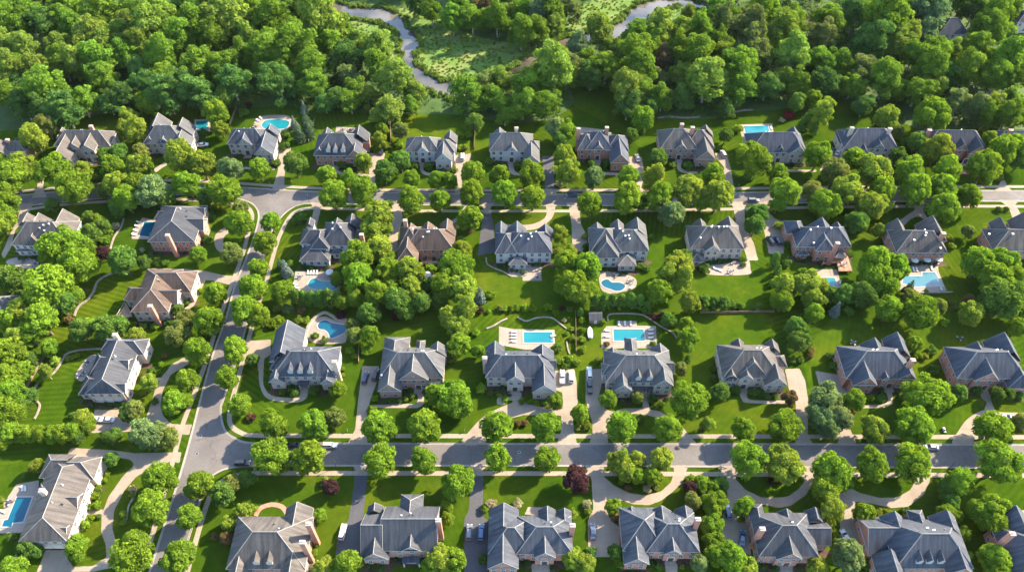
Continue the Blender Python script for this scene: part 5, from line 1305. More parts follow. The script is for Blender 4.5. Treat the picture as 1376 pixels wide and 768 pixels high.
 t24: [(172, 180, 132, 's'), (540, 205, 120, 'y'), (590, 240, 110, 'y'), (560, 160, 100, 'y'), (762, 185, 120, 'y'), (665, 185, 100, 'y'), (640, 270, 80, 's'), (720, 270, 90, 's'), (320, 292, 126, 'p'), (1210, 195, 184, 's'), (915, 290, 58, 's'), (975, 315, 85, 's'), (1030, 330, 70, 's'), (1075, 312, 74, 'd'), (915, 335, 74, 'p'), (925, 400, 84, 'o'), (990, 400, 70, 's'), (1045, 400, 105, 's'), (1030, 450, 90, 's'), (1025, 520, 105, 's'), (1035, 600, 105, 's'), (1010, 570, 70, 'd'), (1050, 680, 110, 's'), (1130, 690, 145, 's'), (1205, 745, 110, 'y'), (515, 430, 76, 's'), (520, 480, 56, 'n'), (380, 420, 48, 'w'), (385, 455, 40, 'y'), (402, 660, 58, 'd'), (310, 700, 100, 'y'), (370, 720, 110, 'y'), (22, 415, 58, 'w'), (305, 465, 56, 'y'), (330, 655, 48, 's'), (525, 665, 74, 'd'), (548, 725, 58, 's'), (960, 725, 92, 'b'), (870, 742, 28, 's'), (1190, 435, 105, 's'), (1165, 500, 28, 'y'), (1192, 500, 28, 'y'), (590, 335, 40, 'n'), (690, 340, 46, 'w'), (735, 330, 40, 'o'), (560, 300, 46, 's'), (750, 745, 40, 'd')],
 t34: [(105, 218, 196, 'y'), (345, 250, 190, 's'), (320, 340, 140, 's'), (400, 300, 110, 's'), (360, 440, 112, 'y'), (560, 212, 160, 's'), (765, 208, 188, 's'), (1215, 208, 220, 's'), (1010, 300, 140, 's'), (950, 330, 90, 'd'), (965, 400, 86, 'd'), (520, 462, 106, 's'), (590, 470, 64, 'y'), (635, 465, 60, 'y'), (735, 455, 48, 'd'), (770, 460, 36, 'd'), (940, 470, 100, 's'), (990, 480, 70, 's'), (1035, 570, 68, 's'), (1060, 680, 50, 's'), (1125, 455, 130, 's'), (1190, 450, 140, 's'), (1180, 510, 130, 's'), (1190, 700, 138, 's'), (440, 690, 160, 'b'), (275, 742, 100, 'y'), (1200, 765, 120, 's'), (365, 560, 44, 's'), (350, 515, 50, 's'), (375, 610, 40, 'd'), (505, 530, 40, 'd'), (530, 730, 60, 'd'), (1005, 600, 40, 'n'), (40, 300, 44, 'p'), (85, 300, 44, 'p')],
}
for fr_, lst in TREES.items():
    for (x, y, w, sp) in lst:
        tree_px(fr_, x, y, w, sp)

NSHRUB = sum(1 for p in PLANTS if p['name'] == 'shrub')
print('explicit shrubs', NSHRUB)
FOUND = []
# foundation planting along the fronts that face the viewer
rs = random.Random(5)
for h in HOUSES:
    if not h['bed']: continue
    m = h['B'][0]
    for b in h['B']:
        if b.get('noS') or (b.get('main') is None and b['axis'] == 'x' and b['y0'] > m['y0'] + 2): continue
        x = b['x0'] + 1.2
        while x < b['x1'] - .8:
            y = b['y0'] - rs.uniform(.2, 1.4)
            ok = not blocked(x, y, .1) and not on_drive(x, y) and not (h['door'] is not None and abs(x - h['door'].x) < 1.9)
            if ok and rs.random() < .7 and not any((p['base'].x - x) ** 2 + (p['base'].y - y) ** 2 < (p['R'] * .7 + .7) ** 2 for p in PLANTS):
                sp = rs.choice(['d', 'd', 's', 'd', 'o', 'n' if rs.random() < .3 else 'd'])
                FOUND.append((x, y, rs.uniform(.65, 1.15)))
                if 0: plant(Vector((x, y, 0)), rs.uniform(.65, 1.15), 'bush', sp, 'shrub', ADJ[sp] + ' clipped shrub', 'garden shrubs')
            x += rs.uniform(1.5, 2.4)

# ---- the wood behind the houses: hand placed crowns, then the gaps filled
WTREES = {
 t00: [(30, 250, 120, 'y'), (140, 260, 125, 'y'), (190, 350, 130, 'y'), (30, 370, 130, 'y'), (110, 340, 100, 's'), (40, 490, 135, 's'), (240, 450, 170, 's'), (330, 560, 140, 'd'), (420, 520, 120, 's'), (500, 315, 165, 's'), (530, 420, 130, 's'), (400, 320, 130, 'y'), (310, 310, 120, 's'), (620, 190, 130, 'y'), (380, 150, 120, 's'), (330, 120, 110, 's'), (320, 240, 120, 'y'), (460, 190, 150, 'y'), (560, 240, 150, 'y'), (800, 90, 175, 'y'), (650, 140, 125, 'y'), (820, 290, 150, 's'), (860, 390, 130, 's'), (720, 360, 120, 'd'), (745, 440, 130, 'd'), (1000, 120, 170, 's'), (930, 190, 150, 's'), (1010, 330, 160, 's'), (1140, 330, 140, 's'), (1180, 70, 190, 'y'), (1260, 110, 150, 'y'), (1290, 190, 130, 'y'), (1230, 290, 110, 's'), (1320, 310, 110, 's'), (860, 480, 150, 'd'), (1010, 460, 150, 'd'), (940, 420, 120, 'd'), (1200, 420, 140, 'd'), (640, 480, 130, 'd'), (560, 530, 100, 'd'), (130, 70, 150, 's'), (60, 120, 150, 's'), (330, 45, 150, 's'), (510, 60, 160, 's'), (610, 110, 130, 's'), (230, 120, 130, 'd'), (700, 50, 130, 's'), (960, 40, 120, 'd'), (1090, 30, 150, 'y'), (1330, 60, 120, 's'), (30, 60, 110, 's'), (640, 270, 120, 's'), (740, 240, 130, 'y'), (700, 320, 110, 's'), (1100, 200, 130, 's'), (130, 440, 110, 'd'), (230, 560, 110, 'd'), (120, 540, 110, 'd')],
 t10: [(100, 90, 170, 's'), (160, 150, 120, 's'), (330, 90, 180, 'y'), (400, 130, 120, 'y'), (260, 60, 120, 'y'), (30, 150, 90, 'y'), (235, 220, 150, 's'), (110, 270, 170, 's'), (130, 420, 150, 'd'), (310, 330, 150, 's'), (310, 430, 130, 's'), (390, 230, 110, 's'), (640, 260, 130, 'y'), (640, 340, 110, 's'), (540, 220, 105, 'y'), (500, 290, 130, 'd'), (720, 390, 170, 'y'), (760, 450, 120, 'y'), (495, 390, 110, 'o'), (530, 460, 110, 's'), (500, 520, 100, 's'), (590, 490, 84, 'y'), (430, 500, 90, 'd'), (690, 560, 130, 'y'), (830, 470, 92, 'y'), (820, 545, 76, 's'), (1130, 390, 150, 'o'), (1110, 480, 130, 's'), (1175, 460, 110, 'o'), (1270, 420, 110, 'y'), (1290, 540, 92, 's'), (1240, 500, 110, 's'), (1300, 600, 80, 's'), (760, 55, 120, 'b'), (920, 45, 92, 's'), (1030, 90, 100, 's'), (1130, 90, 115, 's'), (1180, 40, 84, 'n'), (1260, 90, 110, 's'), (1310, 60, 84, 'y'), (850, 15, 90, 'd'), (1060, 30, 100, 's'), (1290, 150, 90, 's'), (690, 30, 90, 'd'), (220, 350, 100, 's'), (440, 330, 90, 'd'), (60, 380, 100, 's'), (370, 530, 90, 'd'), (470, 160, 80, 's')],
 t20: [(40, 60, 100, 's'), (40, 150, 120, 's'), (110, 60, 110, 'b'), (120, 150, 110, 's'), (190, 60, 120, 's'), (210, 130, 100, 'y'), (290, 50, 90, 'o'), (560, 40, 100, 'y'), (545, 120, 90, 'y'), (440, 150, 130, 'y'), (490, 240, 90, 'y'), (330, 240, 100, 'b'), (200, 340, 170, 'y'), (220, 440, 170, 'y'), (90, 430, 150, 's'), (50, 530, 130, 's'), (170, 540, 120, 's'), (290, 330, 105, 'o'), (390, 300, 100, 's'), (480, 340, 140, 's'), (630, 265, 160, 's'), (640, 180, 120, 's'), (640, 360, 140, 's'), (600, 450, 150, 'y'), (680, 470, 120, 's'), (590, 540, 110, 'd'), (770, 500, 106, 's'), (740, 400, 90, 'o'), (750, 140, 130, 'y'), (870, 150, 110, 'y'), (900, 70, 66, 'y'), (1070, 60, 140, 's'), (940, 270, 150, 's'), (770, 300, 80, 'n'), (860, 380, 100, 'y'), (980, 160, 130, 's'), (1080, 140, 120, 'o'), (1060, 220, 110, 's'), (1000, 400, 180, 'y'), (1090, 300, 100, 'y'), (1180, 350, 170, 's'), (1170, 450, 140, 's'), (1050, 480, 150, 's'), (960, 480, 110, 'd'), (1250, 250, 140, 'o'), (1300, 60, 130, 's'), (1220, 150, 130, 'o'), (1310, 440, 120, 'd'), (870, 500, 110, 'd'), (1280, 340, 120, 's'), (400, 390, 110, 'd'), (850, 240, 100, 's'), (720, 220, 100, 's'), (1100, 560, 80, 'd'), (700, 560, 80, 'd')],
 t30: [(50, 60, 130, 's'), (170, 80, 92, 's'), (100, 160, 150, 'y'), (340, 110, 130, 's'), (300, 190, 120, 'o'), (380, 160, 100, 's'), (150, 280, 140, 'y'), (20, 280, 92, 's'), (290, 310, 120, 's'), (370, 310, 110, 's'), (430, 340, 110, 's'), (95, 400, 110, 'y'), (180, 430, 110, 's'), (320, 420, 120, 'd'), (520, 370, 130, 'o'), (630, 90, 180, 's'), (690, 200, 130, 'y'), (750, 190, 110, 'y'), (560, 200, 150, 'd'), (850, 170, 105, 'b'), (860, 40, 160, 'b'), (640, 20, 130, 'd'), (480, 60, 140, 'd'), (700, 30, 110, 's'), (900, 270, 140, 's'), (860, 340, 130, 's'), (960, 260, 100, 'y'), (1060, 340, 150, 's'), (1110, 260, 130, 's'), (1050, 230, 90, 'y'), (1260, 310, 150, 's'), (1210, 390, 120, 's'), (1310, 390, 110, 's'), (1200, 70, 130, 's'), (1180, 140, 150, 's'), (1270, 150, 150, 's'), (1090, 50, 110, 'd'), (640, 400, 150, 's'), (700, 430, 120, 's'), (570, 440, 110, 'y'), (800, 460, 130, 's'), (870, 450, 120, 'y'), (1010, 520, 115, 'o'), (1100, 550, 120, 'o'), (1170, 590, 110, 's'), (1290, 510, 105, 'y'), (1260, 590, 130, 's'), (1320, 580, 110, 's'), (1270, 30, 120, 's'), (460, 440, 110, 's'), (780, 280, 110, 's'), (520, 540, 90, 'd'), (440, 480, 90, 'd'), (960, 390, 110, 'd')],
}
WPTS = []
def wood_tree(x, y, r, sp, zs=1.0, kind='tall'):
    WPTS.append((x, y, r))
    d = {'y': 'yellow-green', 's': 'bright-green', 'd': 'dark-green', 'o': 'olive', 'b': 'grey-green', 'n': 'rusty-brown'}[sp]
    plant(Vector((x, y, 0)), r, kind, sp, 'woodland_tree', d + ' woodland tree', 'trees of the wood behind the houses', zs=zs, region='wood')
lone = HOUSES[-3:]
for fr_, lst in WTREES.items():
    for (x, y, w, sp) in lst:
        px, py = fr_(x, y)
        r = w / fr_.k / 2 * mpp(px, py, 12) * 1.16
        edge = not inside(P(px, py, 14).x, P(px, py, 14).y - 16, WOOD)
        zs_ = rs.uniform(.66, .8) if edge else rs.uniform(.76, 1.0)
        b = P(px, py, CZ['tall'] * r * zs_)
        if near_river(b.x, b.y, 1.0) or blocked(b.x, b.y, 1.5): continue
        if any((b.x - a) ** 2 + (b.y - c) ** 2 < (.5 * (r + q)) ** 2 for a, c, q in WPTS): continue
        wood_tree(b.x, b.y, r, sp, zs_)
xs = [p[0] for p in WOOD]; ys = [p[1] for p in WOOD]
MEAD2 = smooth(MEADOW, True, 2)
tries = 0
while len(WPTS) < 296 and tries < 60000:
    tries += 1
    x, y = rs.uniform(-300, 300), rs.uniform(min(ys), P(688, -70).y)
    if abs(x) > y * .66 + 14: continue
    if not inside(x, y, WOOD) or inside(x, y, MEAD2) or inside(x, y, CLEAR) or near_river(x, y, 3): continue
    if blocked(x, y, 5): continue
    # keep the lone house and the pond in view
    if any(abs(x - h['base'].x) < 10 and h['base'].y - 22 < y < h['base'].y for h in lone): continue
    r = rs.uniform(4.6, 7.8)
    if any(inside(x, y + k, MEAD2) or near_river(x, y + k, 0) for k in (6, 12, 18, 24)): continue
    if not inside(x, y - 9, WOOD): continue
    if any((x - a) ** 2 + (y - b) ** 2 < (.60 * (r + q)) ** 2 for a, b, q in WPTS): continue
    wood_tree(x, y, r, rs.choice('ssddsyo'), rs.uniform(.72, .98))
print("woodland", len(WPTS), "tries", tries)

# ---- undergrowth below the wood and reeds of the marsh: beyond counting
def scatter(name, poly_test, n, box, size, hgt, mat, tint, label, seed):
    rng = random.Random(seed); nrng = np.random.default_rng(seed)
    cs, rr, ts = [], [], []
    t = 0
    while len(cs) < n and t < n * 30:
        t += 1
        x, y = rng.uniform(box[0], box[1]), rng.uniform(box[2], box[3])
        if abs(x) > y * .68 + 20 or not poly_test(x, y): continue
        r = rng.uniform(*size); cs.append((x, y, r * hgt)); rr.append(r); ts.append(min(1, max(0, rng.gauss(.45, .2))))
    V, tt = leaf_cloud(nrng, cs, rr, [r * r for r in rr], len(cs) * 34, 0.42, squash=.8, tints=ts)
    o = link(name, cloud_mesh(name, V, tt, mat))
    o.color = (*tint, 1)
    return tag(o, label, 'undergrowth' if 'under' in name else 'reeds' if 'reeds' in name else 'marsh grass', kind='stuff')
yb = (min(ys), P(688, -70).y)
scatter('undergrowth', lambda x, y: inside(x, y, WOOD) and not inside(x, y, MEAD2) and not near_river(x, y, 1.5) and not inside(x, y, CLEAR) and not blocked(x, y, 2), 4200, (-300, 300, *yb), (1.0, 2.8), .6, M['leaf'], (0.060, 0.115, 0.022), "bushy green undergrowth filling the floor of the wood", 3)
scatter('marsh_grass', lambda x, y: inside(x, y, MEAD2) and not near_river(x, y, 1.0), 1100, (-90, 120, 270, 420), (0.2, 0.5), .12, M['leaf'], (0.17, 0.24, 0.05), "tussocky marsh grass in the river meadow", 4)

def found_mesh():
    nr = np.random.default_rng(8)
    cs = [(x, y, r * .55) for x, y, r in FOUND]; rr = [r for _, _, r in FOUND]
    V, tt = leaf_cloud(nr, cs, rr, [r * r for r in rr], len(cs) * 260, 0.16, squash=.8, tints=[min(1, max(0, rs.gauss(.5, .2))) for _ in cs])
    o = link('foundation_planting', cloud_mesh('foundation_planting', V, tt, M['leaf']))
    o.color = (0.045, 0.10, 0.022, 1)
    tag(o, 'dark-green clipped planting massed along the house fronts', 'planting', kind='stuff')
found_mesh()
mbd = MB()
for h in HOUSES:
    if not h['bed']: continue
    m = h['B'][0]
    for b in h['B']:
        if b.get('noS'): continue
        pts = [(b['x0'] - .3, b['y0'] + .6), (b['x0'] - .2, b['y0'] - 1.5), ((b['x0'] + b['x1']) / 2, b['y0'] - 2.1), (b['x1'] + .2, b['y0'] - 1.5), (b['x1'] + .3, b['y0'] + .6)]
        sheet(mbd, smooth(pts, True, 4), 0.0065 + .0004 * (len(mbd.f) % 11))
tag(mbd.build('mulch_bed', M['mulch']), kind='structure')

scatter('river_reeds', lambda x, y: near_river(x, y, 2.2) and not near_river(x, y, -0.5), 1500, (-110, 180, 260, 430), (0.5, 1.3), .5, M['leaf'], (0.10, 0.155, 0.032), "tall green reeds fringing both banks of the river", 6)
# ------------------------------------------------------------------ labels for plants
ORD = ['first', 'second', 'third', 'fourth', 'fifth', 'sixth', 'seventh', 'eighth', 'ninth', 'tenth', 'eleventh', 'twelfth', 'thirteenth', 'fourteenth', 'fifteenth', 'sixteenth', 'seventeenth', 'eighteenth', 'nineteenth', 'twentieth']
def near_house(x, y):
    h = min(HOUSES, key=lambda h: (h['base'].x - x) ** 2 + ((h['base'].y - y) * 1.1) ** 2)
    dx, dy = x - h['base'].x, y - h['base'].y
    m = h['B'][0]; hx, hy = (m['x1'] - m['x0']) / 2, (m['y1'] - m['y0']) / 2
    if abs(dx) - hx > abs(dy) - hy: rel = 'left of' if dx < 0 else 'right of'
    else: rel = 'before' if dy < 0 else 'behind'
    return h, rel
def uniq(items, key='label0'):
    """ties get told apart by their order from the left"""
    by = {}
    for p in items: by.setdefault(p[key], []).append(p)
    for lab, g in by.items():
        g.sort(key=lambda p: (p['base'].x / p['base'].y))
        for i, p in enumerate(g):
            if len(g) == 1: p['label'] = lab
            elif len(g) == 2: p['label'] = lab + (', left of two' if i == 0 else ', right of two')
            elif i == len(g) - 1: p['label'] = lab + ', last from left'
            else: p['label'] = lab + ', ' + ORD[i] + ' from left'
back = [h for h in HOUSES[:13]]
for p in PLANTS:
    x, y = p['base'].x, p['base'].y
    if p['region'] == 'wood':
        # house of the back row below it in the picture, and how deep in the wood
        h = min(back, key=lambda h: abs(h['base'].x / h['base'].y - x / y))
        yy = y - h['base'].y
        band_ = 'lawn-edge' if yy < 38 else 'mid-wood' if yy < 75 else 'deep-wood' if yy < 125 else 'farthest'
        lm = h['lm']
        p['label0'] = f"{band_} {p['desc']} above the {lm}"
    elif p['region']:
        p['label0'] = f"street tree on the {p['region']}"
    else:
        h, rel = near_house(x, y)
        p['label0'] = f"{p['desc']} {rel} the {h['lm']}"
street = [p for p in PLANTS if p['name'] == 'street_tree']
rest = [p for p in PLANTS if p['name'] != 'street_tree']
# street trees: counted along each verge
by = {}
for p in street: by.setdefault(p['region'], []).append(p)
for reg, g in by.items():
    g.sort(key=lambda p: p['base'].x if 'cross' not in reg else -p['base'].y)
    for i, p in enumerate(g):
        frm = 'left' if 'cross' not in reg else 'top'
        if len(g) > 2 and i >= len(g) / 2:
            j = len(g) - 1 - i
            e = 'right' if frm == 'left' else 'bottom'
            p['label'] = f"{ADJ[p['sp']]} street tree, {ORD[j]} from the {e}, {reg}"
        else:
            p['label'] = f"{ADJ[p['sp']]} street tree, {ORD[i]} from the {frm}, {reg}"
uniq(rest)
for p in PLANTS:
    if len(p['label'].split()) > 16: print('LONG', p['label'])
print("kinds", {n: sum(1 for p in PLANTS if p['name'] == n) for n in set(p['name'] for p in PLANTS)})

rp = random.Random(11)
for p in PLANTS:
    k = p['kind']
    rz = rp.uniform(0, 6.28)
    col = TINT[p['sp']]
    j = rp.uniform(.9, 1.1)
    col = (col[0] * j * rp.uniform(.93, 1.07), col[1] * j, col[2] * j)
    me = CROWN[k][rp.randrange(len(CROWN[k]))]
    sx = p['R'] * rp.uniform(.95, 1.06); sz = p['R'] * p['zs'] * rp.uniform(.93, 1.07)
    if k == 'bush':
        o = link(p['name'], me); o.location = p['base']; o.scale = (sx, p['R'], sz); o.rotation_euler = (0, 0, rz)
        o.color = (*col, 1)
        tag(o, p['label'], 'shrub', p['group'])
        continue
    e = empty(p['name'], p['base'], p['label'], 'tree', p['group'], rz)
    e.scale = (sx, p['R'], sz)
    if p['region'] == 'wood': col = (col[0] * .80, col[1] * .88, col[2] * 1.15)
    c = link("crown", me, e); c.color = (*col, 1)
    link("trunk", TRUNK[k][rp.randrange(2)], e)
# ------------------------------------------------------------------ pools, terraces
def poly_offset(poly, d):
    if area(poly) < 0: poly = poly[::-1]
    n = len(poly); out = []
    for i in range(n):
        a, b, c = poly[i - 1], poly[i], poly[(i + 1) % n]
        e1 = (b[0] - a[0], b[1] - a[1]); e2 = (c[0] - b[0], c[1] - b[1])
        l1 = math.hypot(*e1) or 1; l2 = math.hypot(*e2) or 1
        n1 = (e1[1] / l1, -e1[0] / l1); n2 = (e2[1] / l2, -e2[0] / l2)
        k = 1 + n1[0] * n2[0] + n1[1] * n2[1]
        k = max(k, .4)
        out.append((b[0] + (n1[0] + n2[0]) / k * d, b[1] + (n1[1] + n2[1]) / k * d))
    return poly, out
PAT = [(b5, 0, [(300, 560), (310, 640), (435, 640), (435, 678), (614, 678), (605, 525), (480, 525)]),
       (b7, 1, [(370, 585), (385, 680), (800, 682), (832, 620), (815, 535), (770, 560), (700, 545), (520, 580)]),
       (b6, 1, [(235, 550), (390, 555), (520, 590), (548, 640), (520, 690), (420, 718), (330, 735), (240, 690)]),
       (b3, 0, [(100, 555), (370, 565), (475, 600), (445, 735), (210, 715), (75, 715)]),
       (c1, 1, [(490, 90), (540, 30), (640, 0), (710, 25), (840, 55), (840, 190), (800, 240), (560, 240), (470, 170)]),
       (t23, 0, [(-75, 70), (0, 84), (212, 88), (214, 160), (170, 190), (60, 190), (-75, 165)]),
       (t23, 0, [(453, 105), (480, 68), (533, 68), (535, 43), (634, 43), (636, 66), (735, 68), (740, 182), (453, 184)]),
       (t32, 0, [(248, 428), (380, 430), (405, 532), (300, 545)]),
       (t32, 0, [(735, 372), (900, 380), (902, 438), (945, 540), (780, 550), (685, 530), (712, 440)]),
       (t04, 0, [(85, 315), (200, 295), (200, 350), (135, 565), (0, 568), (-25, 480)]),
       (t01, 0, [(1003, 155), (1085, 155), (1085, 218), (1003, 214)]),
       (t11, 1, [(5, 175), (35, 142), (100, 133), (182, 138), (200, 180), (150, 218), (20, 214)]),
       (t21, 0, [(1160, 183), (1335, 176), (1345, 245), (1178, 245)]),
       (t02, 0, [(680, 240), (735, 162), (808, 178), (800, 205), (770, 275), (680, 272)]),
       (b0, 1, [(60, 632), (150, 585), (330, 590), (405, 680), (180, 694)]),
       (t24, 0, [(75, 432), (152, 434), (140, 480), (58, 470)]),
       (t12, 1, [(870, 440), (930, 450), (970, 495), (900, 515), (860, 480)]),
       (c0, 1, [(65, 410), (110, 330), (195, 235), (255, 250), (150, 430), (100, 445)]),
       (t11, 0, [(430, 192), (530, 200), (520, 222), (425, 222)]),
       (t21, 0, [(325, 195), (345, 195), (480, 210), (480, 235), (325, 240)]),
       (c3, 0, [(395, 655), (535, 655), (530, 735), (400, 735)])]
for i, (fr, sm, pts) in enumerate(PAT):
    poly = pline(pts, fr)
    if sm: poly = smooth(poly, True, 4)
    mb = MB(); sheet(mb, poly, 0.045 + .0006 * i, .06)
    tag(mb.build("patio", M['patio']), kind='structure')
POOLS = [
 (t01, 0, [(1012, 164), (1072, 162), (1074, 204), (1014, 206)], 'pool', "small turquoise pool half hidden beside the twin gabled stone house"),
 (t11, 1, [(45, 185), (62, 164), (100, 157), (150, 158), (186, 168), (182, 190), (160, 204), (100, 206), (60, 204)], 'pool', "oval turquoise pool behind the slate house at the wood edge"),
 (t21, 0, [(1190, 192), (1312, 188), (1322, 226), (1196, 228)], 'pool', "rectangular pool behind the stone house by the red maple"),
 (t02, 0, [(745, 186), (802, 186), (776, 262), (720, 256)], 'pooldeep', "narrow blue pool beside the navy-roofed brick house"),
 (t12, 1, [(285, 505), (300, 482), (325, 477), (345, 489), (390, 494), (432, 492), (440, 515), (405, 540), (350, 535), (295, 526)], 'pool', "curvy turquoise pool behind the white house with glazed sunroom"),
 (t13, 1, [(334, 66), (350, 45), (380, 40), (410, 54), (478, 68), (474, 100), (440, 118), (402, 131), (388, 104), (368, 88), (344, 84)], 'pooldeep', "deep blue freeform pool behind the colonial with three dormers"),
 (t22, 1, [(452, 500), (464, 486), (488, 482), (508, 497), (545, 498), (570, 508), (575, 522), (556, 538), (528, 541), (496, 530), (468, 520)], 'pooldeep', "kidney shaped blue pool below the white house with rear sunroom"),
 (t23, 0, [(52, 101), (200, 101), (204, 155), (54, 155)], 'pool', "rectangular turquoise pool with a row of loungers at one end"),
 (t23, 0, [(515, 86), (670, 86), (678, 145), (518, 145)], 'pool', "rectangular blue pool with chairs on three sides behind the cupola house"),
 (t32, 0, [(300, 473), (366, 474), (382, 518), (318, 522)], 'pool', "small square turquoise pool below the raised timber deck"),
 (t32, 0, [(818, 446), (884, 446), (924, 514), (790, 520), (715, 502), (725, 465), (818, 466)], 'poolpale', "pale L-shaped pool behind the plain red brick house"),
 (t04, 0, [(86, 384), (166, 383), (120, 508), (66, 514), (58, 535), (10, 533), (22, 502), (40, 498)], 'pooldeep', "long deep blue pool beside the long grey-roofed stone house"),
]
for fr, sm, pts, mt, lab in POOLS:
    poly = pline(pts, fr)
    if sm: poly = smooth(poly, True, 4)
    inn, out = poly_offset(poly, .42)
    c = Vector((sum(p[0] for p in inn) / len(inn), sum(p[1] for p in inn) / len(inn), 0))
    root = empty("swimming_pool", c, lab, "pool", "swimming pools")
    L = lambda q: [(p[0] - c.x, p[1] - c.y) for p in q]
    mb = MB(); sheet(mb, L(inn), .075); mb.build("water", M[mt], root)
    mb = MB(); a, b = L(inn), L(out)
    for i in range(len(a)):
        j = (i + 1) % len(a)
        mb.hexa([(*a[i], .0), (*b[i], .0), (*b[j], .0), (*a[j], .0)], [(*a[i], .15), (*b[i], .15), (*b[j], .15), (*a[j], .15)])
    mb.build("coping", M['coping'], root)
    if len(pts) < 7:
        mb = MB(); p = a[1]
        q = Vector((p[0] * .93, p[1] * .8, 0))
        for s_ in (-.25, .25): mb.tube([(q.x + s_, q.y, 0), (q.x + s_, q.y, .7), (q.x + s_, q.y + .5, .8), (q.x + s_, q.y + .9, .1)], .03, 5)
        mb.build("ladder", M['flashing'], root)

# ------------------------------------------------------------------ small things; labels say where they stand
SMALL = []
def small(root, desc, cat, grp, x, y, rel=None):
    SMALL.append(dict(o=root, desc=desc, cat=cat, group=grp, base=Vector((x, y, 0)), rel=rel))
PROTO = {}
def copy_tree(o, parent=None):
    c = o.copy(); COL.objects.link(c); c.parent = parent
    for ch in o.children: copy_tree(ch, c)
    return c
def lounger():
    r = empty("sun_lounger", (0, 0, 0))
    f = MB(); f.box(-.36, .36, -.95, .95, .22, .28)
    f.build("frame", M['metalpost'], r)
    for sx in (-.3, .3):
        for sy in (-.8, .8):
            q = MB(); q.box(sx - .04, sx + .04, sy - .04, sy + .04, 0, .22); q.build("leg", M['metalpost'], r)
    f = MB(); f.box(-.34, .34, -.93, .3, .281, .38); f.build("cushion", M['canvas'], r)
    f = MB(); f.hexa([(-.34, .31, .29), (.34, .31, .29), (.34, .98, .62), (-.34, .98, .62)], [(-.34, .26, .39), (.34, .26, .39), (.34, .93, .73), (-.34, .93, .73)])
    f.build("backrest", M['canvas'], r)
    return r
def table():
    r = empty("patio_table", (0, 0, 0))
    q = MB(); q.tube([(0, 0, .70), (0, 0, .76)], .62, 14); q.build("tabletop", M['blueframe'], r)
    q = MB(); q.tube([(0, 0, .0), (0, 0, .70)], .06, 8); q.tube([(0, 0, 0), (0, 0, .05)], .3, 10); q.build("leg", M['metalpost'], r)
    return r
def chair():
    r = empty("patio_chair", (0, 0, 0))
    q = MB(); q.box(-.25, .25, -.25, .25, .41, .47); q.build("seat", M['canvas'], r)
    q = MB(); q.hexa([(-.25, .2, .47), (.25, .2, .47), (.25, .26, .47), (-.25, .26, .47)], [(-.25, .3, .9), (.25, .3, .9), (.25, .35, .9), (-.25, .35, .9)]); q.build("backrest", M['blueframe'], r)
    for sx in (-.21, .21):
        for sy in (-.21, .21):
            q = MB(); q.box(sx - .025, sx + .025, sy - .025, sy + .025, 0, .41); q.build("leg", M['metalpost'], r)
    return r
def parasol():
    r = empty("parasol", (0, 0, 0))
    q = MB(); q.tube([(0, 0, .0), (0, 0, 2.6)], .035, 6); q.tube([(0, 0, 0), (0, 0, .1)], .32, 10); q.build("pole", M['metalpost'], r)
    q = MB(); n = 8
    for i in range(n):
        a, b = 2 * math.pi * i / n, 2 * math.pi * (i + 1) / n
        q.face([(math.cos(a) * 1.5, math.sin(a) * 1.5, 2.15), (math.cos(b) * 1.5, math.sin(b) * 1.5, 2.15), (0, 0, 2.62)])
        q.face([(math.cos(a) * 1.5, math.sin(a) * 1.5, 2.0), (math.cos(b) * 1.5, math.sin(b) * 1.5, 2.0), (math.cos(b) * 1.5, math.sin(b) * 1.5, 2.15), (math.cos(a) * 1.5, math.sin(a) * 1.5, 2.15)])
    q.build("canopy", M['canvas'], r)
    return r
MAKE = {'lounger': lounger, 'table': table, 'chair': chair, 'parasol': parasol}
INFO = {'lounger': ("white sun lounger", "lounger", "sun loungers round the pools"), 'table': ("round dark patio table", "table", "patio tables"),
        'chair': ("patio chair", "chair", "patio chairs"), 'parasol': ("white parasol", "parasol", "parasols on the terraces")}
def put(kind, x, y, rz, z=0.05):
    if kind not in PROTO:
        PROTO[kind] = o = MAKE[kind]()
    else:
        o = copy_tree(PROTO[kind])
    o.location = (x, y, z); o.rotation_euler = (0, 0, rz)
    d, c, g = INFO[kind]
    small(o, d, c, g, x, y)
def putp(kind, fr, x, y, rz=0.0, z=0.05):
    p = fr.P(x, y, .3); put(kind, p.x, p.y, rz, z)
def dining(fr, x, y, n=4, par=False, z=.05):
    p = fr.P(x, y, .5)
    put('table', p.x, p.y, 0, z)
    for i in range(n):
        a = 2 * math.pi * i / n + .4
        put('chair', p.x + math.cos(a) * 1.05, p.y + math.sin(a) * 1.05, a - math.pi / 2, z)
    if par: put('parasol', p.x + .05, p.y, 0, z)
for y in (40, 72, 104, 138): putp('lounger', c3, 455, y, math.pi / 2)
for x in (545, 575, 605): putp('lounger', t23, x, 56, 0)
for y in (88, 108, 128): putp('lounger', t23, 708, y, -math.pi / 2)
for y in (92, 122): putp('lounger', t23, 484, y, math.pi / 2)
for x, y in ((692, 250), (700, 228), (708, 206), (716, 186)): putp('lounger', t02, x, y, 1.3)
for x, y in ((115, 338), (130, 338)): putp('lounger', t04, x, y, .4)
for x, y in ((200, 566), (222, 566), (245, 566), (270, 566)): putp('lounger', b3, x, y, 0)
dining(b3, 375, 585, 4, True); dining(b3, 130, 600, 4); putp('lounger', b3, 100, 660, 1.2); putp('lounger', b3, 110, 685, 1.2)
dining(t11, 12, 190, 4); putp('lounger', t11, 25, 160, 1.0); putp('lounger', t11, 40, 148, .8)
dining(b5, 575, 645, 4); dining(b5, 455, 600, 4); dining(b5, 590, 570, 2)
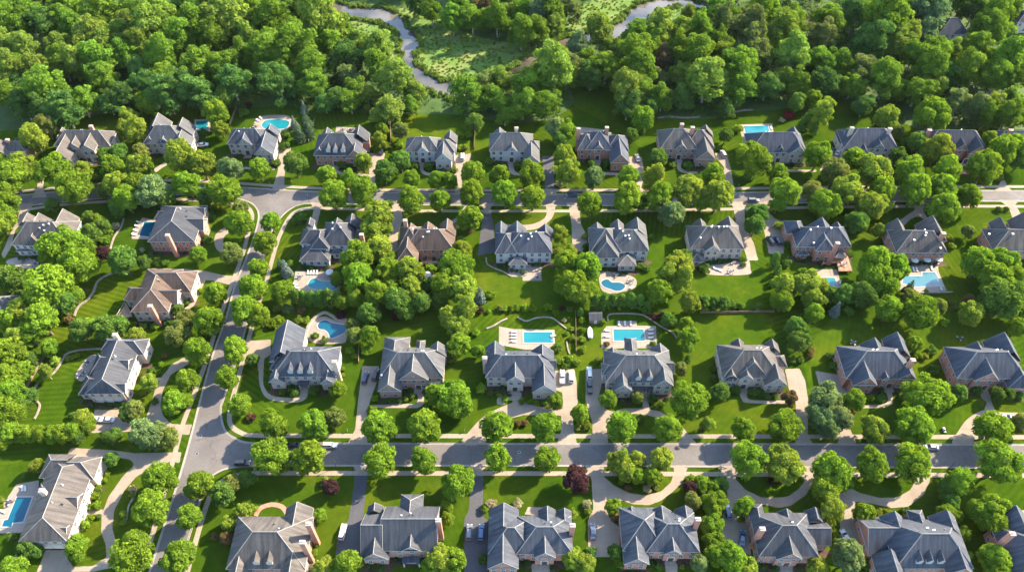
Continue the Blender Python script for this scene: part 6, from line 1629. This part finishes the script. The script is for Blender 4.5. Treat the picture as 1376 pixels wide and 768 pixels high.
dining(b7, 625, 652, 4); dining(b7, 660, 560, 2); putp('lounger', b7, 470, 620, 1.0); putp('lounger', b7, 520, 640, 1.0)
dining(b6, 490, 625, 4); dining(b6, 370, 570, 3); putp('lounger', b6, 505, 680, 2.2)
dining(b9, 380, 478, 4, True); dining(b9, 482, 475, 4, True); dining(b9, 578, 470, 4, True); putp('lounger', b9, 385, 535, 0); putp('lounger', b9, 410, 535, 0); putp('lounger', b9, 535, 525, 0); putp('lounger', b9, 610, 690, 0)
dining(b0, 240, 610, 4); dining(b0, 360, 645, 3)
dining(c0, 130, 380, 4); dining(c0, 175, 290, 3); dining(c0, 100, 400, 3)
dining(t04, 52, 405, 3); putp('lounger', t04, 15, 455, 1.2)
dining(t21, 1178, 200, 3); putp('lounger', t21, 1330, 200, 0); putp('lounger', t21, 1325, 235, 0)
dining(t11, 460, 208, 4); dining(t11, 500, 210, 3)
dining(t12, 900, 470, 4, True); dining(t12, 940, 490, 3)
putp('lounger', t32, 395, 495, -.4); putp('lounger', t32, 268, 445, .2)
putp('lounger', t23, 205, 120, -1.5)
dining(c7, 560, 105, 3); dining(c6, 350, 148, 4)

# raised decks
def deck(fr, pts, z, lab):
    poly = pline(pts, fr); c = Vector((sum(p[0] for p in poly) / len(poly), sum(p[1] for p in poly) / len(poly), 0))
    L = [(p[0] - c.x, p[1] - c.y) for p in poly]
    r = empty("timber_deck", c, lab, "deck", "timber decks behind the houses")
    mb = MB(); sheet(mb, L, z, .35); mb.build("deck_boards", M['deckwood'], r)
    mb = MB()
    for a, b in zip(L, L[1:] + L[:1]):
        mb.tube([(*a, z + .95), (*b, z + .95)], .05, 4)
        d = math.hypot(b[0] - a[0], b[1] - a[1]); n = max(1, int(d / .6))
        for i in range(n):
            x, y = a[0] + (b[0] - a[0]) * i / n, a[1] + (b[1] - a[1]) * i / n
            mb.tube([(x, y, z), (x, y, z + .95)], .03, 4, cap=False)
    mb.build("railing", M['trim'] if z < 1 else M['wood'], r)
    for a in L:
        q = MB(); q.box(a[0] * .94 - .09, a[0] * .94 + .09, a[1] * .94 - .09, a[1] * .94 + .09, 0, z - .3); q.build("post", M['wood'], r)
deck(b8, [(602, 470), (690, 462), (728, 590), (612, 590), (598, 520), (470, 528), (478, 515), (598, 505)], 1.4, "raised timber deck with brown railing above the small square pool")
dining(b8, 655, 530, 4, False, 1.42)
deck(b4, [(470, 540), (620, 540), (622, 600), (470, 600)], .9, "red-brown deck behind the red house with the brown roof")
deck(b1, [(85, 615), (125, 690), (40, 712), (40, 690)], .8, "weathered deck at the side of the brown-roofed tan house")

# ------------------------------------------------------------------ walls, borders, fences
def wall(fr, pts, h, t, mat, name, lab, cat, sm=True):
    l = pline(pts, fr)
    if sm: l = smooth(l, False, 4)
    l = resample(l, 1.0)
    c = Vector((*l[len(l) // 2], 0)); l = [(x - c.x, y - c.y) for x, y in l]
    A, B_ = offset_line(l, t / 2), offset_line(l, -t / 2)
    r = empty(name, c, lab, cat)
    mb = MB()
    if name == 'fence':
        for i in range(len(l) - 1):
            mb.hexa([(*B_[i], .1), (*B_[i + 1], .1), (*A[i + 1], .1), (*A[i], .1)], [(*B_[i], h), (*B_[i + 1], h), (*A[i + 1], h), (*A[i], h)])
        mb.build("fence_panel", M[mat], r)
        for i in range(0, len(l), 2):
            q = MB(); x, y = l[i]; q.box(x - .09, x + .09, y - .09, y + .09, -.02, h + .15); q.build("post", M[mat], r)
    else:
        wv = random.Random(len(l))
        for i in range(len(l) - 1):
            hh = h * wv.uniform(.93, 1.05)
            mb.hexa([(*B_[i], -.02), (*B_[i + 1], -.02), (*A[i + 1], -.02), (*A[i], -.02)], [(*B_[i], hh), (*B_[i + 1], hh), (*A[i + 1], hh), (*A[i], hh)])
        mb.build("wall_stone", M[mat], r)
        a2, b2 = offset_line(l, t / 2 + .06), offset_line(l, -t / 2 - .06)
        q = MB()
        for i in range(0, len(l) - 1):
            q.hexa([(*b2[i], h * 1.06), (*b2[i + 1], h * 1.06), (*a2[i + 1], h * 1.06), (*a2[i], h * 1.06)], [(*b2[i], h * 1.06 + .07), (*b2[i + 1], h * 1.06 + .07), (*a2[i + 1], h * 1.06 + .07), (*a2[i], h * 1.06 + .07)])
        q.build("coping", M['stone'], r)
W_ = lambda *a, **k: wall(*a, **k)
W_(t03, [(175, 405), (190, 375), (225, 345), (270, 320), (300, 285), (325, 245), (345, 215), (400, 197), (470, 190), (545, 186)], .35, .5, 'stone', 'garden_wall', "long pale garden wall curving round the lawn of the long brick house", "wall")
W_(t03, [(190, 455), (207, 475), (197, 515), (180, 548)], .35, .5, 'stone', 'garden_wall', "short pale garden wall by the hedge below the curved lawn", "wall")
W_(t02, [(640, 170), (625, 215), (590, 265), (570, 328)], .35, .5, 'stone', 'garden_wall', "pale garden wall beside the narrow blue pool lawn", "wall")
W_(t02, [(620, 445), (560, 460), (505, 495), (485, 545), (450, 590), (405, 625), (385, 672)], .4, .6, 'stone', 'garden_wall', "wavy stone garden wall beside the deck lawn of the brown-roofed house", "wall")
W_(t23, [(20, 25), (65, 45), (110, 30), (170, 25), (205, 32), (240, 58), (272, 82)], .3, .38, 'stone', 'garden_wall', "thin wavy garden wall behind the turquoise pool with loungers", "wall")
W_(t23, [(487, 42), (492, 12), (560, 6), (650, 10), (690, 25), (750, 65), (790, 88), (825, 108), (842, 135)], .3, .38, 'stone', 'garden_wall', "thin garden wall curving round the blue pool with chairs", "wall")
W_(t23, [(275, 150), (280, 185), (290, 215)], .3, .38, 'stone', 'garden_wall', "short curved garden wall beside the white cars drive", "wall")
W_(t13, [(275, 125), (283, 80), (308, 42), (345, 12), (380, 4), (430, 32), (485, 42)], .7, .7, 'fieldstone', 'garden_wall', "dark stone retaining wall round the freeform pool", "wall")
W_(t13, [(1205, 85), (1240, 72), (1275, 50), (1312, 33)], .5, .45, 'stone', 'garden_wall', "low stone terrace wall left of the turquoise pool", "wall")
W_(t12, [(1203, 370), (1208, 402), (1245, 425), (1290, 443), (1335, 468)], .25, .4, 'stone', 'garden_wall', "low edging wall beside the asphalt court of the white house", "wall")
W_(t32, [(785, 553), (870, 553), (972, 550)], .6, .4, 'stone', 'garden_wall', "straight low wall along the foot of the L-shaped pool", "wall", sm=False)
W_(t20, [(742, 612), (800, 604), (880, 610), (960, 606)], .4, .6, 'stone', 'garden_wall', "pale stone row at the wood edge behind the twin chimney house", "wall")
W_(t20, [(1130, 582), (1180, 572), (1238, 568)], .4, .6, 'stone', 'garden_wall', "short pale stone row at the wood edge above the pool", "wall")
W_(t04, [(708, 335), (690, 385), (665, 430), (655, 500)], .25, .4, 'stone', 'garden_wall', "slim edging wall in the lawn inside the curved drive", "wall")
W_(t04, [(112, 618), (85, 690), (105, 715), (140, 718)], .3, .5, 'stone', 'garden_wall', "pale edging wall at the corner of the long stone house", "wall")
W_(t33, [(1000, 690), (960, 690)], .3, .4, 'stone', 'garden_wall', "tiny edging wall by the street in front of the right lawn", "wall") if False else None
W_(t03, [(132, 402), (185, 312), (238, 220)], 1.4, .1, 'wood', 'fence', "straight brown fence between the dense trees and curved garden wall", "fence", sm=False)
W_(t11, [(320, 158), (305, 215), (288, 275)], 1.5, .1, 'wood', 'fence', "dark fence beside the spruces of the slate house", "fence", sm=False)
W_(t11, [(1143, 192), (1141, 312)], 1.4, .1, 'wood', 'fence', "thin pale fence between the cream house and the white house", "fence", sm=False)
W_(t11, [(709, 170), (711, 292)], 1.4, .1, 'wood', 'fence', "thin fence in the trees right of the three-dormer cottage", "fence", sm=False)
W_(t23, [(320, 0), (321, 100), (322, 205)], 1.4, .1, 'wood', 'fence', "dark fence between the two rectangular pool gardens", "fence", sm=False)
W_(t22, [(962, 655), (1150, 655), (1345, 650)], 1.2, .12, 'wood', 'fence', "long straight fence between the two broad back lawns", "fence", sm=False)
W_(t01, [(1188, 188), (1205, 140), (1222, 98)], 1.4, .1, 'wood', 'fence', "brown fence left of the oval pool lawn", "fence", sm=False)
W_(t13, [(548, 165), (546, 258)], 1.4, .1, 'wood', 'fence', "short brown fence between trees right of the freeform pool", "fence", sm=False)
# arched brick path behind the house with two dormers
l = smooth(pline([(12, 478), (40, 438), (95, 420), (150, 432), (178, 470)], t14), False, 6)
mb = MB(); A, B_ = offset_line(l, .7), offset_line(l, -.7)
for i in range(len(l) - 1): mb.face([(*B_[i], .03), (*B_[i + 1], .03), (*A[i + 1], .03), (*A[i], .03)])
tag(mb.build("brick_path", M['redbrick']), kind='structure')

# ------------------------------------------------------------------ shed, boat, mailboxes, lamps, hydrant
def shed(fr, x, y, w, d, lab):
    p = fr.P(x, y, 2.2)
    r = empty("garden_shed", p.xy.to_3d(), lab, "shed")
    r.location.z = 0
    q = MB(); q.box(-w / 2 + .2, w / 2 - .2, -d / 2 + .2, d / 2 - .2, -.02, 2.2); q.build("wall", M['wood'], r)
    q = MB(); z = 2.2; t = 3.4
    q.face([(-w / 2, -d / 2, z), (w / 2, -d / 2, z), (w / 2, 0, t), (-w / 2, 0, t)]); q.face([(w / 2, d / 2, z), (-w / 2, d / 2, z), (-w / 2, 0, t), (w / 2, 0, t)])
    q.face([(-w / 2, d / 2, z), (-w / 2, -d / 2, z), (-w / 2, 0, t)]); q.face([(w / 2, -d / 2, z), (w / 2, d / 2, z), (w / 2, 0, t)])
    q.build("roof", M['dark'], r)
    q = MB(); q.box(-.5, .5, -d / 2 + .12, -d / 2 + .19, 0, 1.95); q.build("door", M['trim'], r)
shed(t22, 423, 668, 4.8, 4.2, "small dark-roofed garden shed between the two pool gardens")
p = t23.P(395, 102, .8)
r = empty("covered_boat", (p.x, p.y, 0), "white covered boat on its trailer beside the pool fence", "boat")
r.scale = (.8, .8, .8)
q = MB()
secs = [(-3.0, .55, .9, .55, 1.15), (-1.5, .9, 1.15, .5, 1.25), (.5, .95, 1.2, .5, 1.35), (2.0, .6, .85, .6, 1.4), (3.1, .06, .1, 1.0, 1.45)]
for a, b in zip(secs, secs[1:]):
    q.hexa([(-a[1], a[0], a[3]), (a[1], a[0], a[3]), (b[1], b[0], b[3]), (-b[1], b[0], b[3])], [(-a[2], a[0], a[4]), (a[2], a[0], a[4]), (b[2], b[0], b[4]), (-b[2], b[0], b[4])])
q.build("hull", M['trim'], r)
q = MB()
for a, b in zip(secs, secs[1:]):
    za, zb = a[4] + .5 * min(1, a[2]), b[4] + .5 * min(1, b[2])
    q.face([(-a[2], a[0], a[4] + .004), (0, a[0], za), (0, b[0], zb), (-b[2], b[0], b[4] + .004)]); q.face([(0, a[0], za), (a[2], a[0], a[4] + .004), (b[2], b[0], b[4] + .004), (0, b[0], zb)])
q.build("cover", M['canvas'], r)
for sx in (-1.05, 1.05):
    q = MB(); q.tube([(sx - .1, -.6, .34), (sx + .1, -.6, .34)], .34, 12); q.build("wheel", M['tyre'], r)
q = MB(); q.box(-.06, .06, -3.0, 4.2, .36, .46); q.box(-1, 1, -.68, -.52, .3, .4); q.build("trailer_frame", M['metalpost'], r)

def mailbox(fr, x, y):
    p = fr.P(x, y, 1.0)
    r = empty("mailbox", (p.x, p.y, 0))
    q = MB(); q.box(-.06, .06, -.06, .06, 0, 1.0); q.build("post", M['trim'], r)
    q = MB(); q.box(-.14, .14, -.28, .28, 1.0, 1.16); q.tube([(0, -.28, 1.16), (0, .28, 1.16)], .14, 10); q.build("box", M['metalpost'], r)
    small(r, "white-posted mailbox", "mailbox", "mailboxes by the street", p.x, p.y)
for f, x, y in ((t13, 485, 603), (t13, 1090, 603), (t11, 195, 465), (t11, 85, 478), (t21, 835, 480), (t32, 300, 92), (t33, 470, 635), (t33, 880, 620), (t24, 355, 225), (t14, 520, 232), (t21, 1165, 488), (t02, 85, 118)):
    mailbox(f, x, y)
def manhole(fr, x, y):
    p = fr.P(x, y, 0)
    r = empty("manhole_cover", (p.x, p.y, .008))
    q = MB(); q.tube([(0, 0, -.01), (0, 0, .012)], .48, 18); q.build("rim", M['flashing'], r)
    q = MB(); q.tube([(0, 0, .0), (0, 0, .022)], .40, 18); q.build("lid", M['metalpost'], r)
    small(r, "round iron manhole cover", "manhole", "manhole covers in the streets", p.x, p.y)
for f, x, y in ((t04, 1016, 158), (t03, 1034, 633), (t24, 30, 150), (t34, 180, 200), (t11, 100, 545), (t21, 450, 570)): manhole(f, x, y)
def lamp(fr, x, y):
    p = fr.P(x, y, 0)
    r = empty("street_lamp", (p.x, p.y, 0))
    q = MB(); q.tube([(0, 0, 0), (0, 0, .5), (0, 0, 3.6)], [.12, .08, .05], 8); q.build("post", M['metalpost'], r)
    q = MB(); q.tube([(0, 0, 3.6), (0, 0, 4.05)], [.14, .22], 8); q.build("lantern", M['canvas'], r)
    q = MB(); q.tube([(0, 0, 4.05), (0, 0, 4.3)], [.26, .03], 8); q.build("lamp_cap", M['metalpost'], r)
    small(r, "slim dark street lamp", "lamp", "street lamps", p.x, p.y)
for f, x, y in ((t14, 428, 226), (t24, 318, 226), (t24, 366, 226), (t22, 264, 98), (t34, 958, 235), (t11, 290, 580)):
    lamp(f, x, y)
p = t34.P(975, 232, .4)
r = empty("fire_hydrant", (p.x, p.y, 0), "small dark red fire hydrant on the verge of the front street", "hydrant")
q = MB(); q.tube([(0, 0, 0), (0, 0, .55), (0, 0, .7), (0, 0, .78)], [.14, .13, .15, .04], 10); q.tube([(-.22, 0, .45), (.22, 0, .45)], .07, 8); q.build("barrel", M['hydrant'], r)
q = MB(); q.tube([(0, 0, .78), (0, 0, .86)], .05, 6); q.build("cap", M['hydrant'], r)

# ------------------------------------------------------------------ vehicles
def loft(mb, secs, mi=0):
    """sections (x, zlow, zmid, ztop, half low, half mid, half top) along the car"""
    rings = []
    for (x, z0, z1, z2, a, b, c) in secs:
        i = len(mb.v)
        mb.v += [(x, -a, z0), (x, -b, z1), (x, -c, z2), (x, c, z2), (x, b, z1), (x, a, z0)]
        rings.append(i)
    for i, j in zip(rings, rings[1:]):
        for k in range(6):
            q = (k + 1) % 6
            mb.f.append((i + k, j + k, j + q, i + q)[::-1]); mb.mi.append(mi)
    mb.f.append(tuple(rings[0] + k for k in range(6))[::-1]); mb.mi.append(mi)
    mb.f.append(tuple(rings[-1] + k for k in range(6))); mb.mi.append(mi)
def car_meshes(typ):
    L = {'sedan': 2.38, 'suv': 2.42, 'pickup': 2.85, 'van': 2.6}[typ]
    hi = {'sedan': 0, 'suv': .18, 'pickup': .2, 'van': .15}[typ]
    body = MB()
    loft(body, [(-L, .42, .62 + hi, .78 + hi, .70, .78, .70), (-L + .18, .30, .66 + hi, .94 + hi, .84, .90, .78), (-1.2, .26, .68 + hi, .98 + hi, .88, .94, .84),
                (.9, .26, .68 + hi, .98 + hi, .88, .94, .84), (1.15, .26, .68 + hi, .95 + hi, .88, .93, .82), (L - .35, .30, .62 + hi, .82 + hi, .84, .90, .74), (L, .42, .55 + hi, .66 + hi, .70, .76, .66)])
    if typ == 'pickup':
        for y0, y1 in ((-.92, -.84), (.84, .92)): body.box(-L + .1, -.55, y0, y1, .9 + hi, 1.12 + hi)
        body.box(-L + .05, -L + .13, -.9, .9, .9 + hi, 1.12 + hi)
    xb0, xb1, xt0, xt1, zt = {'sedan': (-1.75, 1.2, -1.05, .35, 1.44), 'suv': (-2.3, 1.2, -2.0, .55, 1.78), 'pickup': (-.6, 1.3, -.45, .75, 1.82), 'van': (-2.5, 1.7, -2.35, .95, 1.9)}[typ]
    zb = .97 + hi
    cab = MB()
    cab.hexa([(xb0, -.80, zb), (xb1, -.78, zb), (xb1, .78, zb), (xb0, .80, zb)], [(xt0, -.62, zt - .03), (xt1, -.60, zt - .03), (xt1, .60, zt - .03), (xt0, .62, zt - .03)])
    rf = MB()
    rf.hexa([(xt0 - .05, -.65, zt - .029), (xt1 + .05, -.63, zt - .029), (xt1 + .05, .63, zt - .029), (xt0 - .05, .65, zt - .029)], [(xt0 + .1, -.55, zt + .04), (xt1 - .1, -.53, zt + .04), (xt1 - .1, .53, zt + .04), (xt0 + .1, .55, zt + .04)])
    for s in (-1, 1):   # pillars
        for (u, v_) in ((xb0, xt0), (xb1, xt1), ((xb0 + xb1) / 2, (xt0 + xt1) / 2)):
            rf.tube([(u, s * .80, zb), (v_, s * .625, zt - .02)], .05, 4)
    wh = MB(); wh.tube([(0, -.11, 0), (0, .11, 0)], .34, 14)
    rim = MB(); rim.tube([(0, -.125, 0), (0, .125, 0)], .2, 10)
    hl = MB(); hl.box(-.06, .06, -.2, .2, -.07, .07)
    return dict(L=L, hi=hi, body=body, cab=cab, roof=rf, wheel=wh, rim=rim, light=hl)
CARM = {}
def car(fr, x, y, ang, typ, col, lab, z=.8):
    p = fr.P(x, y, z)
    r = empty("pickup_truck" if typ == 'pickup' else "parked_car", (p.x, p.y, .012), lab, "pickup" if typ == 'pickup' else "car", "cars of the subdivision", R(ang))
    if typ not in CARM: CARM[typ] = car_meshes(typ)
    c = CARM[typ]
    c['body'].build("body", PAINT[col], r)
    g = c['cab'].build("cabin_glass", M['carglass'], r)
    c['roof'].build("roof", PAINT[col], r)
    if 'wm' not in c:
        c['wm'] = c['wheel'].mesh("wheel", M['tyre']); c['rm'] = c['rim'].mesh("rim", M['rim']); c['lm'] = c['light'].mesh("headlight", M['lamp']); c['tm'] = c['light'].mesh("tail_light", M['tail'])
    for sx in (-1.42, 1.42):
        for sy in (-.82, .82):
            w_ = link("wheel", c['wm'], r); w_.location = (sx, sy, .34)
            link("rim", c['rm'], w_)
    for sy in (-.58, .58):
        a = link("headlight", c['lm'], r); a.location = (c['L'] - .04, sy, .66 + c['hi'])
        a = link("tail_light", c['tm'], r); a.location = (-c['L'] + .06, sy, .80 + c['hi'])
car(t21, 305, 543, 180, 'sedan', 'navy', "dark blue sedan driving along the back street")
car(t21, 1238, 572, 0, 'suv', 'grey', "dark grey car on the back street beside the trees")
car(t21, 640, 353, 95, 'sedan', 'grey', "grey car on the drive beside the pyramid-roofed brick house")
car(t21, 1083, 332, 100, 'suv', 'silver', "silver car on the drive beside the twin chimney brick house")
car(t31, 355, 316, 60, 'sedan', 'black', "black car in the court left of the end-chimney house, left of two")
car(t31, 385, 321, 60, 'sedan', 'white', "white car in the court left of the end-chimney house, right of two")
car(t11, 1080, 348, 90, 'suv', 'silver', "pale car parked beside the cream house with tan gable")
car(t11, 662, 316, 90, 'sedan', 'black', "black car parked behind the three-dormer cottage")
car(t01, 1045, 284, 10, 'sedan', 'white', "white car half hidden beside the twin gabled stone house")
car(t32, 36, 280, 105, 'suv', 'black', "black car on the court of the timber deck house, left of two")
car(t32, 72, 280, 105, 'suv', 'navy', "dark car on the court of the timber deck house, right of two")
car(t03, 553, 549, 178, 'sedan', 'white', "white sports car before the garage doors of the long brick house")
car(t03, 488, 549, 180, 'sedan', 'white', "white car half under trees beside the white sports car")
car(t13, 580, 335, 82, 'suv', 'navy', "dark car on the drive of the brown brick house, left of two")
car(t13, 632, 320, 82, 'suv', 'black', "black car closest to the wall of the brown brick house")
car(t13, 205, 680, 180, 'sedan', 'black', "black car parked between two street trees on the front street")
car(t13, 395, 682, 0, 'suv', 'silver', "silver car parked on the front street")
car(t23, 252, 330, 88, 'pickup', 'silver', "silver pickup on the drive of the slate house")
car(t23, 298, 328, 88, 'suv', 'white', "white car beside the silver pickup on the drive")
car(t23, 392, 310, 90, 'suv', 'white', "white car in front of the dark pickup on the narrow drive")
car(t23, 393, 378, 90, 'pickup', 'black', "dark pickup with loaded bed behind the white car")
car(t33, 865, 690, 175, 'sedan', 'silver', "silver sedan parked on the front street beneath a street tree")
car(t33, 1275, 540, 170, 'sedan', 'white', "white car on the curved drive of the brick house")
car(t04, 1250, 205, 0, 'suv', 'black', "black and white car near the street corner")
car(t14, 462, 560, 85, 'suv', 'white', "white car on the dark asphalt drive of the gable-ended house")
car(t14, 1115, 562, 88, 'suv', 'grey', "grey car on the dark drive of the arched window house, left of two")
car(t14, 1177, 562, 88, 'suv', 'blue', "blue car on the dark drive of the arched window house, right of two")
car(t24, 410, 558, 88, 'sedan', 'navy', "dark blue car on the half-moon drive")
car(t24, 1105, 455, 92, 'suv', 'blue', "blue car beside the dense hedge of the half-moon house")
car(t24, 1182, 592, 75, 'sedan', 'blue', "dark blue car close to the wall of the dark-roofed house")
car(t24, 1170, 565, 20, 'van', 'white', "white car behind the dark blue car by the wall") if False else None
car(t34, 425, 586, 105, 'sedan', 'silver', "silver car on the drive left of the three pale dormers house")
car(t31, 1030, 428, 0, 'sedan', 'red', "red car half hidden beneath trees before the half buried brick house")
car(t14, 203, 208, 0, 'sedan', 'grey', "grey car under the street trees near the corner")
# small white ride-on mower on the lawn
p = t33.P(932, 604, .5)
r = empty("lawn_mower", (p.x, p.y, 0), "small white ride-on mower left on the front lawn", "mower")
q = MB(); q.box(-.45, .45, -.8, .8, .3, .55); q.box(-.3, .3, .2, .8, .55, .9); q.build("body", PAINT['white'], r)
q = MB(); q.box(-.28, .28, -.35, .05, .55, .7); q.box(-.28, .28, -.45, -.33, .6, 1.05); q.build("seat", M['tyre'], r)
for sx in (-.5, .5):
    for sy, rr in ((-.5, .32), (.55, .22)):
        q = MB(); q.tube([(sx - .08, sy, rr), (sx + .08, sy, rr)], rr, 10); q.build("wheel", M['tyre'], r)
q = MB(); q.tube([(0, .2, .9), (0, .02, 1.1)], .03, 5); q.build("steering_column", M['metalpost'], r)

# labels of the small things
for s in SMALL:
    h, rel = near_house(s['base'].x, s['base'].y)
    s['label0'] = f"{s['desc']} {rel} the {h['lm']}"
uniq(SMALL)
for s in SMALL: tag(s['o'], s['label'], s['cat'], s['group'])
# ------------------------------------------------------------------ light
SUN_AZ = Vector((0.87, 0.50))          # towards the sun, on the ground
SUN_EL = R(34)
sd = bpy.data.lights.new("sun", 'SUN')
sd.energy = 4.5
sd.angle = R(0.9)
sd.color = (1.0, 0.83, 0.61)
so = bpy.data.objects.new("sun", sd)
COL.objects.link(so)
to = Vector((SUN_AZ.x * math.cos(SUN_EL), SUN_AZ.y * math.cos(SUN_EL), math.sin(SUN_EL) * SUN_AZ.length))
so.rotation_euler = (-to).to_track_quat('-Z', 'Y').to_euler()
w = bpy.data.worlds.new("World")
scene.world = w
w.use_nodes = True
nt = w.node_tree
bg = nt.nodes["Background"]
sky = nt.nodes.new("ShaderNodeTexSky")
sky.sky_type = 'NISHITA'
sky.sun_disc = False
sky.sun_elevation = SUN_EL
sky.sun_rotation = math.atan2(SUN_AZ.x, SUN_AZ.y)
sky.air_density = 1.0
sky.dust_density = 0.6
nt.links.new(sky.outputs[0], bg.inputs[0])
bg.inputs[1].default_value = 0.15
scene.view_settings.view_transform = 'Standard'
scene.view_settings.look = 'None'
scene.view_settings.gamma = 1.0
scene.view_settings.exposure = 2.4
scene.render.engine = 'CYCLES'
scene.cycles.max_bounces = 6
scene.cycles.diffuse_bounces = 3
scene.cycles.transmission_bounces = 3
scene.cycles.use_denoising = True

# thin summer haze: one closed box of even air round the whole place
hz = bpy.data.materials.new("haze_air")
hz.use_nodes = True
hn = hz.node_tree
hn.nodes.clear()
pv = hn.nodes.new("ShaderNodeVolumePrincipled")
pv.inputs["Color"].default_value = (0.86, 0.91, 0.96, 1)
pv.inputs["Density"].default_value = 0.000009
ho = hn.nodes.new("ShaderNodeOutputMaterial")
hn.links.new(pv.outputs[0], ho.inputs["Volume"])
mb = MB(); mb.box(-1450, 1450, -350, 2650, -1.0, 236.0)
tag(mb.build("haze", hz), kind='stuff')
scene.cycles.volume_bounces = 0
